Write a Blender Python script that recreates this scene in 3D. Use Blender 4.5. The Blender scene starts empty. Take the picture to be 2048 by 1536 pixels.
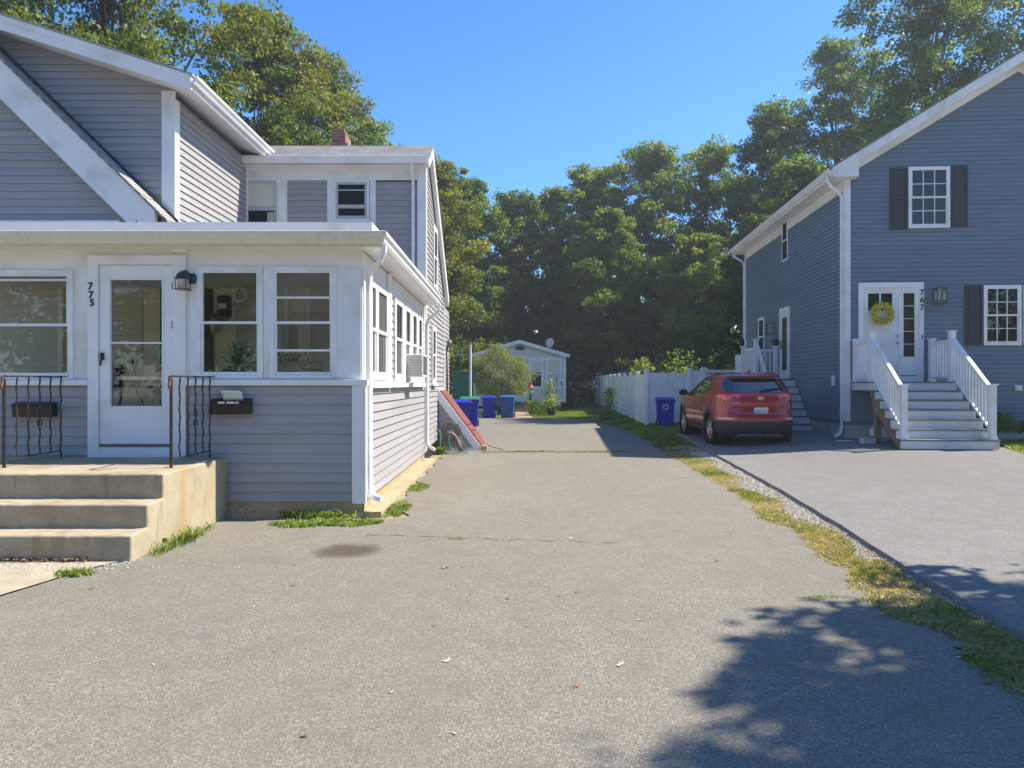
import bpy, bmesh, math, random
import numpy as np
from mathutils import Vector, Matrix
random.seed(7); RNG=np.random.default_rng(11)
PI=math.pi; R=math.radians
sc=bpy.context.scene; COL=sc.collection
CH=1.55                                   # camera height
SUN=Vector((0.79,0.185,1.0)).normalized() # towards the sun
def lerp(a,b,t): return a+(b-a)*t
def sst(t): t=min(1,max(0,t)); return t*t*(3-2*t)
def tab(T,x):
    if x<=T[0][0]: return T[0][1]
    for (a,b),(c,d) in zip(T,T[1:]):
        if x<=c: return b+(d-b)*(x-a)/(c-a)
    return T[-1][1]
# ---------------------------------------------------------------- materials
def newmat(name):
    m=bpy.data.materials.new(name); m.use_nodes=True
    nt=m.node_tree; nt.nodes.clear()
    out=nt.nodes.new('ShaderNodeOutputMaterial'); return m,nt,out
def nd(nt,t,**k):
    n=nt.nodes.new('ShaderNode'+t)
    for a,b in k.items(): setattr(n,a,b)
    return n
def noise(nt,co,scale,detail=4,rough=.55,dist=0):
    n=nd(nt,'TexNoise'); n.inputs['Scale'].default_value=scale; n.inputs['Detail'].default_value=detail
    n.inputs['Roughness'].default_value=rough; n.inputs['Distortion'].default_value=dist
    nt.links.new(co,n.inputs['Vector']); return n.outputs['Fac']
def ramp(nt,fac,stops,interp='LINEAR'):
    r=nd(nt,'ValToRGB'); r.color_ramp.interpolation=interp; e=r.color_ramp.elements
    while len(e)<len(stops): e.new(.5)
    for s,(p,c) in zip(e,stops):
        s.position=p; s.color=(*c,1) if len(c)==3 else c
    nt.links.new(fac,r.inputs['Fac']); return r.outputs['Color']
def mixc(nt,fac,a,b,mode='MIX'):
    m=nd(nt,'Mix',data_type='RGBA',blend_type=mode)
    for s,v in ((m.inputs[0],fac),(m.inputs[6],a),(m.inputs[7],b)):
        if isinstance(v,(int,float)): s.default_value=v
        elif isinstance(v,tuple): s.default_value=(*v,1)
        else: nt.links.new(v,s)
    return m.outputs[2]
def objco(nt):
    return nd(nt,'TexCoord').outputs['Object']
def geoco(nt):
    return nd(nt,'NewGeometry').outputs['Position']
def mapping(nt,co,scale=(1,1,1),loc=(0,0,0)):
    m=nd(nt,'Mapping'); m.inputs['Scale'].default_value=scale; m.inputs['Location'].default_value=loc
    nt.links.new(co,m.inputs['Vector']); return m.outputs['Vector']
def bump(nt,h,strength,dist=.01):
    b=nd(nt,'Bump'); b.inputs['Strength'].default_value=strength; b.inputs['Distance'].default_value=dist
    nt.links.new(h,b.inputs['Height']); return b.outputs['Normal']
def prin(nt,out,col,rough=.6,normal=None,metal=0,spec=.5,coat=0,**k):
    p=nd(nt,'BsdfPrincipled')
    if isinstance(col,tuple): p.inputs['Base Color'].default_value=(*col,1)
    else: nt.links.new(col,p.inputs['Base Color'])
    if isinstance(rough,(int,float)): p.inputs['Roughness'].default_value=rough
    else: nt.links.new(rough,p.inputs['Roughness'])
    p.inputs['Metallic'].default_value=metal; p.inputs['Specular IOR Level'].default_value=spec
    p.inputs['Coat Weight'].default_value=coat; p.inputs['Coat Roughness'].default_value=.03
    if normal is not None: nt.links.new(normal,p.inputs['Normal'])
    nt.links.new(p.outputs[0],out.inputs[0]); return p
def simple(name,c,rough=.55,var=.12,sc_=3.0,bp=0,bs=60,metal=0,spec=.4,coat=0,dirt=None,stretch=(1,1,1)):
    m,nt,out=newmat(name); co=mapping(nt,geoco(nt),stretch)
    f=noise(nt,co,sc_,5)
    lo=tuple(x*(1-var) for x in c); hi=tuple(min(1,x*(1+var)) for x in c)
    col=ramp(nt,f,[(.3,lo),(.7,hi)])
    if dirt:
        g=ramp(nt,noise(nt,co,dirt[1],6,.65),[(.5,(0,0,0)),(.75,(1,1,1))])
        col=mixc(nt,g,col,dirt[0])
    n=bump(nt,noise(nt,co,bs,4),bp,.004) if bp else None
    prin(nt,out,col,rough,n,metal,spec,coat); return m
MAT={}
MAT['white']=simple('white_trim',(.80,.80,.80),.45,.04,2.2,.12,90,dirt=((.60,.60,.55),1.6))
MAT['porchwhite']=simple('porch_panel_white',(.76,.76,.74),.5,.05,1.6,.15,50,dirt=((.58,.56,.45),1.1))
MAT['cream']=simple('aged_gutter_cream',(.70,.67,.52),.5,.08,2.5,.1,40,dirt=((.52,.49,.34),2.5),stretch=(3,1,1))
MAT['vinyl']=simple('vinyl_fence',(.86,.86,.86),.35,.04,1.5,dirt=((.55,.55,.5),1.2))
def siding_mat(name,c,streak=.06):
    m,nt,out=newmat(name); co=geoco(nt)
    a=noise(nt,mapping(nt,co,(1,1,9)),1.2,4); b=noise(nt,co,.7,5)
    col=ramp(nt,a,[(.3,tuple(x*(1-streak) for x in c)),(.7,tuple(x*(1+streak) for x in c))])
    col=mixc(nt,ramp(nt,b,[(.5,(0,0,0)),(.8,(.35,.35,.35))]),col,tuple(x*.82 for x in c))
    sp=nd(nt,'SeparateXYZ'); nt.links.new(co,sp.inputs[0])
    def mth(op,a,b=None):
        q=nd(nt,'Math',operation=op)
        for i,v in enumerate((a,b)):
            if v is None: continue
            if isinstance(v,(int,float)): q.inputs[i].default_value=v
            else: nt.links.new(v,q.inputs[i])
        return q.outputs[0]
    row=mth('FLOOR',mth('DIVIDE',mth('SUBTRACT',sp.outputs[2],.17),.2286)); 
    seg=mth('FLOOR',mth('ADD',mth('DIVIDE',mth('ADD',sp.outputs[0],sp.outputs[1]),3.6),mth('MULTIPLY',row,.37)))
    cb=nd(nt,'CombineXYZ'); nt.links.new(row,cb.inputs[0]); nt.links.new(seg,cb.inputs[1]); wn=nd(nt,'TexWhiteNoise',noise_dimensions='2D'); nt.links.new(cb.outputs[0],wn.inputs['Vector'])
    col=mixc(nt,1.0,col,ramp(nt,wn.outputs['Value'],[(0,(.93,.93,.935)),(1,(1.05,1.045,1.04))]),'MULTIPLY')
    n=bump(nt,noise(nt,mapping(nt,co,(2,2,60)),3,3),.18,.004); n2=nd(nt,'Bump'); n2.inputs['Strength'].default_value=.35; n2.inputs['Distance'].default_value=.03; nt.links.new(noise(nt,mapping(nt,co,(.8,.8,2)),1.1,2),n2.inputs['Height']); nt.links.new(n,n2.inputs['Normal']); n=n2.outputs[0]
    prin(nt,out,col,.55,n,spec=.3); return m
MAT['siding']=siding_mat('grey_vinyl_siding',(.345,.333,.335))
MAT['bluesiding']=siding_mat('slate_blue_siding',(.15,.197,.252))
MAT['whitesiding']=siding_mat('white_siding',(.62,.64,.64))
MAT['beigesiding']=siding_mat('beige_siding',(.66,.61,.46))
def shingles(name,c1,c2,axis='y'):
    m,nt,out=newmat(name); co=geoco(nt)
    br=nd(nt,'TexBrick'); br.inputs['Scale'].default_value=1; br.inputs['Brick Width'].default_value=.24; br.inputs['Row Height'].default_value=.07
    br.inputs['Mortar Size'].default_value=.006; br.inputs['Color1'].default_value=(*c1,1); br.inputs['Color2'].default_value=(*c2,1); br.inputs['Mortar'].default_value=(*[x*.35 for x in c1],1)
    br.inputs['Bias'].default_value=0
    if axis=='x':
        s=nd(nt,'SeparateXYZ'); nt.links.new(co,s.inputs[0]); cb=nd(nt,'CombineXYZ'); nt.links.new(s.outputs[1],cb.inputs[0]); nt.links.new(s.outputs[0],cb.inputs[1]); nt.links.new(cb.outputs[0],br.inputs['Vector'])
    else: nt.links.new(co,br.inputs['Vector'])
    g=noise(nt,co,55,3); col=mixc(nt,.4,br.outputs['Color'],ramp(nt,g,[(.3,tuple(x*.5 for x in c1)),(.7,tuple(min(1,x*1.5) for x in c2))]))
    prin(nt,out,col,.9,bump(nt,br.outputs['Fac'],-.5,.01),spec=.15); return m
MAT['shingle']=shingles('grey_asphalt_shingles',(.13,.13,.135),(.27,.265,.265))
MAT['shingle_sunlit']=shingles('grey_asphalt_shingles_sunlit',(.24,.235,.23),(.42,.41,.39),'x')  # same grey shingles, coloured lighter to stand in for sunlight on these slopes
MAT['black']=simple('black_metal',(.010,.010,.012),.22,.2,8,spec=.35)
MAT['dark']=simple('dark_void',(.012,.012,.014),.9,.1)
MAT['rust']=simple('rusted_iron',(.16,.075,.03),.6,.4,14,.3,80,dirt=((.03,.025,.02),9))
MAT['iron']=simple('black_wrought_iron',(.03,.025,.025),.45,.3,10,.2,60,dirt=((.10,.045,.02),14))
MAT['teal']=simple('patinated_bronze',(.03,.08,.10),.35,.3,20,metal=.6)
MAT['lantglass']=simple('seeded_lantern_glass',(.38,.38,.35),.15,.15,20,spec=.8)
MAT['paper']=simple('cream_paper',(.75,.73,.62),.8,.05)
MAT['blackplastic']=simple('black_plastic',(.02,.02,.022),.45,.2)
MAT['tyre']=simple('tyre_rubber',(.022,.021,.020),.8,.25,12,.3,60)
MAT['alloy']=simple('alloy_wheel',(.55,.55,.56),.3,.1,6,metal=.8)
MAT['clad']=simple('car_cladding',(.035,.036,.038),.6,.15,20,.1,200)
MAT['wood']=simple('weathered_timber',(.30,.20,.12),.75,.25,6,.3,40,stretch=(1,1,.2))
MAT['tread']=simple('grey_decking',(.14,.15,.17),.6,.15,5,.2,60)
MAT['riser']=simple('white_riser',(.66,.68,.70),.5,.06,3,dirt=((.50,.48,.44),3))
MAT['shutter']=simple('charcoal_shutter',(.038,.040,.046),.55,.08)
MAT['silver']=simple('brushed_nickel',(.45,.44,.42),.3,.1,metal=.9)
MAT['redpaint']=simple('oxide_red_door',(.22,.065,.05),.5,.15,3,.15,30,dirt=((.30,.13,.09),4))
MAT['beige']=simple('beige_wall',(.80,.72,.50),.7,.06)
MAT['ceiling']=simple('porch_ceiling',(.80,.78,.66),.7,.04)
MAT['green_plastic']=simple('green_plastic',(.02,.13,.085),.45,.15,3)
MAT['hose']=simple('green_hose',(.06,.28,.19),.4,.12,6)
MAT['taupe']=simple('taupe_plastic',(.17,.14,.12),.5,.12,6)
MAT['bin_blue']=simple('royal_blue_plastic',(.008,.022,.36),.42,.1,3,.05,120)
MAT['bin_cyan']=simple('mid_blue_plastic',(.015,.105,.30),.42,.12,3,.05,120)
MAT['bin_lid']=simple('green_lid_plastic',(.03,.16,.09),.45,.1,3)
MAT['concrete_pale']=simple('pale_concrete',(.42,.40,.36),.85,.12,3,.4,80,dirt=((.24,.22,.19),2))
MAT['bark']=simple('bark',(.10,.085,.07),.9,.3,5,.8,14,stretch=(1,1,.25))
MAT['bark_pale']=simple('pale_bark',(.22,.19,.15),.9,.3,5,.8,14,stretch=(1,1,.25))
MAT['terracotta']=simple('pale_clay',(.42,.30,.23),.8,.12,8,.2,30)
MAT['greenpot']=simple('green_glaze',(.05,.20,.06),.25,.2,8)
MAT['sat']=simple('grey_dish',(.45,.46,.48),.4,.05)
MAT['yellow']=simple('yellow_petals',(.72,.55,.06),.7,.3,30)
MAT['pinkred']=simple('red_petals',(.5,.04,.06),.7,.3,30)
MAT['plastic_white']=simple('white_plastic',(.70,.70,.68),.5,.06,5)
MAT['stone']=simple('pale_stone',(.5,.5,.48),.9,.15,9,.5,30)
def screenmat():
    m,nt,out=newmat('insect_screen'); t=nd(nt,'BsdfTransparent'); d=nd(nt,'BsdfDiffuse'); d.inputs[0].default_value=(.16,.16,.165,1)
    mx=nd(nt,'MixShader'); mx.inputs[0].default_value=.5; nt.links.new(t.outputs[0],mx.inputs[1]); nt.links.new(d.outputs[0],mx.inputs[2]); nt.links.new(mx.outputs[0],out.inputs[0]); return m
MAT['screen']=screenmat()
def brickmat():
    m,nt,out=newmat('red_brick'); co=geoco(nt)
    s=nd(nt,'SeparateXYZ'); nt.links.new(co,s.inputs[0]); cb=nd(nt,'CombineXYZ'); nt.links.new(s.outputs[0],cb.inputs[0]); nt.links.new(s.outputs[2],cb.inputs[1])
    br=nd(nt,'TexBrick'); br.inputs['Scale'].default_value=1; br.inputs['Brick Width'].default_value=.21; br.inputs['Row Height'].default_value=.075; br.inputs['Mortar Size'].default_value=.01
    br.inputs['Color1'].default_value=(.25,.07,.05,1); br.inputs['Color2'].default_value=(.32,.12,.08,1); br.inputs['Mortar'].default_value=(.25,.2,.17,1)
    nt.links.new(cb.outputs[0],br.inputs['Vector']); prin(nt,out,br.outputs['Color'],.85,bump(nt,br.outputs['Fac'],-.6,.01)); return m
MAT['brick']=brickmat()
def cmu():
    m,nt,out=newmat('concrete_block'); co=geoco(nt)
    f=noise(nt,co,70,3); g=noise(nt,co,1.7,6,.7); k=noise(nt,co,4,4)
    col=ramp(nt,g,[(.3,(.36,.29,.17)),(.55,(.46,.38,.24)),(.8,(.22,.20,.12))])
    col=mixc(nt,ramp(nt,f,[(.56,(0,0,0)),(.63,(1,1,1))]),col,(.10,.085,.06))
    prin(nt,out,col,.9,bump(nt,f,-.6,.006),spec=.15); return m
MAT['block']=cmu()
def concrete_step():
    m,nt,out=newmat('weathered_step_concrete'); co=geoco(nt)
    g=noise(nt,co,1.6,7,.7); f=noise(nt,co,110,2); h=noise(nt,mapping(nt,co,(3,3,.35)),2.2,4)
    col=ramp(nt,g,[(.3,(.29,.235,.15)),(.5,(.41,.345,.235)),(.75,(.50,.435,.32))])
    col=mixc(nt,ramp(nt,h,[(.56,(0,0,0)),(.72,(.75,.75,.75))]),col,(.22,.18,.09))
    col=mixc(nt,ramp(nt,f,[(.45,(0,0,0)),(.7,(.55,.55,.55))]),col,(.17,.13,.08))
    # rust stain running down below the right railing post
    s=nd(nt,'SeparateXYZ'); nt.links.new(co,s.inputs[0])
    def win(sock,c,w):
        a=nd(nt,'Math',operation='SUBTRACT'); nt.links.new(sock,a.inputs[0]); a.inputs[1].default_value=c
        b=nd(nt,'Math',operation='DIVIDE'); nt.links.new(a.outputs[0],b.inputs[0]); b.inputs[1].default_value=w
        d=nd(nt,'Math',operation='POWER'); nt.links.new(b.outputs[0],d.inputs[0]); d.inputs[1].default_value=2
        e=nd(nt,'Math',operation='SUBTRACT'); e.use_clamp=True; e.inputs[0].default_value=1; nt.links.new(d.outputs[0],e.inputs[1]); return e.outputs[0]
    r1=nd(nt,'Math',operation='MULTIPLY'); nt.links.new(win(s.outputs[1],7.60,.10),r1.inputs[0]); nt.links.new(win(s.outputs[0],-3.38,.2),r1.inputs[1])
    r2=nd(nt,'Math',operation='MULTIPLY'); nt.links.new(r1.outputs[0],r2.inputs[0]); nt.links.new(h,r2.inputs[1])
    col=mixc(nt,r2.outputs[0],col,(.40,.24,.09))
    prin(nt,out,col,.9,bump(nt,f,.6,.005),spec=.15); return m
MAT['step']=concrete_step()
def asphalt(name,base,spk,patch,stain=None):
    m,nt,out=newmat(name); co=geoco(nt)
    v=nd(nt,'TexVoronoi'); v.inputs['Scale'].default_value=140; nt.links.new(co,v.inputs['Vector'])
    s=nd(nt,'SeparateColor'); nt.links.new(v.outputs['Color'],s.inputs[0])
    agg=ramp(nt,s.outputs[0],[(0,tuple(x*.5 for x in base)),(.35,tuple(x*.85 for x in base)),(.72,base),(.88,tuple(min(1,x*1.35) for x in base)),(.96,spk)])
    v2=nd(nt,'TexVoronoi'); v2.inputs['Scale'].default_value=50; nt.links.new(co,v2.inputs['Vector'])
    s2=nd(nt,'SeparateColor'); nt.links.new(v2.outputs['Color'],s2.inputs[0])
    agg=mixc(nt,.16,agg,ramp(nt,s2.outputs[1],[(0,tuple(x*.5 for x in base)),(.8,base),(1,spk)]))
    big=noise(nt,co,.55,6,.6,.4); mid=noise(nt,co,3.5,5,.65)
    col=mixc(nt,ramp(nt,big,[(.35,(.0,.0,.0)),(.7,(.6,.6,.6))]),agg,patch,'MULTIPLY')
    col=mixc(nt,ramp(nt,mid,[(.42,(0,0,0)),(.72,(.5,.5,.5))]),col,tuple(x*.66 for x in base))
    stk=noise(nt,mapping(nt,co,(1.6,.12,1)),1.0,5,.6); col=mixc(nt,ramp(nt,stk,[(.45,(0,0,0)),(.7,(.4,.4,.4))]),col,tuple(x*.78 for x in base))
    if stain:
        sp=nd(nt,'SeparateXYZ'); nt.links.new(co,sp.inputs[0])
        for (cx,cy,rx,ry,cc,am) in stain:
            acc=[]
            for sock,c,w in ((sp.outputs[0],cx,rx),(sp.outputs[1],cy,ry)):
                a=nd(nt,'Math',operation='SUBTRACT'); nt.links.new(sock,a.inputs[0]); a.inputs[1].default_value=c
                b=nd(nt,'Math',operation='DIVIDE'); nt.links.new(a.outputs[0],b.inputs[0]); b.inputs[1].default_value=w
                d=nd(nt,'Math',operation='MULTIPLY'); nt.links.new(b.outputs[0],d.inputs[0]); nt.links.new(b.outputs[0],d.inputs[1]); acc.append(d.outputs[0])
            t=nd(nt,'Math',operation='ADD'); nt.links.new(acc[0],t.inputs[0]); nt.links.new(acc[1],t.inputs[1])
            q=nd(nt,'Math',operation='ADD'); nt.links.new(t.outputs[0],q.inputs[0]); nt.links.new(noise(nt,co,5,5),q.inputs[1])
            msk=ramp(nt,q.outputs[0],[(.6,(am,am,am)),(1,(0,0,0))]) 
            dv=nd(nt,'Math',operation='MULTIPLY'); nt.links.new(q.outputs[0],dv.inputs[0]); dv.inputs[1].default_value=.62
            msk=ramp(nt,dv.outputs[0],[(.45,(am,am,am)),(.95,(0,0,0))])
            col=mixc(nt,msk,col,cc,'MIX')
    h=nd(nt,'Math',operation='ADD'); nt.links.new(v.outputs['Distance'],h.inputs[0]); nt.links.new(noise(nt,co,45,3),h.inputs[1])
    prin(nt,out,col,.92,bump(nt,h.outputs[0],.4,.005),spec=.12); return m
MAT['asphalt']=asphalt('old_asphalt',(.225,.205,.168),(.38,.355,.295),(.84,.84,.82),
   stain=[(-1.54,6.98,.34,.36,(.075,.056,.046),.85),(-2.2,6.6,.4,.2,(.15,.14,.13),.4),(.9,5.6,.12,.10,(.16,.15,.14),.4),(-1.9,4.6,.10,.08,(.13,.12,.11),.4)])
MAT['asphalt2']=asphalt('newer_asphalt',(.225,.215,.200),(.36,.35,.33),(.86,.85,.84))
def ground_mat():
    m,nt,out=newmat('soil_and_lawn'); co=geoco(nt)
    a=noise(nt,co,.8,6,.65); b=noise(nt,co,25,4); 
    col=ramp(nt,a,[(.35,(.24,.19,.11)),(.52,(.33,.27,.16)),(.66,(.18,.18,.07))])
    col=mixc(nt,ramp(nt,b,[(.4,(0,0,0)),(.7,(.6,.6,.6))]),col,(.28,.23,.14))
    prin(nt,out,col,.95,bump(nt,b,.8,.02),spec=.1); return m
MAT['soil']=ground_mat()
MAT['lawnbase']=simple('lawn_turf',(.085,.12,.028),.9,.35,6,.8,25)
MAT['path']=simple('brick_path',(.30,.22,.16),.9,.2,8,.5,20)
MAT['walk']=simple('concrete_walk',(.37,.315,.225),.9,.14,4,.5,90,dirt=((.27,.24,.19),3))
def attr_mat(name,stops,rough=.6,trans=.3,nscale=0,gloss=.25):
    m,nt,out=newmat(name)
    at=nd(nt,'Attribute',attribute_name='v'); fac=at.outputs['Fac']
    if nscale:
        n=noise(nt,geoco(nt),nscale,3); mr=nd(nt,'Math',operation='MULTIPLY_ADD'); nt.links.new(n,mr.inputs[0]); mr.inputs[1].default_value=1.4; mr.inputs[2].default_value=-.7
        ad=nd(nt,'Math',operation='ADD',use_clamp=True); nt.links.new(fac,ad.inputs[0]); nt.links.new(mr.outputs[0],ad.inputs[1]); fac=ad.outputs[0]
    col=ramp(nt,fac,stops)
    p=nd(nt,'BsdfPrincipled'); nt.links.new(col,p.inputs['Base Color']); p.inputs['Roughness'].default_value=rough; p.inputs['Specular IOR Level'].default_value=gloss
    t=nd(nt,'BsdfTranslucent'); tc=mixc(nt,1.0,col,(1.0,1.0,.35),'MULTIPLY'); 
    bc=nd(nt,'BrightContrast'); nt.links.new(tc,bc.inputs[0]); bc.inputs[1].default_value=0.0
    nt.links.new(bc.outputs[0],t.inputs[0])
    mx=nd(nt,'MixShader'); mx.inputs[0].default_value=trans; nt.links.new(p.outputs[0],mx.inputs[1]); nt.links.new(t.outputs[0],mx.inputs[2]); nt.links.new(mx.outputs[0],out.inputs[0]); return m
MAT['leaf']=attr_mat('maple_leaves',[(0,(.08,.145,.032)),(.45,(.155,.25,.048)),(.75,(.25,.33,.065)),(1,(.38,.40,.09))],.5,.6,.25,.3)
MAT['leafy']=attr_mat('yellowish_maple_leaves',[(0,(.075,.13,.022)),(.4,(.165,.225,.034)),(.75,(.25,.25,.04)),(1,(.34,.30,.06))],.5,.5,.25,.3)  # maple leaves of a yellower green
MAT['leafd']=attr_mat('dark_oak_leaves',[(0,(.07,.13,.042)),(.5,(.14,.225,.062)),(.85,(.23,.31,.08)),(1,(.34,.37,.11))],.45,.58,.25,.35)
MAT['shrubleaf']=attr_mat('pale_shrub_leaves',[(0,(.10,.15,.05)),(.5,(.26,.31,.10)),(1,(.5,.52,.22))],.5,.35,0)
MAT['grass']=attr_mat('strip_grass',[(0,(.14,.23,.03)),(.3,(.28,.33,.05)),(.45,(.43,.39,.15)),(.7,(.50,.41,.20)),(1,(.62,.52,.34))],.6,.35,1.3)
MAT['lawngrass']=attr_mat('lawn_grass',[(0,(.12,.20,.025)),(.6,(.27,.36,.04)),(1,(.46,.46,.10))],.6,.4,.6)
MAT['weed']=attr_mat('weed_green',[(0,(.10,.18,.03)),(.6,(.24,.36,.06)),(1,(.48,.50,.15))],.5,.35)
MAT['gravel']=attr_mat('gravel_stones',[(0,(.18,.165,.145)),(.5,(.40,.375,.335)),(1,(.62,.59,.53))],.85,0)
MAT['chips']=attr_mat('dry_litter',[(0,(.16,.10,.05)),(.5,(.42,.32,.17)),(1,(.62,.52,.34))],.8,.1)
MAT['spiky']=attr_mat('spider_plant',[(0,(.03,.09,.05)),(.6,(.10,.22,.13)),(1,(.35,.45,.32))],.4,.3)
MAT['dryleaf']=simple('dry_leaf_brown',(.32,.17,.06),.7,.3,30)
MAT['paleleaf']=simple('dry_leaf_pale',(.62,.56,.36),.7,.2,30)
def glassmat(name,tint=(.93,.95,.95),base=.05,k=1.6,rough=0.0):
    m,nt,out=newmat(name)
    fr=nd(nt,'Fresnel'); fr.inputs[0].default_value=1.5
    ma=nd(nt,'Math',operation='MULTIPLY_ADD',use_clamp=True); nt.links.new(fr.outputs[0],ma.inputs[0]); ma.inputs[1].default_value=k; ma.inputs[2].default_value=base
    t=nd(nt,'BsdfTransparent'); t.inputs[0].default_value=(*tint,1)
    g=nd(nt,'BsdfGlossy'); g.inputs['Roughness'].default_value=rough; g.inputs[0].default_value=(1,1,1,1)
    pass
    mx=nd(nt,'MixShader'); nt.links.new(ma.outputs[0],mx.inputs[0]); nt.links.new(t.outputs[0],mx.inputs[1]); nt.links.new(g.outputs[0],mx.inputs[2]); nt.links.new(mx.outputs[0],out.inputs[0]); return m
MAT['glass']=glassmat('window_glass',(.95,.97,.96),.015,1.0)
MAT['carglass']=glassmat('tinted_car_glass',(.12,.13,.14),.05,1.8)
MAT['carwin']=simple('car_cabin_dark',(.02,.022,.025),.6,.1)
MAT['blind']=simple('pale_blind',(.62,.61,.52),.7,.05,3,.4,1,stretch=(.2,.2,30))
MAT['taillamp']=simple('red_lamp_lens',(.95,.05,.04),.12,.2,25,spec=.8,coat=1)
MAT['reflector']=simple('lamp_clear',(.75,.55,.5),.15,.15,25,coat=1)
MAT['plate']=simple('number_plate_white',(.72,.72,.72),.5,.03)
MAT['platetext']=simple('plate_navy',(.02,.03,.10),.5,.05)
MAT['platered']=simple('plate_red',(.5,.05,.06),.5,.05)
MAT['chrome']=simple('chrome',(.75,.76,.78),.12,.03,metal=1)
def carpaint():
    m,nt,out=newmat('red_metallic_paint'); co=objco(nt)
    f=noise(nt,co,300,2); col=ramp(nt,f,[(.3,(.33,.013,.017)),(.7,(.43,.022,.026))])
    prin(nt,out,col,.32,None,.2,.5,1.0); return m
MAT['paint']=carpaint()
# ---------------------------------------------------------------- mesh builder
OFF={}
class MB:
    def __init__(s): s.v=[]; s.f=[]
    def add(s,vs,fs):
        k=len(s.v); s.v+= [tuple(p) for p in vs]; s.f+=[tuple(i+k for i in f) for f in fs]
    def poly(s,pts): s.add(pts,[tuple(range(len(pts)))])
    def hexa(s,p): # 8 pts: bottom 4 ccw, top 4
        s.add(p,[(3,2,1,0),(4,5,6,7),(0,1,5,4),(1,2,6,5),(2,3,7,6),(3,0,4,7)])
    def box(s,x0,x1,y0,y1,z0,z1):
        s.hexa([(x0,y0,z0),(x1,y0,z0),(x1,y1,z0),(x0,y1,z0),(x0,y0,z1),(x1,y0,z1),(x1,y1,z1),(x0,y1,z1)])
    def prism(s,poly,fn0,fn1):
        n=len(poly); a=[fn0(p) for p in poly]; b=[fn1(p) for p in poly]
        s.add(a+b,[tuple(range(n))[::-1],tuple(range(n,2*n))]+[(i,(i+1)%n,n+(i+1)%n,n+i) for i in range(n)])
    def tube(s,pts,r,n=8,cap=True,square=False):
        pts=[Vector(p) for p in pts]; rs=r if isinstance(r,(list,tuple)) else [r]*len(pts)
        rs=[float(q) for q in rs]; k=len(s.v); m=len(pts); up=None
        for i,p in enumerate(pts):
            d=(pts[min(i+1,m-1)]-pts[max(i-1,0)]).normalized()
            if up is None:
                up=Vector((0,0,1)) if abs(d.z)<.9 else Vector((0,1,0))
            sx=d.cross(up)
            if sx.length<1e-4: sx=d.cross(Vector((1,0,0)))
            sx.normalize(); sy=sx.cross(d).normalized(); up=sy
            for j in range(n):
                a=2*PI*(j+.5 if square else j)/n; s.v.append(tuple(p+rs[i]*(math.cos(a)*sx+math.sin(a)*sy)))
        for i in range(m-1):
            for j in range(n):
                s.f.append((k+i*n+j,k+i*n+(j+1)%n,k+(i+1)*n+(j+1)%n,k+(i+1)*n+j))
        if cap: s.f.append(tuple(k+j for j in range(n))[::-1]); s.f.append(tuple(k+(m-1)*n+j for j in range(n)))
    def lathe(s,prof,c=(0,0,0),n=20,axis='z',a0=0,a1=2*PI):
        k=len(s.v); m=len(prof); full=abs(a1-a0-2*PI)<1e-6; nn=n if full else n+1
        for i in range(nn):
            a=a0+(a1-a0)*i/n
            for r,h in prof:
                x,y,z=(r*math.cos(a),r*math.sin(a),h)
                if axis=='x': x,y,z=h,r*math.cos(a),r*math.sin(a)
                if axis=='y': x,y,z=r*math.cos(a),h,r*math.sin(a)
                s.v.append((c[0]+x,c[1]+y,c[2]+z))
        for i in range(n):
            j=(i+1)%nn
            for q in range(m-1): s.f.append((k+i*m+q,k+j*m+q,k+j*m+q+1,k+i*m+q+1))
    def ball(s,c,r,n=10):
        rr=r if isinstance(r,tuple) else (r,r,r); k=len(s.v); m=n//2+1
        for i in range(m):
            t=PI*i/(m-1)
            for j in range(n):
                p=2*PI*j/n; s.v.append((c[0]+rr[0]*math.sin(t)*math.cos(p),c[1]+rr[1]*math.sin(t)*math.sin(p),c[2]+rr[2]*math.cos(t)))
        for i in range(m-1):
            for j in range(n): s.f.append((k+i*n+j,k+(i+1)*n+j,k+(i+1)*n+(j+1)%n,k+i*n+(j+1)%n))
    def cut(s): s.marks=getattr(s,'marks',[])+[(len(s.v),len(s.f))]
    def build(s,name,mat,parent=None,smooth=False,bevel=0,fix=True):
        mk=getattr(s,'marks',None)
        if mk:
            s.marks=None; mk=[(0,0)]+[q for q in mk if q[1]<len(s.f)]+[(len(s.v),len(s.f))]; o=None
            for (v0,f0),(v1,f1) in zip(mk,mk[1:]):
                t=MB(); t.v=s.v[v0:v1]; t.f=[tuple(i-v0 for i in f) for f in s.f[f0:f1]]; o=t.build(name,mat,parent,smooth,bevel,fix)
            return o
        off=OFF.get(parent.name,(0,0,0)) if parent else (0,0,0)
        me=bpy.data.meshes.new(name)
        me.from_pydata([(a-off[0],b-off[1],c-off[2]) for a,b,c in s.v],[],s.f)
        if fix:
            bm=bmesh.new(); bm.from_mesh(me); bmesh.ops.recalc_face_normals(bm,faces=bm.faces); bm.to_mesh(me); bm.free()
        me.materials.append(MAT[mat] if isinstance(mat,str) else mat)
        o=bpy.data.objects.new(name,me); COL.objects.link(o)
        if smooth:
            me.polygons.foreach_set('use_smooth',[True]*len(me.polygons))
            if smooth=='auto':
                bm=bmesh.new(); bm.from_mesh(me)
                for e in bm.edges:
                    if len(e.link_faces)==2 and e.calc_face_angle(0)>R(38): e.smooth=False
                bm.to_mesh(me); bm.free()
        if bevel:
            b=o.modifiers.new('bevel','BEVEL'); b.width=bevel; b.segments=2; b.limit_method='ANGLE'; b.angle_limit=R(40)
        if parent: o.parent=parent; OFF[o.name]=off
        return o
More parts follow.
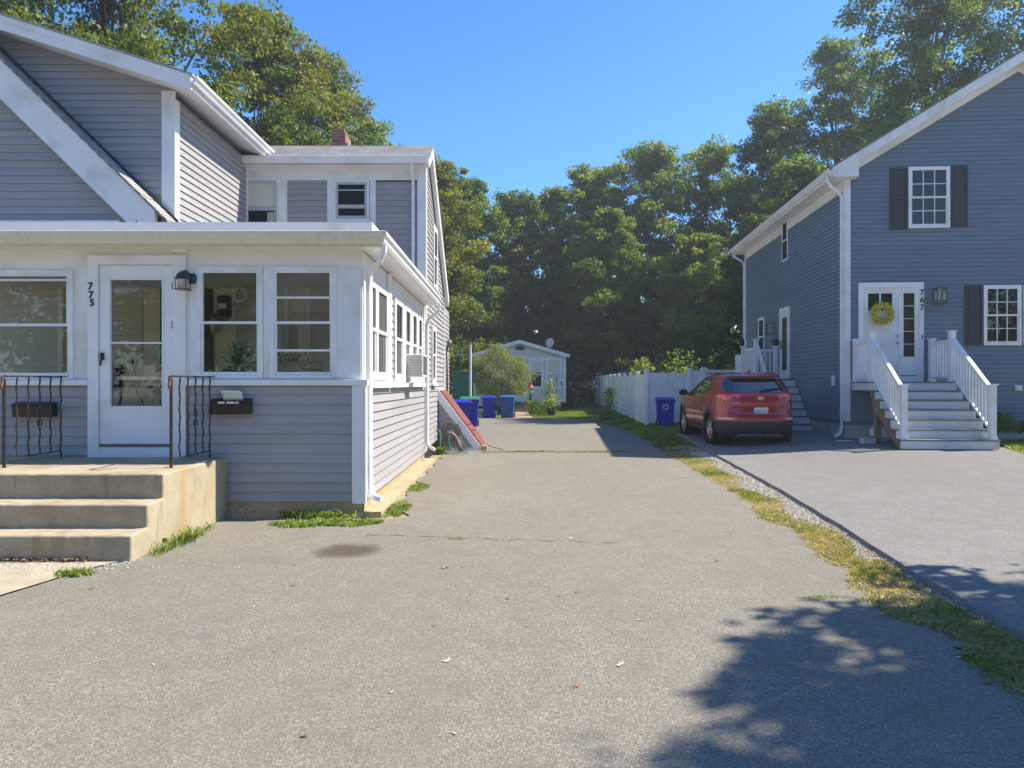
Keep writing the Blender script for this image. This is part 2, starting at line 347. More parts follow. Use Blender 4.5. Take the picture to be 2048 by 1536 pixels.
def tag(o,label=None,cat=None,group=None,kind=None):
    if label: o['label']=label
    if cat: o['category']=cat
    if group: o['group']=group
    if kind: o['kind']=kind
    return o
def thing(name,label,cat,loc=(0,0,0),rz=0,group=None,world=True):
    o=bpy.data.objects.new(name,None); o.empty_display_size=.2; COL.objects.link(o)
    o.location=loc; o.rotation_euler=(0,0,rz); tag(o,label,cat,group)
    OFF[o.name]=tuple(loc) if world else (0,0,0); return o
def copy_tree(o,parent=None,top=True):
    c=o.copy(); COL.objects.link(c)
    if parent: c.parent=parent
    for ch in list(o.children): copy_tree(ch,c,False)
    return c
def npmesh(name,V,k,mat,attr=None,parent=None):
    """V: (n,k,3) polygons of k corners each"""
    n=V.shape[0]; off=OFF.get(parent.name,(0,0,0)) if parent else (0,0,0)
    V=V-np.array(off); me=bpy.data.meshes.new(name)
    me.vertices.add(n*k); me.vertices.foreach_set('co',V.reshape(-1).astype(np.float32))
    me.loops.add(n*k); me.loops.foreach_set('vertex_index',np.arange(n*k,dtype=np.int32))
    me.polygons.add(n); me.polygons.foreach_set('loop_start',np.arange(0,n*k,k,dtype=np.int32)); me.polygons.foreach_set('loop_total',np.full(n,k,dtype=np.int32))
    if attr is not None:
        a=me.attributes.new('v','FLOAT','FACE'); a.data.foreach_set('value',attr.astype(np.float32))
    me.update(calc_edges=True); me.validate(); me.materials.append(MAT[mat])
    o=bpy.data.objects.new(name,me); COL.objects.link(o)
    if parent: o.parent=parent; OFF[o.name]=off
    return o
class Fr: # wall frame: u along, v up, n outwards
    def __init__(s,O,U,N): s.O=Vector(O); s.U=Vector(U).normalized(); s.N=Vector(N).normalized(); s.V=Vector((0,0,1))
    def pt(s,u,v,n=0): return s.O+s.U*u+s.V*v+s.N*n
    def box(s,mb,u0,u1,v0,v1,n0,n1):
        p=s.pt; mb.hexa([p(u0,v0,n1),p(u1,v0,n1),p(u1,v0,n0),p(u0,v0,n0),p(u0,v1,n1),p(u1,v1,n1),p(u1,v1,n0),p(u0,v1,n0)])
    def quad(s,mb,u0,u1,v0,v1,n): p=s.pt; mb.poly([p(u0,v0,n),p(u1,v0,n),p(u1,v1,n),p(u0,v1,n)])
    def ring(s,mb,u0,u1,v0,v1,w,n0,n1,wb=None):
        wb=w if wb is None else wb
        s.box(mb,u0,u0+w,v0,v1,n0,n1); s.box(mb,u1-w,u1,v0,v1,n0,n1); s.box(mb,u0+w,u1-w,v1-w,v1,n0,n1); s.box(mb,u0+w,u1-w,v0,v0+wb,n0,n1)
def holes_wall(mb,F,u0,u1,v0,v1,holes,n0,n1):
    us=sorted({u0,u1,*[min(max(h[i],u0),u1) for h in holes for i in (0,1)]}); vs=sorted({v0,v1,*[min(max(h[i],v0),v1) for h in holes for i in (2,3)]})
    for a,b in zip(us,us[1:]):
        run=None
        for c,d in zip(vs,vs[1:]):
            m=((a+b)/2,(c+d)/2)
            if any(h[0]<m[0]<h[1] and h[2]<m[1]<h[3] for h in holes):
                if run: F.box(mb,a,b,run[0],run[1],n0,n1); run=None
            else: run=(run[0],d) if run else (c,d)
        if run: F.box(mb,a,b,run[0],run[1],n0,n1)
def siding(mb,F,v0,v1,ul,ur,holes=(),pitch=.1143,d=.020,n0=0,brk=()):
    """lapped boards; ul, ur: functions of v"""
    if not callable(ul): c0=ul; ul=lambda v:c0
    if not callable(ur): c1=ur; ur=lambda v:c1
    v=v0
    while v<v1-1e-4:
        ve=min(v+pitch,v1); cuts=sorted({v,ve,*[x for h in holes for x in (h[2],h[3]) if v<x<ve],*[x for x in brk if v<x<ve]})
        for a,b in zip(cuts,cuts[1:]):
            m=(a+b)/2; ints=[(ul(a),ul(b),ur(a),ur(b))]
            for h in holes:
                if h[2]<m<h[3]:
                    new=[]
                    for la,lb,ra,rb in ints:
                        if h[1]<=max(la,lb) or h[0]>=min(ra,rb): new.append((la,lb,ra,rb)); continue
                        if h[0]>max(la,lb): new.append((la,lb,h[0],h[0]))
                        if h[1]<min(ra,rb): new.append((h[1],h[1],ra,rb))
                    ints=new
            oa=n0+d*(1-(a-v)/pitch); ob=n0+d*(1-(b-v)/pitch)
            for la,lb,ra,rb in ints:
                if ra<=la and rb<=lb: continue
                p=F.pt; mb.poly([p(la,a,oa),p(ra,a,oa),p(rb,b,ob),p(lb,b,ob)])
                if a==v: mb.poly([p(la,a,n0-.004),p(ra,a,n0-.004),p(ra,a,oa),p(la,a,oa)])
        v=ve
def window(parent,F,u0,u1,v0,v1,cw=.09,cp=.055,st=.04,grid=None,backing='dark',n=0,mid=.5,sill=True,casing='white',mats='white',extra=(),glass=True,blindh=0):
    """casing outside u0..v1 opening; double hung"""
    m=MB(); F.ring(m,u0-cw,u1+cw,v0-cw,v1+cw,cw,n,n+cp)
    w=m.build('window',casing,parent,bevel=.004)
    if sill:
        m=MB(); F.box(m,u0-cw-.02,u1+cw+.02,v0-cw-.03,v0-cw+.005,n+.002,n+cp+.035); m.build('sill',casing,w)
    vm=lerp(v0,v1,mid); m=MB()
    q=n+cp
    F.ring(m,u0,u1,v0,vm+.015,st,q-.045,q-.02,st*1.2); F.ring(m,u0,u1,vm-.015,v1,st,q-.025,q-.003)
    for fr,horiz in extra:
        if horiz: vv=lerp(v0,v1,fr); F.box(m,u0+st,u1-st,vv-.012,vv+.012,q-.04,q-.008)
    if grid:
        nx,ny=grid
        for i in range(1,nx): uu=lerp(u0+st,u1-st,i/nx); F.box(m,uu-.009,uu+.009,v0+st,v1-st,q-.034,q-.021)
        for (a,b) in ((v0+st,vm),(vm,v1-st)):
            for j in range(1,ny): vv=lerp(a,b,j/ny); F.box(m,u0+st,u1-st,vv-.009,vv+.009,q-.033,q-.020)
    m.build('sash',mats,w)
    if glass:
        m=MB(); F.quad(m,u0+st*.5,u1-st*.5,v0+st*.5,v1-st*.5,q-.036); m.build('pane','glass',w,fix=False)
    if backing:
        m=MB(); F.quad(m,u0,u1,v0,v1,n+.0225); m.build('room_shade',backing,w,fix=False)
    if blindh:
        m=MB(); F.quad(m,u0,u1,lerp(v1,v0,blindh),v1,n+.0245); m.build('blind','blind',w,fix=False)
    return w
def text(s,size,mat,loc,rot,name,parent,ext=.003,bold=0,align='CENTER',sx=1):
    cu=bpy.data.curves.new(name,'FONT'); cu.body=s; cu.size=size; cu.extrude=ext; cu.offset=bold; cu.align_x=align; cu.align_y='CENTER'; cu.resolution_u=3
    t=bpy.data.objects.new('tmp',cu); COL.objects.link(t); bpy.context.view_layer.update()
    me=bpy.data.meshes.new_from_object(t.evaluated_get(bpy.context.evaluated_depsgraph_get())); bpy.data.objects.remove(t)
    M=Matrix.Translation(loc)@rot.to_4x4()@Matrix.Diagonal((sx,1,1,1))
    off=OFF.get(parent.name,(0,0,0)) if parent else (0,0,0)
    me.transform(Matrix.Translation([-x for x in off])@M); me.materials.clear(); me.materials.append(MAT[mat])
    o=bpy.data.objects.new(name,me); COL.objects.link(o)
    if parent: o.parent=parent; OFF[o.name]=off
    return o
RX=Matrix.Rotation(PI/2,3,'X')
# ---------------------------------------------------------------- terrain
XL=[(-16,2.2),(2,2.42),(3.0,2.45),(3.7,2.51),(4.2,2.61),(4.65,2.74),(4.8,2.65),(5.24,2.5),(5.64,2.63),(6.23,2.81),(7.1,2.82),(7.4,2.97),(8.16,3.0),(8.7,2.85),(9.3,3.02),(9.8,3.14),(12,3.25),(17,3.46),(21,3.75),(25.3,3.85),(29,3.55),(32,3.0),(34,2.5)]
XR=[(-16,2.3),(4.9,3.12),(6.2,3.24),(7.95,3.49),(10.5,3.77),(16.1,4.25),(20,4.55),(80,8)]
def xl(y): return tab(XL,y)+ (.035*math.sin(y*7.3)+.025*math.sin(y*17.1+1)+.015*math.sin(y*41))
def xr(y): return tab(XR,y)
def zn(x,y): return .05+.05*sst((y-6)/10)+.15*sst((x-4)/4)*sst((y-8)/6)+.1*sst((y-15.5)/5)
def G(x,y):
    a=tab(XL,y); b=max(xr(y),a+.3); t=sst((x-a)/(b-a)); return lerp(-.02,zn(x,y)-.055,t)
VEIL_HAZE=.0011; SKY=.128; SUNE=5.0; EXPO=0.98
# ---------------------------------------------------------------- ground
def axis(lo,hi,dense0,dense1,step):
    a=list(np.arange(dense0,dense1+1e-6,step)); x=dense0; s=step
    pre=[]
    while x>lo: s*=1.5; x-=s; pre.append(max(x,lo))
    x=dense1; s=step; post=[]
    while x<hi: s*=1.5; x+=s; post.append(min(x,hi))
    return pre[::-1]+a+post
def grid_obj(name,xs,ys,fz,mat):
    m=MB(); nx=len(xs); m.v=[(x,y,fz(x,y)) for y in ys for x in xs]
    m.f=[(j*nx+i,j*nx+i+1,(j+1)*nx+i+1,(j+1)*nx+i) for j in range(len(ys)-1) for i in range(nx-1)]
    return m.build(name,mat,smooth=True,fix=False)
tag(grid_obj('ground',axis(-95,95,1.6,12,.1),axis(-75,88,-3,36,.4),lambda x,y:G(x,y)-(.02 if x<-1.6 else 0),'soil'),kind='structure')
# old driveway sheet (outline in metres)
m=MB(); pts=[(-16,-15),(xl(-15),-15)]; y=-14.9
while y<33.6: pts.append((xl(y),y)); y+=.09
pts+= [(2.4,34.0),(1.4,34.3),(.1,34.55),(-1.2,34.5),(-3.2,34.3),(-6.5,33),(-6.5,19.8),(-1.2,19.8)]
yy=19.6
while yy>9.3: pts.append((-1.50+.05*math.sin(yy*5)+.03*math.sin(yy*13),yy)); yy-=.2
pts+=[(-1.35,9.15),(-1.2,8.85),(-1.3,8.62),(-1.7,8.5),(-2.4,8.56),(-3.2,8.62),(-3.34,8.5),(-3.34,6.9)]
pts+=[(-3.36,6.6),(-3.45,6.45),(-3.58,6.2),(-3.63,5.9),(-3.74,5.44),(-5,4.6),(-16,4.2)]
m.poly([(a,b,0) for a,b in pts]); k=len(pts)
for i in range(k):
    a=pts[i]; b=pts[(i+1)%k]; m.poly([(a[0],a[1],0),(a[0],a[1],-.05),(b[0],b[1],-.05),(b[0],b[1],0)])
dw=m.build('driveway','asphalt',fix=False)
tag(dw,kind='structure')
# neighbouring driveway
ys=list(np.arange(-15,15.0,.5))+list(np.arange(15,21.8,.2)); NC=16
def xright(y): return tab([(-15,9.2),(13.3,9.25),(16.6,10.6),(17.1,10.8),(22,8.05)],y)
m=MB()
for y in ys:
    a=xr(y)+.008*math.sin(y*5)+(0 if y<20 else (y-20)*.5); b=xright(y)
    for i in range(NC+1):
        x=lerp(a,b,i/NC); m.v.append((x,y,zn(x,y)))
for j in range(len(ys)-1):
    for i in range(NC): q=j*(NC+1)+i; m.f.append((q,q+1,q+NC+2,q+NC+1))
k0=len(m.v)
for j in range(len(ys)):
    x,y,z=m.v[j*(NC+1)]; m.v.append((x-.05,y,z-.075))
for j in range(len(ys)-1): m.f.append((j*(NC+1),(j+1)*(NC+1),k0+j+1,k0+j))
tag(m.build('neighbour_driveway','asphalt2',smooth='auto',fix=False),kind='structure')
# concrete walk in front of the steps
m=MB(); m.poly([(-16,4.22,.004),(-5,4.62,.004),(-3.76,5.46,.004),(-3.65,5.9,.004),(-3.6,6.2,.004),(-3.47,6.46,.004),(-3.38,6.62,.004),(-16,6.62,.004)])
tag(m.build('concrete_walk','walk'),kind='structure')
# lawn in front of the cottage and along the fence
m=MB(); LP=[(.95,34.6),(2.4,34.05),(3.1,32.0),(3.62,29),(3.9,25.3),(3.8,21),(4.3,20.2),(5.0,21.9),(8.0,22.2),(8.3,25.5),(5.2,25.6),(6.4,60),(-1,60),(.4,42.9),(.95,42.7)]
def lawnz(x,y): return G(x,y)+.012
xs=np.arange(0,8.6,.45)
def inpoly(x,y,P):
    c=False
    for (x0,y0),(x1,y1) in zip(P,P[1:]+P[:1]):
        if (y0>y)!=(y1>y) and x<(x1-x0)*(y-y0)/(y1-y0)+x0: c=not c
    return c
tri=bmesh.new(); vs=[tri.verts.new((x,y,0)) for x,y in LP]; tri.faces.new(vs); bmesh.ops.triangulate(tri,faces=tri.faces[:])
bmesh.ops.subdivide_edges(tri,edges=tri.edges[:],cuts=6,use_grid_fill=True)
for v in tri.verts: v.co.z=lawnz(v.co.x,v.co.y)
me=bpy.data.meshes.new('lawn'); tri.to_mesh(me); tri.free(); me.materials.append(MAT['lawnbase']); lo=bpy.data.objects.new('lawn',me); COL.objects.link(lo); tag(lo,kind='structure')
m=MB(); m.poly([(-7,34.6,.0),(.15,34.6,.0),(.15,42.3,.0),(-7,42.3,0)])
tag(m.build('back_yard','lawnbase'),kind='structure')
m=MB(); m.poly([(.16,34.4,.006),(.94,34.4,.006),(.9,42,.006),(.2,42,.006)]); tag(m.build('brick_path','path'),kind='structure')
# ---------------------------------------------------------------- grass etc.
def blades(N,pos,h,w,lean=.5,v=None,name='grass',mat='grass',label=None):
    pos=np.asarray(pos); N=len(pos); th=RNG.uniform(0,2*PI,N); hh=h*RNG.uniform(.4,1.2,N); ww=w*RNG.uniform(.6,1.3,N)
    d=np.stack([np.cos(th),np.sin(th),np.zeros(N)],1); ln=RNG.uniform(0,2*PI,N); L=np.stack([np.cos(ln),np.sin(ln),np.zeros(N)],1)*(hh*lean*RNG.uniform(.2,1.4,N))[:,None]
    up=np.array([0,0,1.]); a=pos-d*ww[:,None]/2; b=pos+d*ww[:,None]/2; mid=pos+L*.35+up*(hh*.55)[:,None]; tip=pos+L+up*(hh*RNG.uniform(.5,1,N))[:,None]
    V=np.stack([a,b,mid+d*ww[:,None]*.4,tip,mid-d*ww[:,None]*.4],1)
    return V
def mk_stuff(name,V,attr,mat,label,parent=None):
    o=npmesh(name,V,V.shape[1],mat,attr)
    tag(o,label,'ground cover',kind='stuff'); return o
P=[];A=[]
def nz(x,y): return math.sin(x*3.1+y*1.7)+math.sin(y*2.3-x)+math.sin(y*5.1+2)*.5
for _ in range(88000):
    u=random.random(); y=2.2+u**1.9*20; a=xl(y)-.03; b=xr(y)
    if y>17.5: b=min(xr(y)+ (y-17.5)*.02, 4.4)
    t=random.random(); x=lerp(a,b,t)
    if random.random()>.50+.5*(nz(x,y)>-.4): continue
    if y<16.5 and (t>.58+.1*math.sin(y*2.7)+.12*math.sin(y*.9+1) and 6.5<y) and random.random()<.975: continue
    if y<6.5 and t>.86: continue
    P.append((x,y,G(x,y))); A.append(min(1,max(0,.60+.19*nz(x+5,y*1.3)+random.gauss(0,.16)-(.5 if y>17 else 0))))
tag(mk_stuff('verge_grass',blades(0,P,.055,.007,1.2),np.array(A),'grass','patchy straw and green grass on the strip between the two driveways'),cat='grass')
# litter chips on strip
P=[]
for _ in range(17000):
    u=random.random(); y=2.2+u**1.8*16; t=random.random(); P.append((lerp(xl(y)-.05,xr(y),t),y))
P=np.array([(x,y,G(x,y)+.006+random.random()*.02) for x,y in P]); N=len(P)
th=RNG.uniform(0,2*PI,N); l=RNG.uniform(.008,.03,N)[:,None]; w=RNG.uniform(.002,.007,N)[:,None]
d=np.stack([np.cos(th),np.sin(th),RNG.uniform(-.3,.3,N)],1); e=np.stack([-np.sin(th),np.cos(th),RNG.uniform(-.4,.4,N)],1)
V=np.stack([P-d*l,P+e*w,P+d*l,P-e*w],1); tag(mk_stuff('dry_litter',V,RNG.uniform(0,1,N),'chips','dry clippings and leaf litter scattered on the strip between the driveways'),cat='litter')
# gravel
def stones(P,r0,r1):
    P=np.asarray(P); N=len(P); r=RNG.uniform(r0,r1,N)[:,None]
    base=np.array([[1,0,0],[0,1,0],[-1,0,0],[0,-1,0],[0,0,.7]]); th=RNG.uniform(0,2*PI,N); c,s=np.cos(th),np.sin(th)
    q=[]
    for b in base:
        jj=b[None,:]*RNG.uniform(.7,1.3,(N,1)); x=jj[:,0]*c-jj[:,1]*s; y=jj[:,0]*s+jj[:,1]*c; q.append(P+np.stack([x,y,jj[:,2]],1)*r)
    F=[np.stack([q[i],q[(i+1)%4],q[4]],1) for i in range(4)]; return np.stack(F,1).reshape(-1,3,3),N
P=[]
for _ in range(34000):
    y=random.uniform(5.6,18) if random.random()<.85 else random.uniform(3,6); t=random.uniform(.0,1) if y<6 else .60+.1*math.sin(y*2.7)+.12*math.sin(y*.9+1)+random.gauss(.18,.2)
    if t>1 or t<-.1 : continue
    x=lerp(xl(y),xr(y),t)
    P.append((x,y,G(x,y)+.002))
V,N=stones(P,.010,.024); tag(mk_stuff('gravel',V,np.repeat(RNG.uniform(0,1,N),4),'gravel','pale gravel along the edge of the newer driveway'),cat='gravel')
P=[(random.gauss(-4.1,.7),6.45-abs(random.gauss(0,.12)),.006) for _ in range(300)]+[(x:=random.uniform(-3.9,-3.25),6.55-(x+3.3)*-.9+random.gauss(0,.07),.004) for _ in range(60)]
V,N=stones(P,.004,.012); tag(mk_stuff('spalled_gravel',V,np.repeat(RNG.uniform(.3,1,N),4),'gravel','crumbled concrete grit at the foot of the front steps'),cat='gravel')
P=np.array([(random.uniform(-6.5,-3.7),6.56-abs(random.gauss(0,.035)),.008+random.random()*.03) for _ in range(1500)]); N=len(P)
th=RNG.uniform(0,2*PI,N); l=RNG.uniform(.006,.022,N)[:,None]; w=RNG.uniform(.003,.009,N)[:,None]
d=np.stack([np.cos(th),np.sin(th),RNG.uniform(-.5,.5,N)],1); e=np.stack([-np.sin(th),np.cos(th),RNG.uniform(-.6,.6,N)],1)
tag(mk_stuff('step_litter',np.stack([P-d*l,P+e*w,P+d*l,P-e*w],1),RNG.uniform(0,.35,N),'chips','dark crumbled soil and leaf litter along the foot of the bottom step'),cat='litter')
# lawn blades
P=[];A=[]
while len(P)<42000:
    x=random.uniform(.5,8.3); y=random.uniform(20,44)
    if random.random()>(.9 if y<30 else .55): continue
    if inpoly(x,y,LP): P.append((x,y,lawnz(x,y))); A.append(min(1,max(0,.5+.12*nz(x,y)+random.gauss(0,.2))))
tag(mk_stuff('lawn_grass',blades(0,P,.07,.016,.8),np.array(A),'lawngrass','short sunlit lawn grass in front of the white cottage and along the fence'),cat='grass')
# weeds: patch near porch corner, crack weeds, tufts by the steps
def patch(name,label,cx,cy,rx,ry,n,h,w=.01,z=0,rot=0,ln=1.0):
    P=[]
    for _ in range(n):
        a=random.random()*2*PI; r=random.random()**.6; x=r*rx*math.cos(a)+random.gauss(0,.02); y=r*ry*math.sin(a)*(1+.3*math.sin(a*5))
        P.append((cx+x*math.cos(rot)-y*math.sin(rot),cy+x*math.sin(rot)+y*math.cos(rot),z))
    V=blades(0,P,h,w,ln); o=npmesh(name,V,5,'weed',RNG.uniform(.1,1,len(P))**1.2); return tag(o,label,'weeds',kind='stuff')
patch('weed_patch','low green weeds spreading below the porch corner by the downspout',-2.05,8.32,.62,.20,1700,.05,.014,0,.12,1.6)
patch('weed_patch','green weeds against the foundation wall under the porch corner',-2.25,8.66,.45,.08,420,.12,.012,0)
patch('weed_patch','thin weeds along the side footing of the grey house',-1.42,9.3,.14,.5,1300,.05,.011,-.01)
patch('weed_patch','small yellowing weeds beside the side wall of the grey house',-1.4,11.2,.14,.45,700,.05,.012,-.01)
patch('grass_tuft','long green grass tuft at the side of the front steps',-3.22,7.35,.08,.6,420,.13,.007,0)
patch('grass_tuft','small bright green tuft at the edge of the concrete walk',-3.55,6.1,.15,.09,330,.06,.008,0)
patch('grass_clump','tall green grass clump left of the front steps',-5.75,8.1,.28,.35,420,.75,.018,.0,0,.7)
P=[(x,17.05+.05*math.sin(x*3)+.02*math.sin(x*11)+random.gauss(0,.035),0) for x in RNG.uniform(-.7,2.7,1700) if random.random()<.65+.35*math.sin(x*4)]
tag(npmesh('crack_grass',blades(0,P,.05,.012,1),5,'weed',RNG.uniform(.3,1,len(P))),'line of grass growing in the crack across the driveway','weeds',kind='stuff')
P=[(x,7.55-.16*(x+1)+random.gauss(0,.012),0) for x in list(RNG.normal(-.55,.05,60))+list(RNG.normal(-.2,.06,40))+list(RNG.normal(0,.03,20))]
tag(npmesh('crack_weeds',blades(0,P,.02,.005,1),5,'weed',RNG.uniform(.4,1,len(P))),'sparse weeds in the fine crack crossing the near driveway','weeds',kind='stuff')
P=[(x+random.gauss(0,.02),5.42+.04*math.sin(x*9)+random.gauss(0,.015),0) for x in RNG.uniform(2.1,2.6,170)]
tag(npmesh('crack_weeds',blades(0,P,.02,.005,1),5,'weed',RNG.uniform(.4,1,len(P))),'thin weeds running from the strip into the driveway','weeds',kind='stuff')
# crack strip
m=MB(); prev=None; x=-1.5
while x<1.1:
    y=7.63-.16*(x+1)+.02*math.sin(x*14)+.012*math.sin(x*33); w=.004+.003*math.sin(x*21)
    if prev: m.poly([(prev[0],prev[1]-w,.004),(x,y-w,.004),(x,y+w,.004),(prev[0],prev[1]+w,.004)])
    prev=(x,y); x+=.05
def crk(x,y,a,l,w,rd,depth=0):
    px_,py_=x,y; n_=int(l/.06)
    for i in range(n_):
        a+=rd.gauss(0,.28); qx,qy=px_+.06*math.cos(a),py_+.06*math.sin(a); nx_,ny_=-math.sin(a)*w,math.cos(a)*w
        m.poly([(px_-nx_,py_-ny_,.003),(qx-nx_,qy-ny_,.003),(qx+nx_,qy+ny_,.003),(px_+nx_,py_+ny_,.003)]); px_,py_=qx,qy
        if depth<1 and rd.random()<.06: crk(px_,py_,a+rd.choice((-1,1))*.9,l*.3,w*.7,rd,depth+1)
for sd_,(x_,y_,a_,l_,w_) in enumerate([(2.5,5.45,3.0,.5,.0014),(-.2,9.4,.2,1.6,.0016),(1.0,12.0,1.4,3.5,.002)]): crk(x_,y_,a_,l_,w_,random.Random(sd_+4))
prev=None; x=-.7
while x<3.3:
    y=17.05+.05*math.sin(x*3)+.02*math.sin(x*11)
    if prev: m.poly([(prev[0],prev[1]-.02,.004),(x,y-.02,.004),(x,y+.02,.004),(prev[0],prev[1]+.02,.004)])
    prev=(x,y); x+=.08
tag(m.build('pavement_crack','dark'),kind='structure')
# fallen leaves
def leafmesh(seed,s,mat):
    rnd=random.Random(seed); m=MB(); n=14; c=(0,0,.25*s)
    ring=[]
    for i in range(n):
        a=2*PI*i/n; r=s*(.55 if i%2 else 1)*rnd.uniform(.7,1.1)*(1 if abs(math.cos(a))>.3 else .7); ring.append((r*math.cos(a),r*math.sin(a)*.75,max(.002,s*rnd.uniform(0,.55)*(i%2==0))+.003))
    m.add([(0,0,s*.12)]+ring,[(0,i+1,(i+1)%n+1) for i in range(n)])
    m.tube([(s*.3,0,s*.1),(s*1.2,s*.1,.006)],.002,4)
    return m
def leaf(x,y,s,mat,label,group=None,seed=0,z=0):
    m=leafmesh(seed,s,mat); o=m.build('fallen_leaf',mat); o.location=(x,y,z); o.rotation_euler=(0,0,seed*1.3); tag(o,label,'leaf',group)
def gp(px,py,z=0): Y=(CH-z)*1500/(py-768); return (px-1024)*Y/1500,Y
for px,py,s,mt,lb,sd in [(890,1136,.055,'dryleaf','large curled golden brown leaf on the middle of the driveway',3),(893,1323,.035,'paleleaf','pale grey curled leaf on the near driveway',5),
    (1154,1373,.030,'dryleaf','flat tan leaf on the near driveway right of the pale curled leaf',8),(1016,1198,.024,'dryleaf','small dark brown crumpled leaf near the centre of the driveway',11),
    (1052,1043,.035,'paleleaf','whitish leaf lying farther up the driveway',12),(1141,1077,.035,'paleleaf','pale leaf right of the driveway crack',13),(868,1252,.02,'dryleaf','tiny dark leaf left of the pale grey curled leaf',15),
    (590,1131,.025,'dryleaf','small brown leaf just below the oil stain',16),(587,1172,.022,'dryleaf','thin brown leaf twig on the driveway left side',17),(550,1303,.02,'dryleaf','narrow orange leaf on the left of the near driveway',18),
    (606,1474,.022,'dryleaf','orange leaf at the front left of the driveway',19),(1240,1331,.035,'paleleaf','flat yellow leaf right of the centre on the near driveway',20),(1153,1186,.022,'dryleaf','little tan leaf right of the driveway centre',21),
    (182,1178,.028,'dryleaf','brown leaf near the concrete walk',22),(1433,1123,.022,'dryleaf','small dark leaf on the right half of the driveway',24),(1197,876,.05,'paleleaf','whitish scrap on the shaded far driveway',25)]:
    x,y=gp(px,py); leaf(x,y,s,mt,lb,None,sd)
for i in range(26):
    x=random.uniform(-2.5,2.4); y=random.uniform(3.2,13); leaf(x,y,random.uniform(.008,.018),random.choice(['dryleaf','paleleaf']),'tiny dry leaf scrap scattered on the old driveway','tiny leaf scraps on the driveway',30+i)
# ================================================================ grey house (left)
S=8.8/1500
def ux(px): return (px-1024)*S
def vz(py): return CH-(py-768)*S
H=thing('house','grey vinyl sided house with an enclosed white front porch and steep gable','house',(-1.754,8.8,0))
XW=-1.754
PF=Fr((0,8.8,0),(1,0,0),(0,-1,0)); PS=Fr((XW,8.8,0),(0,1,0),(1,0,0))
XL0=-8.2
# porch front: white panels
LW=(ux(-140),ux(140),vz(752),vz(548)); D=(ux(200),ux(347),vz(914),vz(531)); WA=(ux(402),ux(519),vz(750),vz(541)); WB=(ux(549),ux(665),vz(750),vz(541))
m=MB(); holes_wall(m,PF,XL0,XW,vz(770),vz(494),[LW,D,WA,WB],-.10,0); 
m.build('porch_front_wall','porchwhite',H)
m=MB(); holes_wall(m,PF,XL0,XW,.03,vz(770),[D],-.10,-.012); m.build('porch_base_wall','block',H)
m=MB(); siding(m,PF,.172,vz(773),ux(380),ux(706),n0=0); m.cut(); siding(m,PF,.60,vz(773),XL0,ux(178),n0=0); m.build('porch_siding','siding',H,fix=False)
# casings round door, thin trim boards over panels
m=MB(); PF.box(m,ux(178),ux(199),vz(916),vz(511),0,.035); PF.box(m,ux(348),ux(373),vz(916),vz(511),0,.035); PF.box(m,ux(199),ux(348),vz(530),vz(511),0,.035)
PF.box(m,ux(345),ux(377)-.005,vz(505),vz(493),0.002,.03)
m.build('door_casing','white',H,bevel=.003)
m=MB(); PF.box(m,ux(373),ux(737),vz(771),vz(759),0,.06); PF.box(m,XL0,ux(178),vz(771),vz(760),0,.06); m.build('sill_band','white',H,bevel=.004)
m=MB(); PF.box(m,ux(705),XW+.045,.15,vz(771.5),-.0,.035); PS.box(m,.0,.10,.15,vz(771.5),0,.045); 
for uu in (ux(708.5),ux(712.5),ux(722.5),ux(726.5)): PF.box(m,uu,uu+.006,.152,vz(772),.035,.039)
m.build('corner_board','white',H,bevel=.003)
m=MB(); PF.box(m,ux(672),ux(722),vz(757),vz(537),0,.012); m.cut(); PF.box(m,ux(527),ux(541),vz(757),vz(538),0,.012); m.cut(); PF.box(m,ux(380),ux(394),vz(757),vz(538),0,.01); m.build('porch_trim','porchwhite',H,bevel=.002)
m=MB(); PF.box(m,ux(430),ux(438),.10,vz(910),0,.02); PF.box(m,ux(378),ux(430),vz(910),vz(906),0,.02); m.build('siding_edge_trim','siding',H)
# windows of the porch (real see-through)
def pwin(u0,u1,v0,v1,F=PF,extra=(),cw=.045,**k): return window(H,F,u0,u1,v0,v1,cw=cw,cp=.025,st=.03,backing=None,extra=extra,sill=False,**k)
pwin(*LW,extra=((.94,1),)); pwin(*WA); pwin(*WB,extra=((.74,1),(.235,1)))
# door
m=MB(); g=(ux(222),ux(325),vz(812),vz(560)); PF.box(m,D[0],g[0],vz(888),D[3],-.05,.012); PF.box(m,g[1],D[1],vz(888),D[3],-.05,.012); PF.box(m,g[0],g[1],g[3],D[3],-.05,.012); PF.box(m,g[0],g[1],vz(888),g[2],-.05,.012)
PF.box(m,g[0],g[1],vz(687.5),vz(684),-.03,.008); PF.ring(m,g[0]-.02,g[1]+.02,g[2]-.02,g[3]+.02,.02,.0121,.022)
dr=m.build('storm_door','white',H,bevel=.003)
m=MB(); PF.quad(m,*g,-.02); m.build('pane','glass',dr,fix=False)
m=MB(); PF.box(m,ux(205)-.001,ux(210),vz(720),vz(706),.0125,.05); m.tube([PF.pt(ux(207),vz(709),.05),PF.pt(ux(208),vz(716),.06),PF.pt(ux(206),vz(731),.055)],.011,8); m.build('handle','black',dr,smooth=True)
m=MB(); PF.box(m,D[0],D[1],vz(894),vz(889),-.045,.006); m.build('door_sweep','taupe',dr)
m=MB(); PF.box(m,D[0]-.01,D[1]+.01,vz(915),vz(894.5),-.09,.02); m.build('threshold','white',dr)
m=MB()
for py in (572,650,780): PF.box(m,D[1]-.012,D[1]-.002,vz(py+7),vz(py-7),.0125,.028); m.cut()
m.build('hinge','silver',dr)
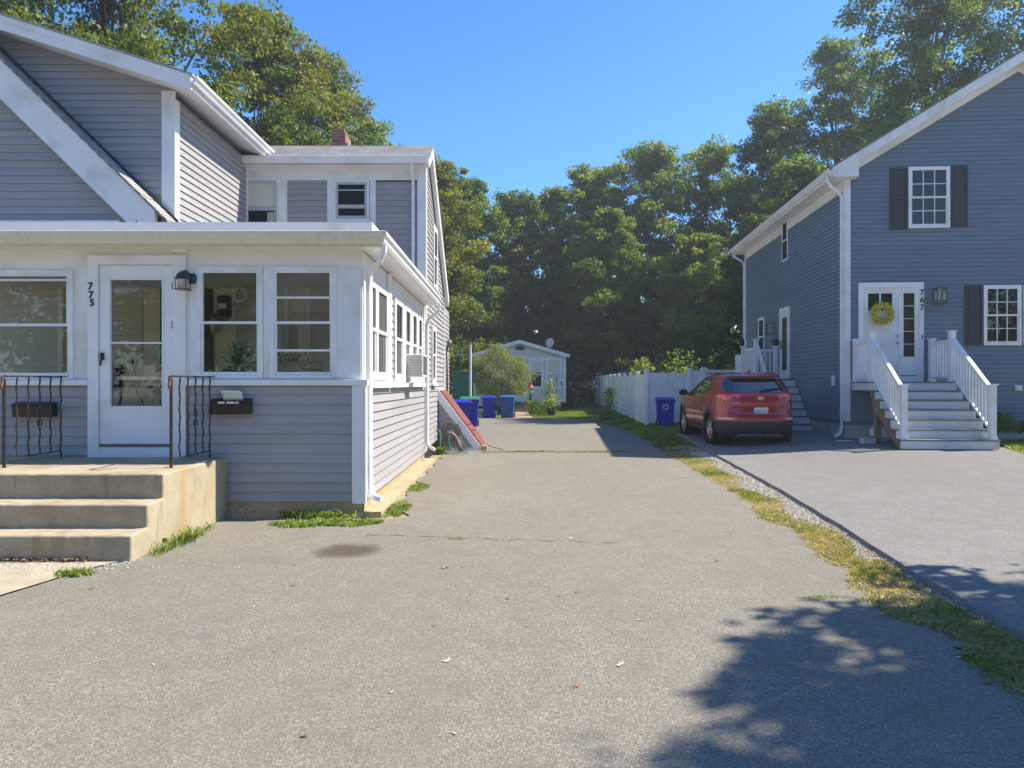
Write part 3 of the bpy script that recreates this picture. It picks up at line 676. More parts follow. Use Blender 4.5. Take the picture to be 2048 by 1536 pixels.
# foundation blocks
m=MB(); PF.box(m,ux(440),XW-.0,.045,.172,-.1,-.02)
for px in (524,603,680): PF.box(m,ux(px),ux(px)+.004,.045,.172,-.02,-.0185)
PF.box(m,ux(436),XW+.02,-.04,.045,-.1,.03)
PS.box(m,.03,6.3,.0,.30,-.1,-.012); PS.box(m,.0,6.4,-.05,.05,-.1,.22)
m.build('foundation','block',H,bevel=.006)
# ---- porch side wall
L=6.35
SW=[(.42,.78),(.90,1.62)]; S4=[(2.42,3.10),(3.42,4.02),(4.30,4.86),(5.14,5.66)]
zt=2.80; zb=1.66
hs=[(a,b,zb,zt) for a,b in SW]+[(a,b,zb,zt) for a,b in S4]
m=MB(); holes_wall(m,PS,.101,L,.28,3.118,hs,-.10,-.004); m.build('porch_side_wall','porchwhite',H)
m=MB(); siding(m,PS,.172,1.50,.10,L,n0=0); m.cut(); siding(m,PS,1.56,zt,1.93,2.25,n0=0); m.cut(); siding(m,PS,1.56,zt,5.78,6.05); m.build('porch_side_siding','siding',H,fix=False)
for i,(a,b) in enumerate(SW+S4):
    window(H,PS,a,b,zb,zt,cw=.07 if i>1 else .05,cp=.03,st=.04,backing=None,sill=False)
m=MB()
for i,(a,b) in enumerate(SW+S4): PS.quad(m,a+.03,b-.03,zb+.03,lerp(zb,zt,.52 if i>1 else .98),.004); m.cut()
m.build('insect_screen',MAT['screen'],H,fix=False)
m=MB(); PS.box(m,.1,1.86,1.50,1.57,0,.07); m.cut(); PS.box(m,1.92,5.85,1.50,1.57,0,.075); m.build('side_sill','white',H,bevel=.004)
m=MB(); PS.box(m,1.70,1.92,1.571,3.1,0,.04); m.cut(); PS.box(m,2.25,2.33,1.571,zt+.02,0,.04); m.cut(); PS.box(m,3.2,3.3,1.571,zt,0,.035); m.build('side_casing','white',H,bevel=.003)
# ac unit
m=MB(); PS.box(m,3.44,4.00,1.665,2.04,-.15,.30); ac=thing('air_conditioner','small beige window air conditioner sticking out of a side window of the grey house','air conditioner',(XW,12.5,1.66)); m.build('case','plastic_white',ac,bevel=.01)
m=MB()
for i in range(13): PS.box(m,3.436,3.4395,1.69+i*.026,1.70+i*.026,.02,.28)
for i in range(16): PS.box(m,3.47+i*.032,3.485+i*.032,1.70,2.01,.3005,.304)
m.build('grille','taupe',ac)
# ---- porch soffit, gutter, roof edge
XG=-1.46; YG=8.50
m=MB(); m.box(XL0,XG-.05,YG+.06,8.80,3.125,3.14); m.box(XW+.001,XG-.05,8.80,15.05,3.125,3.14)
for i in range(60):
    y=8.86+i*.1; m.box(XW+.01,XG-.08,y,y+.006,3.1225,3.1245)
m.build('soffit','white',H)
m=MB(); m.box(XL0,XG-.06,YG+.05,YG+.075,3.12,3.25); m.build('fascia','cream',H)
m=MB(); m.box(XG-.09,XG-.065,YG+.076,15.0,3.12,3.25); m.build('side_fascia','white',H)
def gutter_prof(o): # outward distance o, height z
    return [(0,3.14),(.055,3.14),(.075,3.175),(.075,3.20),(.105,3.235),(.105,3.275),(.095,3.28),(.09,3.25),(.01,3.16),(0,3.28),(-.004,3.28),(-.004,3.14)]
m=MB(); pr=gutter_prof(0)
m.prism(pr,lambda p:(XL0,YG+.049-p[0],p[1]),lambda p:(XG-.06+p[0],YG+.049-p[0],p[1])); m.build('gutter','cream',H)
m=MB(); m.prism(pr,lambda p:(XG-.064+p[0],YG+.049-p[0],p[1]),lambda p:(XG-.064+p[0],14.95,p[1])); m.build('gutter','white',H)
m=MB(); m.box(XL0,ux(745)+.0,8.66,8.68,3.26,3.42); m.box(ux(745),ux(745)+.02,8.66,15.0,3.26,3.42); m.build('roof_edge_flashing','white',H)
m=MB(); m.box(XL0,ux(745)-.001,8.681,15.05,3.22,3.36); m.build('porch_roof','shingle',H)
# downspouts
def spout(pts,parent,w=.045,name='downspout'):
    m=MB(); m.tube(pts,w,4,square=True); return m.build(name,'white',parent,bevel=.006)
spout([(-1.47,8.62,3.17),(-1.475,8.62,3.06),(-1.52,8.66,2.97),(-1.62,8.74,2.90),(-1.685,8.86,2.84),(-1.695,8.90,2.72),(-1.692,8.91,.45),(-1.688,8.915,.32),(-1.66,8.88,.25),(-1.60,8.82,.21),(-1.52,8.76,.20)],H,.042)
spout([(-1.44,14.8,3.15),(-1.45,14.8,3.0),(-1.52,14.8,2.92),(-1.65,14.85,2.84),(-1.69,14.9,2.7),(-1.69,14.9,.42),(-1.66,14.86,.32),(-1.52,14.7,.26)],H,.042)
# ---- porch interior
m=MB(); m.box(XL0,XW-.1,11.40,11.45,.7,3.12); 
m.build('inner_wall','beige',H)
m=MB(); m.box(XL0,XW-.1,8.9,11.4,.62,.70); m.build('porch_floor','taupe',H); m=MB(); m.box(XL0,XW-.1,8.9,11.4,3.0,3.05); m.build('porch_ceiling','ceiling',H)
m=MB(); m.box(XW-.12,XW-.101,10.95,11.399,.7,3.0); m.build('inner_end_wall','beige',H)
IF=Fr((0,11.4,0),(1,0,0),(0,-1,0)); si=11.4/1500
def iu(px): return (px-1024)*si
def iv(py): return CH-(py-768)*si
m=MB(); siding(m,IF,.8,2.95,iu(150),iu(285)); m.cut(); siding(m,IF,.8,2.95,XL0,iu(40)); m.build('inner_siding','beigesiding',H,fix=False)
m=MB(); IF.box(m,iu(404),iu(427),.72,iv(556),0,.03); m.cut(); IF.box(m,iu(322),iu(345),.72,iv(535),0,.03); m.build('inner_door','black',H)
for a,b in ((473,571),(621,705),(-60,120)):
    m=MB(); IF.ring(m,iu(a)-.06,iu(b)+.06,iv(752)-.06,iv(552)+.06,.07,0,.04); w=m.build('inner_window','ceiling',H); 
    m=MB(); IF.quad(m,iu(a),iu(b),iv(752),iv(552),.012)
    k=iv(752)
    while k<iv(552): IF.box(m,iu(a)+.01,iu(b)-.01,k,k+.004,.012,.022); k+=.045
    m.build('blind','blind',w,fix=False)
# porch room contents
lt=thing('lantern','bronze jar lantern hanging on the inner wall of the enclosed porch','lantern',(iu(442),11.3,2.5))
m=MB(); m.lathe([(0,2.32),(.07,2.33),(.085,2.42),(.085,2.5),(.05,2.53)],(iu(441),11.22,0),12); m.build('jar','lantglass',lt,smooth=True)
m=MB(); m.lathe([(.095,2.52),(.09,2.56),(.04,2.60),(0,2.61)],(iu(441),11.22,0),12); m.tube([(iu(441),11.22,2.6),(iu(444),11.22,2.68),(iu(449),11.37,2.62)],.012,6); m.lathe([(0,0),(.075,0),(.075,-.02)],(iu(448),11.4,2.58),12,'y'); m.build('cap','rust',lt,smooth=True)
mb=thing('mailbox','black wall box with a torn paper inside the enclosed porch','mailbox',(iu(451),11.3,2.2))
m=MB(); IF.box(m,iu(438),iu(464),iv(634),iv(592),.001,.09); m.build('box','black',mb,bevel=.01); m=MB(); IF.box(m,iu(441),iu(457),iv(618),iv(608),.091,.094); m.build('paper','paper',mb)
wd=thing('wall_decoration','pale double ring ornament hanging inside the enclosed porch','ornament',(iu(488),10.9,2.4))
m=MB()
for cx,cy,r in ((490,563,.105),(487,592,.115)):
    c=(iu(cx),11.25,iv(cy)); m.lathe([(r*.68,-.012),(r,-.012),(r,.012),(r*.68,.012),(r*.68,-.012)],c,28,'y')
m.build('rings','ceiling',wd); m=MB(); m.tube([(iu(487),11.22,iv(580)),(iu(482),11.22,iv(597))],.006,5); m.tube([(iu(479),11.22,iv(607)),(iu(475),11.22,iv(615))],.006,5); m.build('pendulum','black',wd)
def spikes(parent,c,n,l,w,mat='spiky',name='leaf_rosette',droop=.5,zmin=.25):
    V=[];A=[]
    for i in range(n):
        a=random.random()*2*PI; e=random.uniform(zmin,1.35); ll=l*random.uniform(.6,1.1); d=Vector((math.cos(a)*math.cos(e),math.sin(a)*math.cos(e),math.sin(e))); s=Vector((-math.sin(a),math.cos(a),0))
        p0=Vector(c); p1=p0+d*ll*.6; p2=p0+d*ll-Vector((0,0,droop*ll*.35*math.cos(e)))
        for (q0,q1,w0,w1) in ((p0,p1,w*.7,w),(p1,p2,w,w*.05)):
            V.append([q0-s*w0/2,q0+s*w0/2,q1+s*w1/2,q1-s*w1/2]); A.append(random.random())
    return npmesh(name,np.array([[tuple(q) for q in f] for f in V]),4,mat,np.array(A),parent)
sp=thing('potted_plant','spiky blue green plant in a green glazed pot behind the left porch window','plant',(ux(470),9.15,1.64))
m=MB(); m.lathe([(0,1.65),(.10,1.65),(.13,1.70),(.135,1.775),(.12,1.775),(.11,1.75),(0,1.75)],(ux(470)-.1,9.2,0),16); m.build('pot','greenpot',sp,smooth=True); spikes(sp,(ux(470)-.1,9.2,1.76),90,.42,.02)
sp=thing('potted_plant','leafy geranium in a rough pale clay pot behind the right porch window','plant',(ux(583),9.15,1.62))
m=MB(); m.lathe([(0,1.64),(.12,1.64),(.145,1.70),(.14,1.80),(.125,1.80),(.12,1.77),(0,1.77)],(ux(580)-.12,9.2,0),14); m.build('pot','terracotta',sp,smooth=True)
P=RNG.normal(0,1,(150,3))*np.array([.16,.1,.06])+np.array([ux(578)-.15,9.2,1.86]); th=RNG.uniform(0,6.28,150)
d=np.stack([np.cos(th),np.sin(th)*.5,RNG.uniform(-.5,.5,150)],1)*.022; e=np.stack([-np.sin(th)*.3,np.cos(th)*.3,np.ones(150)],1)*.02
npmesh('foliage',np.stack([P-d,P-e,P+d,P+e],1),4,'leaf',RNG.uniform(0,1,150),sp)
# interior ledge carrying pots
m=MB(); m.box(XL0,XW-.12,8.93,9.32,1.60,1.64); m.build('window_ledge','ceiling',H)
bt=thing('clutter_caddy','small pale caddy with dark jars on the porch window ledge','caddy',(ux(440),9.1,1.64))
m=MB(); m.box(ux(432)-.05,ux(452)-.05,9.05,9.15,1.641,1.70); m.build('tray','plastic_white',bt); 
for i in range(3):
    m=MB(); m.lathe([(0,1.70),(.016,1.70),(.016,1.73),(0,1.735)],(ux(437)-.05+i*.035,9.1,0),8); m.build('jar','black',bt)
ch=thing('patio_chair','dark metal lattice back chair inside the enclosed porch','chair',(ux(622),9.7,.7))
m=MB(); x0,x1=iu(620)-.25+.3,iu(662)-.1+.3; yy=9.75
x0,x1=(600-1024)*yy/1500,(643-1024)*yy/1500
zt_,zb_=CH+(768-722)*yy/1500,CH+(768-750)*yy/1500
m.tube([(x0,yy,zb_-.25),(x0,yy,zt_),(x1,yy,zt_-.02),(x1,yy,zb_-.25)],.013,6); m.tube([(x0,yy,zt_-.1),(x1,yy,zt_-.11)],.008,6)
for i in range(6):
    a=lerp(x0,x1,i/6); b=lerp(x0,x1,(i+1)/6); m.tube([(a,yy,zb_),(b,yy,zt_-.1)],.005,4); m.tube([(b,yy,zb_),(a,yy,zt_-.1)],.005,4)
m.build('backrest','iron',ch)
m=MB(); m.box(x0,x1,yy,yy+.42,1.14,1.17); m.build('seat','iron',ch)
for dx in (x0+.01,x1-.01):
    for dy in (.01,.41):
        m=MB(); m.tube([(dx,yy+dy,.7),(dx,yy+dy,1.14)],.012,6); m.build('leg','iron',ch)
tb=thing('plant_stand','round metal table with pots behind the glass of the front door','table',(iu(252)-.1,10.6,.7))
tx,ty=(255-1024)*10.4/1500,10.4; tz=CH-(772-768)*10.4/1500
m=MB(); m.lathe([(0,tz-.02),(.32,tz-.02),(.32,tz),(0,tz)],(tx,ty,0),20); m.build('tabletop','iron',tb)
for a in (.5,2.6,4.7):
    m=MB(); m.tube([(tx+.1*math.cos(a),ty+.1*math.sin(a),tz-.02),(tx+.22*math.cos(a),ty+.22*math.sin(a),1.2),(tx+.3*math.cos(a),ty+.3*math.sin(a),.7)],.009,6); m.build('leg','iron',tb)
sp=thing('potted_plant','dark spiky dracaena in a small black pot on the round table inside the door','plant',(tx+.1,ty,tz))
m=MB(); m.lathe([(0,tz),(.07,tz),(.09,tz+.14),(0,tz+.13)],(tx+.1,ty,0),12); m.build('pot','black',sp); spikes(sp,(tx+.1,ty,tz+.13),46,.34,.014,'leafd')
sp=thing('round_pot','ribbed dark pot with a round top on the round table inside the door','pot',(tx-.14,ty,tz))
m=MB(); m.lathe([(0,tz+.001),(.11,tz+.001),(.14,tz+.12),(.13,tz+.24),(.08,tz+.30),(0,tz+.31)],(tx-.14,ty,0),16); m.build('body','clad',sp,smooth=True)
# ---- steep gable in front block, upper walls
YGb=11.45; sg=YGb/1500
GF=Fr((0,YGb,0),(1,0,0),(0,-1,0))
def gu(px): return (px-1024)*sg
def gv(py): return CH-(py-768)*sg
# rake: outer top line through (0,110),(345,447); board lower line (0,205),(268,447)
sl=(gv(447)-gv(110))/(gu(345)-gu(0))
def topz(x): return gv(447)+sl*(x-gu(345))
def lowz(x): return gv(447)+ (gv(447)-gv(203))/(gu(268)-gu(0))*(x-gu(268))
zlo=3.36; zA=9.0
xr_of=lambda z: gu(268)+(z-gv(447))*(gu(268)-gu(0))/(gv(447)-gv(203))
m=MB(); siding(m,Fr((0,YGb+.1,0),(1,0,0),(0,-1,0)),3.45,8.2,-12.5,lambda z:xr_of(z)+.15,pitch=.119); m.build('gable_siding','siding',H,fix=False)
m=MB(); m.add([(-12.5,YGb+.12,3.3),(-4.9,YGb+.12,3.3),(-9.8,YGb+.12,8.4),(-12.5,YGb+.12,8.4)],[(0,1,2,3)]); m.build('gable_backing','siding',H,fix=False)
# fascia board (parallelogram prism) with stepped profile
def rake(mb,y0,y1,dz0,dz1,xa,xb,base=topz):
    mb.hexa([(xa,y0,base(xa)+dz0),(xb,y0,base(xb)+dz0),(xb,y1,base(xb)+dz0),(xa,y1,base(xa)+dz0),(xa,y0,base(xa)+dz1),(xb,y0,base(xb)+dz1),(xb,y1,base(xb)+dz1),(xa,y1,base(xa)+dz1)])
xa,xb=-10.5,gu(318)
m=MB(); rake(m,YGb-.10,YGb-.05,-.46,-.03,xa,xb); rake(m,YGb-.13,YGb-.1005,-.20,-.03,xa,xb); rake(m,YGb-.15,YGb-.1305,-.12,-.03,xa,xb); 
m.build('rake_board','white',H)
m=MB(); rake(m,YGb-.05,YGb+.095,-.46,-.44,xa,xb); rake(m,YGb-.085,YGb-.0505,-.64,-.462,xa,gu(270)+.05); m.build('rake_frieze','white',H)
m=MB(); rake(m,YGb-.17,13.2,-.029,.0,xa,gu(345))
for i in range(60):
    x=gu(345)-.02-i*.10; 
    m.hexa([(x-.10,YGb-.175+.012*(i%2),topz(x-.1)+.001),(x,YGb-.175+.012*(i%2),topz(x)+.012),(x,13.2,topz(x)+.012),(x-.10,13.2,topz(x-.1)+.001),(x-.10,YGb-.175+.012*(i%2),topz(x-.1)+.007),(x,YGb-.175+.012*(i%2),topz(x)+.02),(x,13.2,topz(x)+.02),(x-.10,13.2,topz(x-.1)+.007)])
m.build('steep_roof','shingle_sunlit',H)
m=MB(); rake(m,11.745,11.775,.0,.07,xa,gu(345)-.05); m.build('step_flashing','shutter',H)
m=MB(); m.box(gu(0)-1,gu(240),YGb-.02,YGb+.0,gv(445)-.05,gv(441)); m.build('starter_strip','white',H)
# upper (dormer) wall
YD=11.85; UF=Fr((0,YD,0),(1,0,0),(0,-1,0)); XU=-5.33
sd=YD/1500
er=lambda x: 6.10+(-4.89-x)*.315      # rake top height at x
m=MB(); siding(m,UF,3.4,8.0,lambda z:-12.5 if z<6 else -12.5,lambda z: min(XU, -4.89-(z-6.05)/.315),pitch=.1143,brk=(6.18,)); m.build('upper_front_siding','siding',H,fix=False)
m=MB(); UF.box(m,ux(0)*0+(325-1024)*sd,XU+.02,3.4,6.17,.0,.035)
for k_ in (.03,.06,.11): UF.box(m,(325-1024)*sd+k_,(325-1024)*sd+k_+.008,3.4,6.17,.035,.039)
US=Fr((XU,YD,0),(0,1,0),(1,0,0)); US.box(m,-.0,.14,3.4,6.055,0,.021); m.cut(); US.box(m,3.16,3.24,3.4,6.055,0,.03)
m.build('corner_board','white',H,bevel=.003)
m=MB(); siding(m,US,3.4,6.055,.14,3.16); m.build('upper_side_siding','siding',H,fix=False)
m=MB(); m.box(-12.4,XU-.004,YD+.005,15.1,3.3,5.95); m.build('upper_wall_core','dark',H)
# dormer roof: shallow slab with rake overhang
XE=-4.89; Y0=11.42; Y1=15.32
zr=lambda x: 6.255+(XE-x)*.315
def slab(mb,xa,xb,y0,y1,d0,d1): mb.hexa([(xa,y0,zr(xa)+d0),(xb,y0,zr(xb)+d0),(xb,y1,zr(xb)+d0),(xa,y1,zr(xa)+d0),(xa,y0,zr(xa)+d1),(xb,y0,zr(xb)+d1),(xb,y1,zr(xb)+d1),(xa,y1,zr(xa)+d1)])
m=MB(); slab(m,-12,XE+.03,Y0-.03,Y1,.0,.03); m.build('dormer_roof','shingle_sunlit',H)
m=MB(); slab(m,-12,XE-.0,Y0,Y0+.03,-.22,-.002); slab(m,-12,XE,Y0-.02,Y0-.001,-.09,-.002); m.box(XE-.03,XE-.001,Y0+.031,Y1,6.255-.20,6.255-.003)
m.build('dormer_fascia','white',H)
m=MB(); slab(m,-12,XE-.031,Y0+.031,Y1,-.20,-.185); 
m.build('dormer_soffit','white',H)
gp2=[(0,-.13),(.05,-.13),(.07,-.09),(.10,-.05),(.10,-.01),(.09,-.005),(.085,-.03),(.01,-.1),(0,-.0)]
m=MB(); m.prism(gp2,lambda p:(XE+p[0],Y0-.01,6.255+p[1]),lambda p:(XE+p[0],Y1,6.255+p[1])); m.build('gutter','white',H)
# ---- rear two storey block
YM=15.1; sm=YM/1500; MF=Fr((0,YM,0),(1,0,0),(0,-1,0)); MS=Fr((XW,YM,0),(0,1,0),(1,0,0))
def mu(px): return (px-1024)*sm
def mv(py): return CH-(py-768)*sm
m=MB(); m.box(-12.3,XW-.005,YM+.005,19.3,-.02,5.85); m.build('main_wall_core','dark',H)
m=MB(); siding(m,MF,3.3,mv(360),mu(575),mu(655)); m.cut(); siding(m,MF,3.3,mv(364),mu(752),mu(851)); m.build('main_front_siding','siding',H,fix=False)
m=MB()
for a,b in ((558,575),(655,668),(740,752)): MF.box(m,mu(a),mu(b),3.3,mv(358),0,.03); m.cut()
MF.box(m,mu(498)-.1,mu(835),mv(361),mv(343),0,.032); m.build('wall_trim','porchwhite',H,bevel=.003)
m=MB(); MF.box(m,mu(835),XW+.03,3.3,mv(343),0,.036); m.cut(); MS.box(m,0,.13,.2,mv(335),0,.03); m.build('corner_board','white',H,bevel=.003)
m=MB(); MF.box(m,mu(498)-.6,XW+.03,mv(343),mv(329),0,.05); m.build('frieze','white',H)
wq=window(H,MF,mu(470),mu(555),4.50,mv(362),cw=.03,cp=.05,st=.05,backing='dark',mid=.5,sill=False,blindh=.46,mats='sat')
m=MB()
for k_ in range(7): MF.box(m,mu(536)+k_*.025,mu(536)+k_*.025+.012,4.55,5.0,.022,.03)
m.build('curtain','paper',wq)
window(H,MF,mu(672),mu(735),mv(438),mv(365),cw=.04,cp=.05,st=.05,backing='dark',mid=.33,sill=True,extra=((.78,1),),mats='sat')
# front slope with gutter
ZE=mv(322); 
m=MB(); m.hexa([(mu(470)-3,14.85,ZE-.03),(XW+.12,14.85,ZE-.03),(XW+.12,15.55,6.44),(mu(470)-3,15.55,6.44),(mu(470)-3,14.85,ZE+.01),(XW+.12,14.85,ZE+.01),(XW+.12,15.55,6.49),(mu(470)-3,15.55,6.49)])
m.hexa([(mu(470)-3,15.55,6.44),(XW+.12,15.55,6.44),(XW+.12,19.5,3.75),(mu(470)-3,19.5,3.75),(mu(470)-3,15.55,6.489),(XW+.12,15.55,6.489),(XW+.12,19.5,3.8),(mu(470)-3,19.5,3.8)])
m.build('main_roof','shingle',H)
m=MB(); m.prism([(a,b*1.15) for a,b in gp2],lambda p:(mu(470)-.4,14.85-p[0],ZE+.02+p[1]),lambda p:(XW+.10,14.85-p[0],ZE+.02+p[1])); m.box(mu(470)-.4,XW+.09,14.851,15.05,ZE-.16,ZE-.14); m.build('gutter','white',H)
m=MB(); m.box(XW+.085,XW+.115,14.86,14.9,ZE-.14,ZE-.02)
m.hexa([(XW+.03,14.85,ZE-.20),(XW+.119,14.85,ZE-.20),(XW+.119,15.55,6.24),(XW+.03,15.55,6.24),(XW+.03,14.85,ZE-.031),(XW+.119,14.85,ZE-.031),(XW+.119,15.55,6.439),(XW+.03,15.55,6.439)])
m.hexa([(XW+.03,15.55,6.24),(XW+.119,15.55,6.24),(XW+.119,19.5,3.56),(XW+.03,19.5,3.56),(XW+.03,15.55,6.439),(XW+.119,15.55,6.439),(XW+.119,19.5,3.749),(XW+.03,19.5,3.749)])
m.build('rake_board','white',H)
# right gable wall
def back_lim(z): return 4.2 if z<3.8 else .45+(6.4-z)/.683
m=MB(); siding(m,MS,.25,6.42,lambda z: .13 if z<5.86 else .13+(z-5.86)*.6,lambda z:min(4.2,back_lim(z)),brk=(3.84,5.86)); m.build('gable_end_siding','siding',H,fix=False)
m=MB(); m.box(XW-.12,XW-.006,15.3,17.5,5.0,5.85); m.add([(XW-.006,15.15,5.85),(XW-.006,15.56,6.35),(XW-.006,16.3,5.85)],[(0,1,2)]); m.build('gable_core','dark',H,fix=False)
m=MB(); MS.box(m,4.1,4.2,.2,3.8,0,.03); m.build('corner_board','white',H); m=MB(); MS.box(m,0,4.2,-.02,.25,-.1,-.01); m.build('foundation','block',H)
window(H,MS,1.45,2.1,3.75,5.0,cw=.08,cp=.05,sill=True)
window(H,MS,1.15,1.75,1.62,2.75,cw=.08,cp=.05,sill=True)
spout([(mu(827),14.80,ZE-.06),(mu(827),14.82,ZE-.22),(mu(827),15.03,ZE-.42),(mu(827),15.045,ZE-.6),(mu(827),15.045,3.42)],H,.042)
# chimney
ch=MB(); ch.box((658-1024)*.0113,(694-1024)*.0113,17.0,17.7,4.5,7.02); ch.box((661-1024)*.0113,(689-1024)*.0113,17.05,17.65,7.02,7.28); ch.box((665-1024)*.0113,(686-1024)*.0113,17.08,17.6,7.28,7.36); ch.build('chimney','brick',H,bevel=.01)
# rear lean-to edge and meter
m=MB(); m.box(-6,-1.80,19.31,21.4,0,3.6); m.build('rear_wing','siding',H)
m=MB(); RSd=Fr((-1.80,19.31,0),(0,1,0),(1,0,0)); siding(m,RSd,.2,3.5,.0,2.05); m.build('rear_wing_siding','siding',H,fix=False)
m=MB(); m.lathe([(0,-.06),(.09,-.06),(.10,0),(.09,.06),(0,.07)],(-1.66,19.9,2.62),12,'x'); m.tube([(-1.72,19.9,2.55),(-1.72,19.9,1.2)],.03,8); m.build('meter_head','taupe',H,smooth=True)
# house numbers 775
for ch_,px,py in (('7',183.5,574),('7',184.5,591),('5',187,606.5)):
    text(ch_,.115,'black',Vector((ux(px)+.004,8.8-.036,vz(py))),RX,'house_number',H,.006,.003)
# ---- wall lantern by the door
wl=thing('wall_lantern','weathered bronze barn lantern on the porch wall right of the front door','lantern',(ux(385),8.8,vz(560)))
m=MB(); m.lathe([(0,0),(.062,0),(.06,-.03),(.03,-.045),(0,-.05)],(ux(386),8.8,vz(558)),18,'y'); m.build('wall_plate','teal',wl,smooth=True)
m=MB(); cx,cy=ux(377),8.8-.15; m.lathe([(.0,vz(546)),(.03,vz(547)),(.065,vz(552)),(.082,vz(560)),(.085,vz(561))],(cx,cy,0),16); m.tube([(cx,cy,vz(547)),(cx+.01,cy+.05,vz(544)),(ux(386),8.76,vz(553))],.012,6); m.build('hood','teal',wl,smooth=True)
m=MB(); m.lathe([(.06,vz(562)),(.06,vz(581)),(0,vz(581.5))],(cx,cy,0),16); m.build('glass','lantglass',wl,smooth=True)
m=MB()
for i in range(4):
    a=PI/4+i*PI/2; m.tube([(cx+.088*math.cos(a),cy+.088*math.sin(a),vz(561)),(cx+.085*math.cos(a),cy+.085*math.sin(a),vz(583))],.005,5)
for z in (vz(561),vz(582)):
    m.tube([(cx+.1*math.cos(PI/4+i*PI/2),cy+.1*math.sin(PI/4+i*PI/2),z) for i in range(5)],.005,5)
m.build('cage','iron',wl)
# ---- mailboxes on the siding
def mailbox(x0,x1,z0,z1,label,paper):
    t=thing('mailbox',label,'mailbox',((x0+x1)/2,8.78,z0))
    m=MB(); yb=8.775
    m.hexa([(x0,yb-.085,z0),(x1,yb-.085,z0),(x1,yb,z0),(x0,yb,z0),(x0-.0,yb-.11,z1-.05),(x1,yb-.11,z1-.05),(x1,yb,z1-.02),(x0,yb,z1-.02)]); m.build('box','black',t,bevel=.008)
    m=MB(); m.hexa([(x0-.004,yb-.118,z1-.049),(x1+.004,yb-.118,z1-.049),(x1+.004,yb-.0,z1-.019),(x0-.004,yb,z1-.019),(x0-.004,yb-.118,z1-.035),(x1+.004,yb-.118,z1-.035),(x1+.004,yb,z1),(x0-.004,yb,z1)]); m.build('lid','black',t,bevel=.004)
    if paper:
        m=MB(); xa,xb=x0+.13,x0+.36
        P=[(xa+(xb-xa)*i/6,yb-.06-.02*math.sin(i*.5),z1+.075+.006*math.sin(i)) for i in range(7)]; Q=[(xa+.01+(xb-xa)*i/6,yb-.05,z1-.015) for i in range(7)]
        m.add(P+Q,[(i,i+1,i+8,i+7) for i in range(6)]); m.tube([(xa,yb-.075,z1+.075),(xb-.02,yb-.075,z1+.07)],.018,8)
        m.build('letter','paper',t)
        m=MB(); 
        for a,b in ((.10,.18),(.20,.29),(.30,.34)): m.box(x0+a,x0+b,yb-.1205,yb-.119,z1-.062,z1-.04)
        m.build('sticker','paper',t)
    return t
mailbox(ux(37),ux(118),vz(833),vz(803),'black wall mailbox on the siding behind the left iron railing',False)
mailbox(ux(428),ux(507),vz(828),vz(796),'black wall mailbox with white mail on top, right of the front door',True)
# ---- steps with railings
ST=thing('front_steps','weathered concrete front steps with a broad landing and two iron railings','steps',(-4.5,7.5,0))
XR_=-3.33; XLs=-5.62
prof=[(8.765,-.03),(8.765,.695),(7.17,.69),(7.165,.60),(7.17,.455),(6.86,.448),(6.855,.36),(6.86,.232),(6.56,.222),(6.56,-.03)]
bmx=bmesh.new()
def jx(): return random.uniform(-.006,.006)
m=MB(); n_=len(prof)
cols=24; xs_=[lerp(XLs,XR_,i/cols) for i in range(cols+1)]
# refined profile for rough edges
rp=[]
for (a,b),(c,d) in zip(prof,prof[1:]):
    k_=max(1,int(math.hypot(c-a,d-b)/.06)); rp+= [(lerp(a,c,i/k_),lerp(b,d,i/k_)) for i in range(k_)]
rp.append(prof[-1]); NP=len(rp)
for ix,x in enumerate(xs_):
    for (y,z) in rp:
        b=z<.03; m.v.append((x+(random.uniform(-.005,.005) if 0<ix<cols else .0),y+(random.uniform(-.006,.006)+( -.015 if b else 0)),z+random.uniform(-.003,.003)))
for ix in range(cols):
    for q in range(NP-1): m.f.append((ix*NP+q,(ix+1)*NP+q,(ix+1)*NP+q+1,ix*NP+q+1))
m.f.append(tuple(range(NP))); m.f.append(tuple(cols*NP+q for q in range(NP)))
st=m.build('concrete_block','step',ST,smooth='auto'); b=st.modifiers.new('bevel','BEVEL'); b.width=.014; b.segments=2; b.angle_limit=R(50)
def railing(x,y0,y1,lab):
    z0=.69; top=.69+.94
    r=MB(); r.tube([(x,y0,z0),(x,y0,top-.03)],.017,4,square=True); post=r.build('post','iron',ST)
    r=MB(); r.tube([(x,y0,top-.04),(x,y0-.035,top-.01),(x,y0-.03,top-.06),(x,y0-.045,top-.10),(x,y0-.03,top-.125)],.017,6); r.build('handrail_curl','rust',post)
    r=MB(); r.tube([(x,y0,top),(x,y1,top)],.013,4,square=True); r.box(x-.02,x+.02,y1-.02,y1+.08,top+.0,top+.012); r.build('top_rail','iron',ST)
    r=MB(); r.tube([(x,y0+.02,z0+.09),(x,y1,z0+.09)],.009,4,square=True); r.build('bottom_rail','iron',ST)
    n=5
    for i in range(n):
        y=lerp(y0,y1,(i+1)/n*.98); r=MB(); pts=[(x+.004*math.cos(k*1.2),y+.004*math.sin(k*1.2),lerp(z0+(.09 if i<n-1 else 0),top,k/22)) for k in range(23)]
        r.tube(pts,[.0085+.0025*(k%2) for k in range(23)],5)
        if i==2:
            for sg_ in (-1,1):
                for s2 in (-1,1):
                    zc=lerp(z0,top,.52)+s2*.055; r.tube([(x,y+sg_*.008,zc-s2*.03),(x,y+sg_*.03,zc-s2*.035),(x,y+sg_*.045,zc),(x,y+sg_*.035,zc+s2*.03),(x,y+sg_*.018,zc+s2*.02)],.006,5)
        r.build('baluster','iron',ST)
railing(-3.49,7.68,8.68,'r'); railing(-5.2,7.68,8.66,'l')
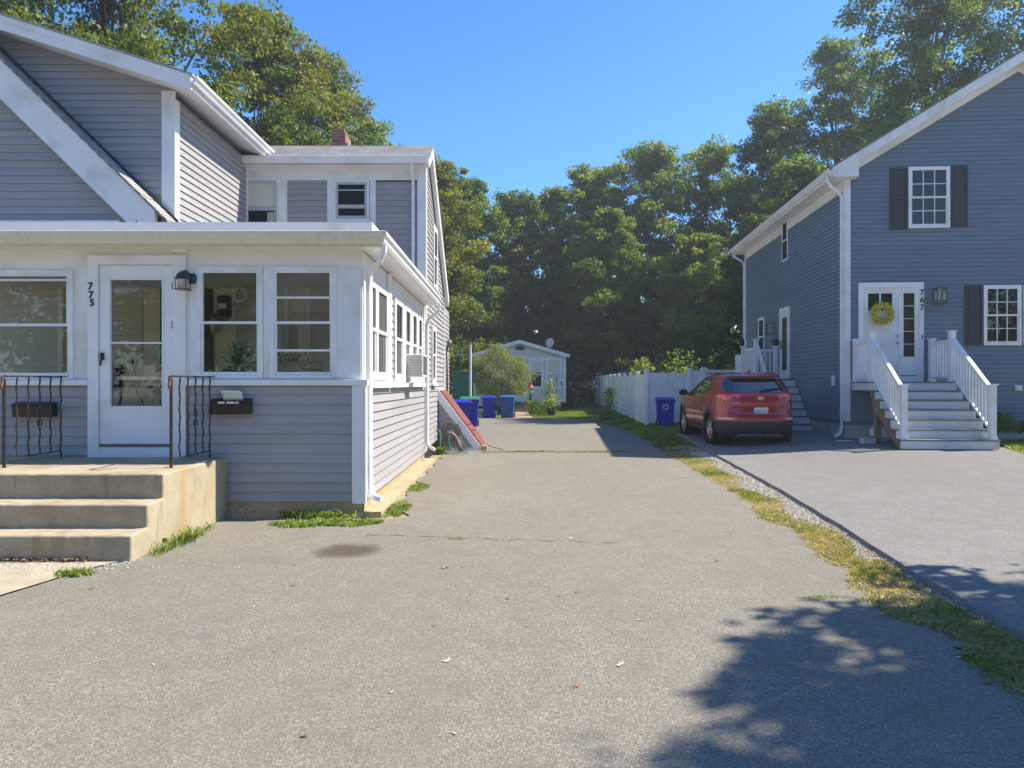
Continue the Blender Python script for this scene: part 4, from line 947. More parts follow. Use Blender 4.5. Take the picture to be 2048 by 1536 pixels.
# ---- cellar bulkhead
BK=thing('cellar_bulkhead','sloping oxide red cellar door on a grey sided wedge beside the grey house','bulkhead',(XW,17.6,0))
ya,yb=17.55,19.0; x0=XW+.03; x1=-.66; zt_=1.42
BF=Fr((x0,ya,0),(1,0,0),(0,-1,0))
m=MB(); siding(m,BF,.05,zt_-.06,0,lambda z:(x1-x0)*(1-z/zt_)-.08,n0=0); m.build('side_siding','siding',BK,fix=False)
m=MB(); m.prism([(0,0),(x1-x0-.02,0),(0,zt_-.05)],lambda p:(x0+p[0],ya+.003,p[1]),lambda p:(x0+p[0],yb-.003,p[1])); m.build('wedge','dark',BK)
dx,dz=(x1-x0),-zt_; ln_=math.hypot(dx,dz); nx_,nz_=-dz/ln_,dx/ln_
def sb(mb,a,b,y0,y1,d0,d1):
    p=lambda t,y,d:(x0+dx*t+nx_*d,y,zt_+dz*t+nz_*d)
    mb.hexa([p(a,y0,d0),p(b,y0,d0),p(b,y1,d0),p(a,y1,d0),p(a,y0,d1),p(b,y0,d1),p(b,y1,d1),p(a,y1,d1)])
m=MB(); sb(m,0,1.0,ya-.02,ya+.02,-.16,-.0); sb(m,0,1.0,yb-.02,yb+.02,-.16,-.0); m.box(x0,x1-.05,ya-.025,ya,-.02,.06); m.box(x0-.03,x0+.01,ya-.02,yb,zt_-.02,zt_+.03); m.build('frame','white',BK,bevel=.004)
for a_,b_ in ((ya+.03,(ya+yb)/2-.005),((ya+yb)/2+.005,yb-.03)):
    m=MB(); sb(m,.02,.985,a_,b_,.002,.03); sb(m,.03,.97,a_+.05,b_-.05,.03,.045); m.build('door','redpaint',BK,bevel=.006)
m=MB(); 
for t in (.62,.72): m.tube([(x0+dx*t+.02,ya+.25,zt_+dz*t+.05),(x0+dx*t+.1,ya+.2,zt_+dz*t+.07)],.012,6)
m.build('hinge','clad',BK)
m=MB(); m.box(x1-.06,x1+.08,ya-.06,ya+.1,-.02,.12); m.build('footing','block',BK,bevel=.02)
pl=MB(); pl.tube([(-.62,17.9,.10),(-.45,17.75,.06),(-.2,17.55,.012)],.012,6); tag(pl.build('stick','wood'),'bent dark stick lying by the foot of the cellar door','stick')
# hose reel
HR=thing('hose_reel','taupe plastic garden hose reel cart standing against the cellar bulkhead','hose reel',(-1.4,17.15,0))
yc=17.12; xc=-1.40
for dy in (-.16,.16):
    m=MB(); 
    m.tube([(xc-.27,yc+dy,.10),(xc-.15,yc+dy,.33),(xc-.06,yc+dy,.42),(xc+.03,yc+dy,.44),(xc+.12,yc+dy,.36),(xc+.20,yc+dy,.16),(xc+.25,yc+dy,.0)],[.035,.04,.045,.045,.045,.045,.04],8); m.build('frame','taupe',HR,smooth=True)
m=MB(); 
for k_ in range(6):
    a=k_*PI/3+.3; m.lathe([(0,-.02),(.085,-.02),(.085,.02),(0,.02)],(xc+.17*math.cos(a),yc-.13,.44+.15*math.sin(a)),14,'y')
m.lathe([(.1,-.015),(.19,-.015),(.19,.015),(.1,.015),(.1,-.015)],(xc,yc-.13,.44),24,'y')
m.lathe([(.1,-.015),(.23,-.015),(.23,.015),(.1,.015),(.1,-.015)],(xc,yc+.13,.44),24,'y'); m.build('drum','taupe',HR)
for dx_ in (-.27,):
    m=MB(); m.lathe([(0,-.05),(.10,-.05),(.11,-.02),(.11,.02),(.10,.05),(0,.05)],(xc+dx_,yc-.2,.11),20,'y'); m.build('wheel','clad',HR); m=MB(); m.lathe([(0,-.05),(.10,-.05),(.11,0),(.10,.05),(0,.05)],(xc+dx_,yc+.2,.11),20,'y'); m.build('wheel','clad',HR)
m=MB(); m.tube([(xc+.09,yc-.14,.42),(xc+.2,yc-.12,.38),(xc+.33,yc-.15,.16),(xc+.36,yc-.15,.03)],.014,6); m.build('handle','taupe',HR)
hz_=MB(); 
pts=[(-1.72,16.9,.52),(-1.62,16.85,.48),(-1.60,16.8,.25),(-1.63,16.75,.05),(-1.6,16.6,.02),(-1.4,16.45,.02),(-1.2,16.5,.02),(-1.05,16.62,.02),(-.98,16.8,.02),(-1.05,16.9,.02),(-1.25,16.85,.03),(-1.38,16.85,.12),(-1.42,16.88,.3),(-1.40,16.93,.42),(-1.36,16.99,.45)]
sm_=[]
for i in range(len(pts)-1):
    p0=Vector(pts[max(i-1,0)]);p1=Vector(pts[i]);p2=Vector(pts[i+1]);p3=Vector(pts[min(i+2,len(pts)-1)])
    for k_ in range(5):
        t=k_/5; sm_.append(.5*((2*p1)+(p2-p0)*t+(2*p0-5*p1+4*p2-p3)*t*t+(3*p1-p0-3*p2+p3)*t**3))
hz_.tube(sm_,.012,6); tag(hz_.build('garden_hose','hose',smooth=True),'green garden hose running from the wall tap to the reel','hose')
patch('weed_tuft','small leafy plant growing by the hose tap',-1.6,16.75,.07,.07,160,.2,.03)
# ================================================================ blue house (right)
TH=math.atan(.0732); C0=(7.77,17.5)
U=(math.cos(TH),-math.sin(TH),0); Nn=(-math.sin(TH),-math.cos(TH),0); Bk=(math.sin(TH),math.cos(TH),0); Ln=(-math.cos(TH),math.sin(TH),0)
B=thing('house','slate blue clapboard house with white trim and a gable facing the street','house',(C0[0],C0[1],.25))
RF=Fr((C0[0],C0[1],0),U,Nn); RS=Fr((C0[0],C0[1],0),Bk,Ln)
def fu(px,n=0):
    k=(px-1024)/1500; return (k*(C0[1]+Nn[1]*n)-(C0[0]+Nn[0]*n))/(U[0]-k*U[1])
def fz(py,px,n=0):
    u=fu(px,n); Y=RF.pt(u,0,n).y; return CH-(py-768)*Y/1500
def su(px,n=0):
    k=(px-1024)/1500; return (k*(C0[1]+Ln[1]*n)-(C0[0]+Ln[0]*n))/(Bk[0]-k*Bk[1])
def sz(py,px,n=0):
    u=su(px,n); Y=RS.pt(u,0,n).y; return CH-(py-768)*Y/1500
WD=7.7; DP=9.8; ZEv=6.62; SLP=.605; ZP=ZEv+WD/2*SLP
m=MB(); 
core=[RF.pt(.01,.6,-.01),RF.pt(WD-.01,.6,-.01),RF.pt(WD-.01,ZEv,-.01),RF.pt(WD/2,ZP-.03,-.01),RF.pt(.01,ZEv,-.01)]
b2=[p+Vector(Bk)*(DP-.02) for p in core]; m.add(core+b2,[(0,1,2,3,4),(5,6,7,8,9)]+[(i,(i+1)%5,5+(i+1)%5,5+i) for i in range(5)]); m.build('wall_core','bluesiding',B)
m=MB(); siding(m,RF,.69,ZP-.02,lambda z: .0 if z<ZEv else (z-ZEv)/SLP, lambda z:WD if z<ZEv else WD-(z-ZEv)/SLP,pitch=.102,d=.019,brk=(ZEv,),holes=[(fu(1716)+.05,fu(1846)-.05,1.60,fz(566,1716)-.03)]); m.build('front_siding','bluesiding',B,fix=False)
m=MB(); siding(m,RS,.69,ZEv-.1,.0,DP,pitch=.102,d=.019); m.build('side_siding','bluesiding',B,fix=False)
m=MB(); m.add([RF.pt(.02,-.3,-.04),RF.pt(WD,-.3,-.04),RF.pt(WD,-.3,-DP),RF.pt(.02,-.3,-DP),RF.pt(.02,.69,-.04),RF.pt(WD,.69,-.04),RF.pt(WD,.69,-DP),RF.pt(.02,.69,-DP)],[(0,1,5,4),(1,2,6,5),(2,3,7,6),(3,0,4,7),(4,5,6,7)]); m.build('foundation','concrete_pale',B)
m=MB(); RF.box(m,-.02,.115,.68,ZEv-.05,.0,.03); RS.box(m,-.03,.12,.68,ZEv-.05,.0,.022); m.cut(); RS.box(m,DP-.12,DP,.68,ZEv-.05,0,.03); 
for k in (.03,.055,.08): RF.box(m,k,k+.008,.685,ZEv-.1,.03,.034)
m.build('corner_board','white',B,bevel=.003)
# roof: slabs with 0.32 overhang
def rz(u): return ZEv+.02+(u if u<WD/2 else WD-u)*SLP
OH=.38
def rslab(mb,ua,ub,na,nb,d0,d1):
    p=RF.pt; mb.hexa([p(ua,rz(ua)+d0,na),p(ub,rz(ub)+d0,na),p(ub,rz(ub)+d0,nb),p(ua,rz(ua)+d0,nb),p(ua,rz(ua)+d1,na),p(ub,rz(ub)+d1,na),p(ub,rz(ub)+d1,nb),p(ua,rz(ua)+d1,nb)])
m=MB(); rslab(m,-OH-.03,WD/2,.34,-DP-.3,.12,.16); rslab(m,WD/2,WD+OH,.34,-DP-.3,.12,.16); m.build('roof','shingle',B)
m=MB(); rslab(m,-OH,WD/2,.31,.27,-.10,.119); rslab(m,WD/2,WD+OH,.31,.27,-.10,.119); rslab(m,-OH-.01,WD/2,.325,.3105,.04,.119); rslab(m,WD/2,WD+OH,.325,.3105,.04,.119)
m.build('rake_board','white',B)
m=MB(); rslab(m,-OH,WD/2,.269,-.0,-.10,-.085); rslab(m,WD/2,WD+OH,.269,-.0,-.10,-.085); rslab(m,.12,WD/2,.03,.002,-.25,-.101); rslab(m,WD/2,WD-.12,.03,.002,-.25,-.101); m.build('rake_soffit','white',B)
# eave return box
ze=rz(-OH)-.10
p=RF.pt; m=MB(); m.prism([(-OH,ze),(.20,ze-.0),(.20,rz(.20)-.101),(-OH+.001,ze+.002)],lambda q:p(q[0],q[1],.31),lambda q:p(q[0],q[1],.0005)); m.cut()
m.prism([(WD-.2,ze),(WD+OH,ze),(WD-.2,rz(.2)-.101)],lambda q:p(q[0],q[1],.31),lambda q:p(q[0],q[1],.0005)); m.build('eave_return','white',B)
m=MB(); RS.box(m,.0,DP+.3,ze-.0,ze+.02,.0,OH-.02); RS.box(m,-.30,DP+.3,ze+.0,ze+.2,OH-.019,OH); RS.box(m,.13,DP,ze-.24,ze-.002,.0,.022); m.build('eave_soffit','white',B)
gp3=[(0,-.13),(.055,-.13),(.075,-.09),(.105,-.05),(.105,-.005),(.095,-.0),(.09,-.03),(.01,-.1),(0,-.0)]
m=MB(); m.prism(gp3,lambda q:RS.pt(-.33,ze+.19+q[1],OH+.001+q[0]),lambda q:RS.pt(DP+.3,ze+.19+q[1],OH+.001+q[0])); m.build('gutter','white',B)
def sp2(L,w=.042): 
    m=MB(); m.tube([RS.pt(u,v,n) for u,v,n in L],w,4,square=True); m.build('downspout','white',B,bevel=.005)
sp2([(-.1,ze+.06,OH+.05),(-.1,ze-.06,OH+.05),(-.04,ze-.16,OH-.04),(.05,ze-.28,.12),(.06,ze-.4,.055),(.06,.62,.055),(.05,.45,.08),(-.05,.36,.18),(-.1,.34,.26)])
sp2([(DP+.1,ze+.06,OH+.05),(DP+.1,ze-.1,OH+.03),(DP-.02,ze-.3,.12),(DP-.03,ze-.42,.06),(DP-.03,3.5,.06),(DP-.04,3.3,.06),(DP-.3,3.1,.06),(DP-.32,2.9,.06),(DP-.32,.6,.06)])
# windows
def fwin(p0,p1,y0,y1): # outer casing px
    a,b=fu(p0),fu(p1); return a,b,fz(y1,p0),fz(y0,p0)
a,b,c,d=fwin(1815,1898,335,457); c_=.05
window(B,RF,a+c_,b-c_,c+c_,d-c_,cw=c_,cp=.06,st=.035,grid=(3,2),backing='dark',sill=False)
def shutter(u0,u1,v0,v1):
    m=MB(); RF.ring(m,u0,u1,v0,v1,.055,.016,.05); vm=lerp(v0,v1,.5); RF.box(m,u0+.055,u1-.055,vm-.03,vm+.03,.016,.05)
    RF.box(m,u0+.055,u1-.055,v0+.055,v1-.055,.016,.034); 
    for va,vb in ((v0+.07,vm-.045),(vm+.045,v1-.07)): RF.box(m,u0+.075,u1-.075,va,vb,.0345,.044)
    m.build('shutter','shutter',B,bevel=.004)
shutter(a-.40,a-.01,c-.02,d-.01); shutter(b+.01,b+.40,c+.02,d+.01)
a,b,c,d=fwin(1965,2038,571,691); wdt=.83
window(B,RF,a+c_,a+wdt-c_,c+c_,d-c_,cw=c_,cp=.06,st=.035,grid=(3,2),backing='dark',sill=False)
window(B,RF,a+wdt+.045+c_,a+2*wdt+.045-c_,c+c_,d-c_,cw=c_,cp=.06,st=.035,grid=(3,2),backing='dark',sill=False)
shutter(a-.40,a-.01,c-.0,d-.0); shutter(a+2*wdt+.06,a+2*wdt+.46,c,d)
# front door with sidelight
u0=fu(1716); u1=fu(1846); zt_=fz(566,1716); zb_=1.60
m=MB(); RF.box(m,u0,u0+.11,zb_,zt_,0,.05); RF.box(m,u1-.11,u1,zb_,zt_,0,.05); RF.box(m,u0+.11,u1-.11,zt_-.12,zt_,0,.05); m.build('door_casing','white',B,bevel=.004)
us=u0+.11; dw_=.80; ms=us+dw_+.03
dz0,dz1=zb_+.13,zt_-.12
gl=(us+.11,us+dw_-.15); gt=dz1-.13; gb=gt-.40
m=MB(); RF.box(m,us,gl[0],dz0,dz1,-.01,.022); RF.box(m,gl[1],us+dw_,dz0,dz1,-.01,.022); RF.box(m,gl[0],gl[1],gt,dz1,-.01,.022); RF.box(m,gl[0],gl[1],dz0,gb,-.01,.022); mid_=(gl[0]+gl[1])/2; RF.box(m,mid_-.02,mid_+.02,gb,gt,-.01,.022)
for q in (gl[0]-.0,mid_): RF.box(m,q-.012,q+.0,dz0+.1,gb-.05,.022,.025)
fd=m.build('front_door','porchwhite',B,bevel=.003)
m=MB(); RF.quad(m,gl[0],gl[1],gb,gt,.018); m.build('pane','glass',fd,fix=False); m=MB(); RF.quad(m,gl[0],gl[1],gb,gt,.0165); m.build('room_shade','dark',fd,fix=False)
m=MB(); 
for vv in (dz0+.78,dz0+.93): m.lathe([(0,0),(.03,0),(.03,.02),(.018,.05),(0,.055)],tuple(RF.pt(us+dw_-.06,vv,.0)+Vector((0,-.08,0))),10,'y')
k_=RF.pt(us+dw_-.06,dz0+.78,.05); m.tube([k_,k_+Vector((.09,0,-.005))],.01,6); m.build('handle','silver',fd,smooth=True)
sl0=ms+.02; sl1=u1-.13
m=MB(); g0,g1=sl0+.05,sl1-.07; sgb,sgt=dz0+.45,dz1-.13
holes_wall(m,RF,us+dw_,u1-.11,dz0,dz1,[(g0,g1,sgb,sgt)],-.01,.03); 
for i in range(1,5): vv=lerp(sgb,sgt,i/5); RF.box(m,g0,g1,vv-.006,vv+.006,.02,.027)
s_=m.build('sidelight','white',B); m=MB(); RF.quad(m,g0,g1,sgb,sgt,.019); m.build('pane','glass',s_,fix=False); m=MB(); RF.quad(m,g0,g1,sgb,sgt,.0165); m.build('room_shade','dark',s_,fix=False)
m=MB(); RF.box(m,u0+.11,u1-.11,zb_,dz0,.0,.06); m.build('threshold','white',B); m=MB(); RF.box(m,us,us+dw_-.02,dz0,dz0+.02,.023,.05); RF.box(m,ms,u1-.15,dz0,dz0+.02,.031,.05); m.build('door_sweep','black',B)
RMx=Matrix.Rotation(-TH,3,'Z')@RX
for ch_,py in (('7',586),('6',601),('7',616)):
    u=fu(1841.5); text(ch_,.19,'black',RF.pt(u,fz(py,1841)-.0,.055),RMx,'house_number',B,.005,.003)
m=MB(); RF.box(m,fu(1672)+.4,fu(1672)+.41,.0,.01,0,.01)
m=MB(); RF.box(m,fu(2028),fu(2028)+.16,.98+.42,1.10+.42,.016,.05); RF.box(m,fu(2028)+.04,fu(2028)+.12,1.435,1.485,.05,.08); m.build('dryer_vent','white',B,bevel=.004)
m=MB(); RS.box(m,su(1672)-.0,su(1672)+.12,sz(772,1672),sz(751,1672),.016,.07); m.build('outlet_box','white',B,bevel=.004)
m=MB(); RF.box(m,fu(1846)-.05,fu(1846)-.03,fz(678,1840),fz(670,1840),.05,.06); m.build('doorbell','black',B)
# wreath
wr=thing('wreath','yellow green flower wreath hanging on the white front door of the blue house','wreath',tuple(RF.pt(us+dw_*.45,dz0+1.35,.08)))
cw_=RF.pt(fu(1763,.08),fz(628,1763,.08),.09); V=[];A=[]
for i in range(2600):
    a=random.random()*2*PI; b=random.random()*2*PI; r=.195+random.gauss(0,.02)+.07*random.random()**.5*math.cos(b); n=.04+.06*math.sin(b)*random.random()
    c=cw_+RF.U*(r*math.cos(a))+RF.V*(r*math.sin(a))+RF.N*n; s=random.uniform(.012,.028); d1=Vector([random.gauss(0,1) for _ in range(3)]).normalized()*s; d2=d1.cross(Vector([random.gauss(0,1) for _ in range(3)])).normalized()*s*.5
    V.append([tuple(c-d1),tuple(c-d2),tuple(c+d1),tuple(c+d2)]); A.append(random.random())
MAT['wreath']=attr_mat('wreath_blossom',[(0,(.30,.30,.04)),(.45,(.75,.66,.08)),(1,(.95,.85,.20))],.7,.2)
npmesh('foliage',np.array(V),4,'wreath',np.array(A),wr)
m=MB(); m.lathe([(.17,-.02),(.21,-.02),(.21,.02),(.17,.02),(.17,-.02)],tuple(cw_),24,'y'); m.build('ring','wood',wr)
# wall lantern front / side
def box_lantern(F,u,v0,v1,w,label):
    t=thing('wall_lantern',label,'lantern',tuple(F.pt(u,(v0+v1)/2,0)))
    m=MB(); F.box(m,u-w*.3,u+w*.3,lerp(v0,v1,.3),lerp(v0,v1,.9),.016,.035); F.box(m,u-.015,u+.015,v1-.06,v1-.04,.035,.06); m.build('back_plate','silver',t)
    m=MB(); n0,n1=.05,.05+w
    for a in (u-w/2,u+w/2-.012):
        for n in (n0,n1-.012): F.box(m,a,a+.012,v0,v1,n,n+.012)
    F.box(m,u-w/2,u+w/2,v1-.001,v1+.015,n0,n1); F.box(m,u-w/2,u+w/2,v0-.012,v0+.001,n0,n1); m.build('frame','black',t)
    m=MB(); F.box(m,u-w/2+.013,u+w/2-.013,v0+.002,v1-.002,n0+.013,n1-.013); m.build('glass','glass',t)
    m=MB(); m.tube([F.pt(u,lerp(v0,v1,.62),n0+w/2),F.pt(u,lerp(v0,v1,.72),n0+w/2)],.028,8); m.tube([F.pt(u,lerp(v0,v1,.72),n0+w/2),F.pt(u,v1,n0+w/2)],.014,6); m.build('bulb','lantglass',t)
box_lantern(RF,fu(1873),fz(609,1873),fz(579,1873),.21,'black box lantern on the blue wall right of the 767 front door')
box_lantern(RS,su(1550),sz(667,1553),sz(647,1553),.2,'dark box lantern on the side wall by the side door of the blue house')
sm_=thing('side_mailbox','small black mailbox on the side wall of the blue house below the lantern','mailbox',tuple(RS.pt(su(1556),2.6,0)))
m=MB(); RS.box(m,su(1556)-.16,su(1556)+.16,sz(695,1556),sz(680,1556),.016,.13); m.build('box','black',sm_,bevel=.01); m=MB(); RS.box(m,su(1556)-.17,su(1556)+.17,sz(680,1556),sz(680,1556)+.02,.016,.15); m.build('lid','black',sm_,bevel=.005)
# side windows and door
a,b=su(1576.5),su(1565.5); window(B,RS,a+.04,b-.04,sz(528,1566)+.1,sz(437,1578)-.03,cw=.05,cp=.03,st=.04,backing='dark',sill=False)
a,b=su(1529),su(1518); window(B,RS,a+.04,b-.04,sz(713,1520)+.04,sz(637,1520)-.04,cw=.05,cp=.03,st=.04,backing='dark',sill=False)
a,b=su(1581),su(1561.5); z0_,z1_=1.71,sz(612,1580)
m=MB(); RS.ring(m,a,b,z0_,z1_,.11,.0,.05,.03); w=m.build('side_door_casing','white',B,bevel=.004)
m=MB(); RS.box(m,a+.11,b-.11,z0_+.03,z1_-.11,.016,.03); sd_=m.build('side_door','porchwhite',B); m=MB(); RS.box(m,a+.26,b-.26,z0_+.25,z1_-.3,.0301,.034); m.build('pane','carwin',sd_); m=MB(); RS.box(m,b-.19,b-.16,z0_+.9,z0_+1.15,.031,.06); m.build('handle','black',sd_)
RMs=Matrix.Rotation(-PI/2-TH,3,'Z')@RX
# -------- front stairs
def post(mb,F,u,v0,v1,n,w=.115,cap=True):
    F.box(mb,u-w/2,u+w/2,v0,v1,n-w/2,n+w/2)
    if cap:
        F.box(mb,u-w/2-.012,u+w/2+.012,v1+.0,v1+.02,n-w/2-.012,n+w/2+.012); p=F.pt
        q=w/2+.03; r=.012
        mb.hexa([p(u-q,v1+.021,n+q),p(u+q,v1+.021,n+q),p(u+q,v1+.021,n-q),p(u-q,v1+.021,n-q),p(u-q,v1+.034,n+q),p(u+q,v1+.034,n+q),p(u+q,v1+.034,n-q),p(u-q,v1+.034,n-q)])
    F.box(mb,u-w/2-.012,u+w/2+.012,v0,v0+.05,n-w/2-.012,n+w/2+.012)
def stairs(F,name,label,ua,ub,ztop,zbot,nland,tread,nris,right_wall=False,rails=(True,True),back=None):
    t=thing(name,label,'stairs',tuple(F.pt((ua+ub)/2,zbot,nland)))
    rh=(ztop-zbot)/nris; tm=MB(); rm=MB()
    F.box(tm,ua-.02,ub+.02,ztop-.03,ztop,.02,nland+.03); F.box(rm,ua,ub,ztop-rh+.002,ztop-.031,nland-.02,nland); F.box(rm,ua,ua+.02,ztop-rh+.002,ztop-.031,.02,nland-.021); F.box(rm,ub-.02,ub,ztop-rh+.002,ztop-.031,.02,nland-.021)
    for i in range(1,nris):
        z=ztop-i*rh; n1=nland+i*tread; n0=nland+(i-1)*tread
        e=.03 if i==nris-1 else 0
        F.box(tm,ua-.02-e,ub+.02+e,z-.03,z,n0+.001,n1+.03); F.box(rm,ua-e,ub+e,z-rh+.002,z-.031,n1-.02,n1)
    tm.build('tread','tread',t,bevel=.004); rm.build('riser','riser',t)
    sm=MB()
    for u in (ua+.06,(ua+ub)/2,ub-.06):
        pts=[(nland-.03,ztop-rh-.02)]
        for i in range(1,nris):
            z=ztop-i*rh; pts+= [(nland+(i-1)*tread-.022,z-.032),(nland+i*tread-.022,z-.032)]
        pts+=[(nland+(nris-1)*tread-.022,zbot),(nland+(nris-1)*tread-.32,zbot),(nland-.03,ztop-rh-.30)]
        sm.prism(pts,lambda q:F.pt(u-.02,q[1],q[0]),lambda q:F.pt(u+.02,q[1],q[0]))
    sm.build('stringer','wood',t)
    w=.115; nb=nland+(nris-1)*tread-.09; zb=zbot+rh
    for k,u in ((0,ua+.06),(1,ub-.06)):
        if not rails[k]: continue
        for n,z in ((nland-.07,ztop),(.12,ztop)):
            pm=MB(); post(pm,F,u,z,z+(1.08 if n>.2 else .96),n); pm.build('newel_post','white',t,bevel=.003)
        pm=MB(); post(pm,F,u,zb,zb+1.06,nb); pm.build('newel_post','white',t,bevel=.003)
        rm=MB(); F.box(rm,u-.035,u+.035,ztop+.86,ztop+.92,.18,nland-.13); F.box(rm,u-.025,u+.025,ztop+.07,ztop+.12,.18,nland-.13)
        na,nc=nland-.012,nb-.058; za,zc=ztop+.93,zb+.98; p=F.pt
        dz=(zb-ztop)/(nb-nland+.07)
        def slope(u0,u1,h0,h1): 
            f=lambda n,h:ztop+h+dz*(n-(nland-.07))
            rm.hexa([p(u0,f(nc,h0),nc),p(u1,f(nc,h0),nc),p(u1,f(na,h0),na),p(u0,f(na,h0),na),p(u0,f(nc,h1),nc),p(u1,f(nc,h1),nc),p(u1,f(na,h1),na),p(u0,f(na,h1),na)])
        slope(u-.04,u+.04,.95,1.0); slope(u-.025,u+.025,.90,.949); slope(u-.025,u+.025,.12,.18)
        rm.build('handrail','white',t,bevel=.003)
        nn=max(4,int((nland-.3)/.115)); 
        for i in range(nn):
            n=lerp(.2,nland-.15,(i+.5)/nn); bm_=MB(); F.box(bm_,u-.018,u+.018,ztop+.121,ztop+.859,n-.018,n+.018); bm_.build('baluster','white',t)
        nn=int((nc-na)/.118)
        for i in range(nn):
            n=lerp(na,nc,(i+.5)/nn); f=ztop+dz*(n-(nland-.07)); bm_=MB(); F.box(bm_,u-.018,u+.018,f+.165,f+.905,n-.018,n+.018); bm_.build('baluster','white',t)
    return t
zg=.262
stF=stairs(RF,'front_stairs','wide white front stairs with grey treads and white railings below the wreathed door',.14,1.95,1.60,zg,1.10,.262,7)
m=MB(); m.box(*[0]*0) if False else None
m=MB(); RF.box(m,.28,.40,.2,1.36,.92,1.04); RF.box(m,.24,.44,1.25,1.36,.85,1.07); m.build('support_post','wood',stF)
# -------- side stairs
SFo=Fr(RS.pt(5.2,0,0),Ln,[-x for x in Bk])   # u = distance from the wall, n = towards camera
sd2=thing('side_stairs','white side stairs with a small railed landing at the side door of the blue house','stairs',tuple(RS.pt(4,.3,.6)))
LZ=1.68; nr=7; rh=(LZ-.30)/nr; l0,l1=3.7,5.4 ; us0,us1=.03,1.16
m=MB(); RS.box(m,l0,l1,LZ-.03,LZ,us0,us1+.03); 
for i in range(1,nr): RS.box(m,l0-i*.25-.03,l0-(i-1)*.25-.001,LZ-i*rh-.03,LZ-i*rh,us0,us1)
m.build('tread','tread',sd2)
m=MB(); RS.box(m,l0+.0,l0+.02,LZ-rh+.001,LZ-.031,us0,us1); 
for i in range(1,nr): RS.box(m,l0-i*.25,l0-i*.25+.02,LZ-(i+1)*rh+.001,LZ-i*rh-.031,us0,us1)
RS.box(m,l0+.021,l1,LZ-.2,LZ-.031,us1-.02,us1); m.build('riser','riser',sd2)
RS2=Fr(RS.pt(0,0,0),Ln,[-x for x in Bk])
def pst(u,n,z0,z1):
    m=MB(); RS.box(m,u-.055,u+.055,z0,z1,n-.055,n+.055); RS.box(m,u-.08,u+.08,z1,z1+.03,n-.08,n+.08); m.build('newel_post','white',sd2,bevel=.003)
for u,n,h in ((l0+.08,us1-.06,1.12),(l1-.06,us1-.06,1.0),(l1-.06,.14,1.0)): pst(u,n,LZ,LZ+h)
pst(l0-(nr-1)*.25+.1,us1-.06,.5,1.5)
m=MB(); RS.box(m,l0+.14,l1-.12,LZ+.86,LZ+.92,us1-.09,us1-.03); RS.box(m,l1-.09,l1-.03,LZ+.86,LZ+.92,.2,us1-.12); RS.box(m,l0+.14,l1-.12,LZ+.08,LZ+.12,us1-.08,us1-.04); RS.box(m,l1-.08,l1-.04,LZ+.08,LZ+.12,.2,us1-.12)
p=RS.pt; ua_,ub_=l0-(nr-1)*.25+.155,l0+.02; za_,zb__=1.40,LZ+1.0
m.hexa([p(ua_,za_,us1-.02),p(ub_,zb__,us1-.02),p(ub_,zb__,us1-.1),p(ua_,za_,us1-.1),p(ua_,za_+.06,us1-.02),p(ub_,zb__+.06,us1-.02),p(ub_,zb__+.06,us1-.1),p(ua_,za_+.06,us1-.1)]); m.build('handrail','white',sd2)
for i in range(11):
    u=lerp(l0+.2,l1-.2,i/10); m=MB(); RS.box(m,u-.017,u+.017,LZ+.12,LZ+.86,us1-.077,us1-.043); m.build('baluster','white',sd2)
for i in range(6):
    n=lerp(.3,us1-.2,i/5); m=MB(); RS.box(m,l1-.077,l1-.043,LZ+.12,LZ+.86,n-.017,n+.017); m.build('baluster','white',sd2)
m=MB(); RS.box(m,l1+.05,l1+.12,1.2,2.45,us1-.1,us1+.14); m.build('privacy_panel','vinyl',sd2)
# debris under the stairs
bg=thing('plastic_bag','knotted white plastic bag under the front stairs of the blue house','bag',tuple(RF.pt(.45,.27,.6)))
m=MB(); c=RF.pt(.45,.27,.75); m.lathe([(0,0),(.16,.02),(.19,.12),(.16,.26),(.07,.36),(.04,.40),(.09,.45),(0,.43)],tuple(c),14)
rr=random.Random(3); m.v=[(x+rr.uniform(-.02,.02),y+rr.uniform(-.02,.02),z+rr.uniform(-.012,.012)) for x,y,z in m.v]; m.build('body','plastic_white',bg)
m=MB(); c=RF.pt(.12,.25,1.05); m.box(c.x-.15,c.x+.12,c.y-.1,c.y+.1,.24,.36); m.box(c.x-.17,c.x+.14,c.y-.12,c.y+.12,.36,.375); tag(m.build('white_carton','plastic_white',bevel=.01),'low white box beside the bag under the front stairs','box')
m=MB(); m.tube([RF.pt(-.05,.44,1.25),RF.pt(.9,.30,1.45)],.022,6); tag(m.build('wood_lath','wood'),'long thin board leaning under the front stairs','board')
m=MB(); c=RF.pt(-.22,.25,.55); m.box(c.x-.16,c.x+.16,c.y-.09,c.y+.09,.25,.275); tag(m.build('splash_block','plastic_white',bevel=.006),'flat white splash block at the corner of the blue house','block')
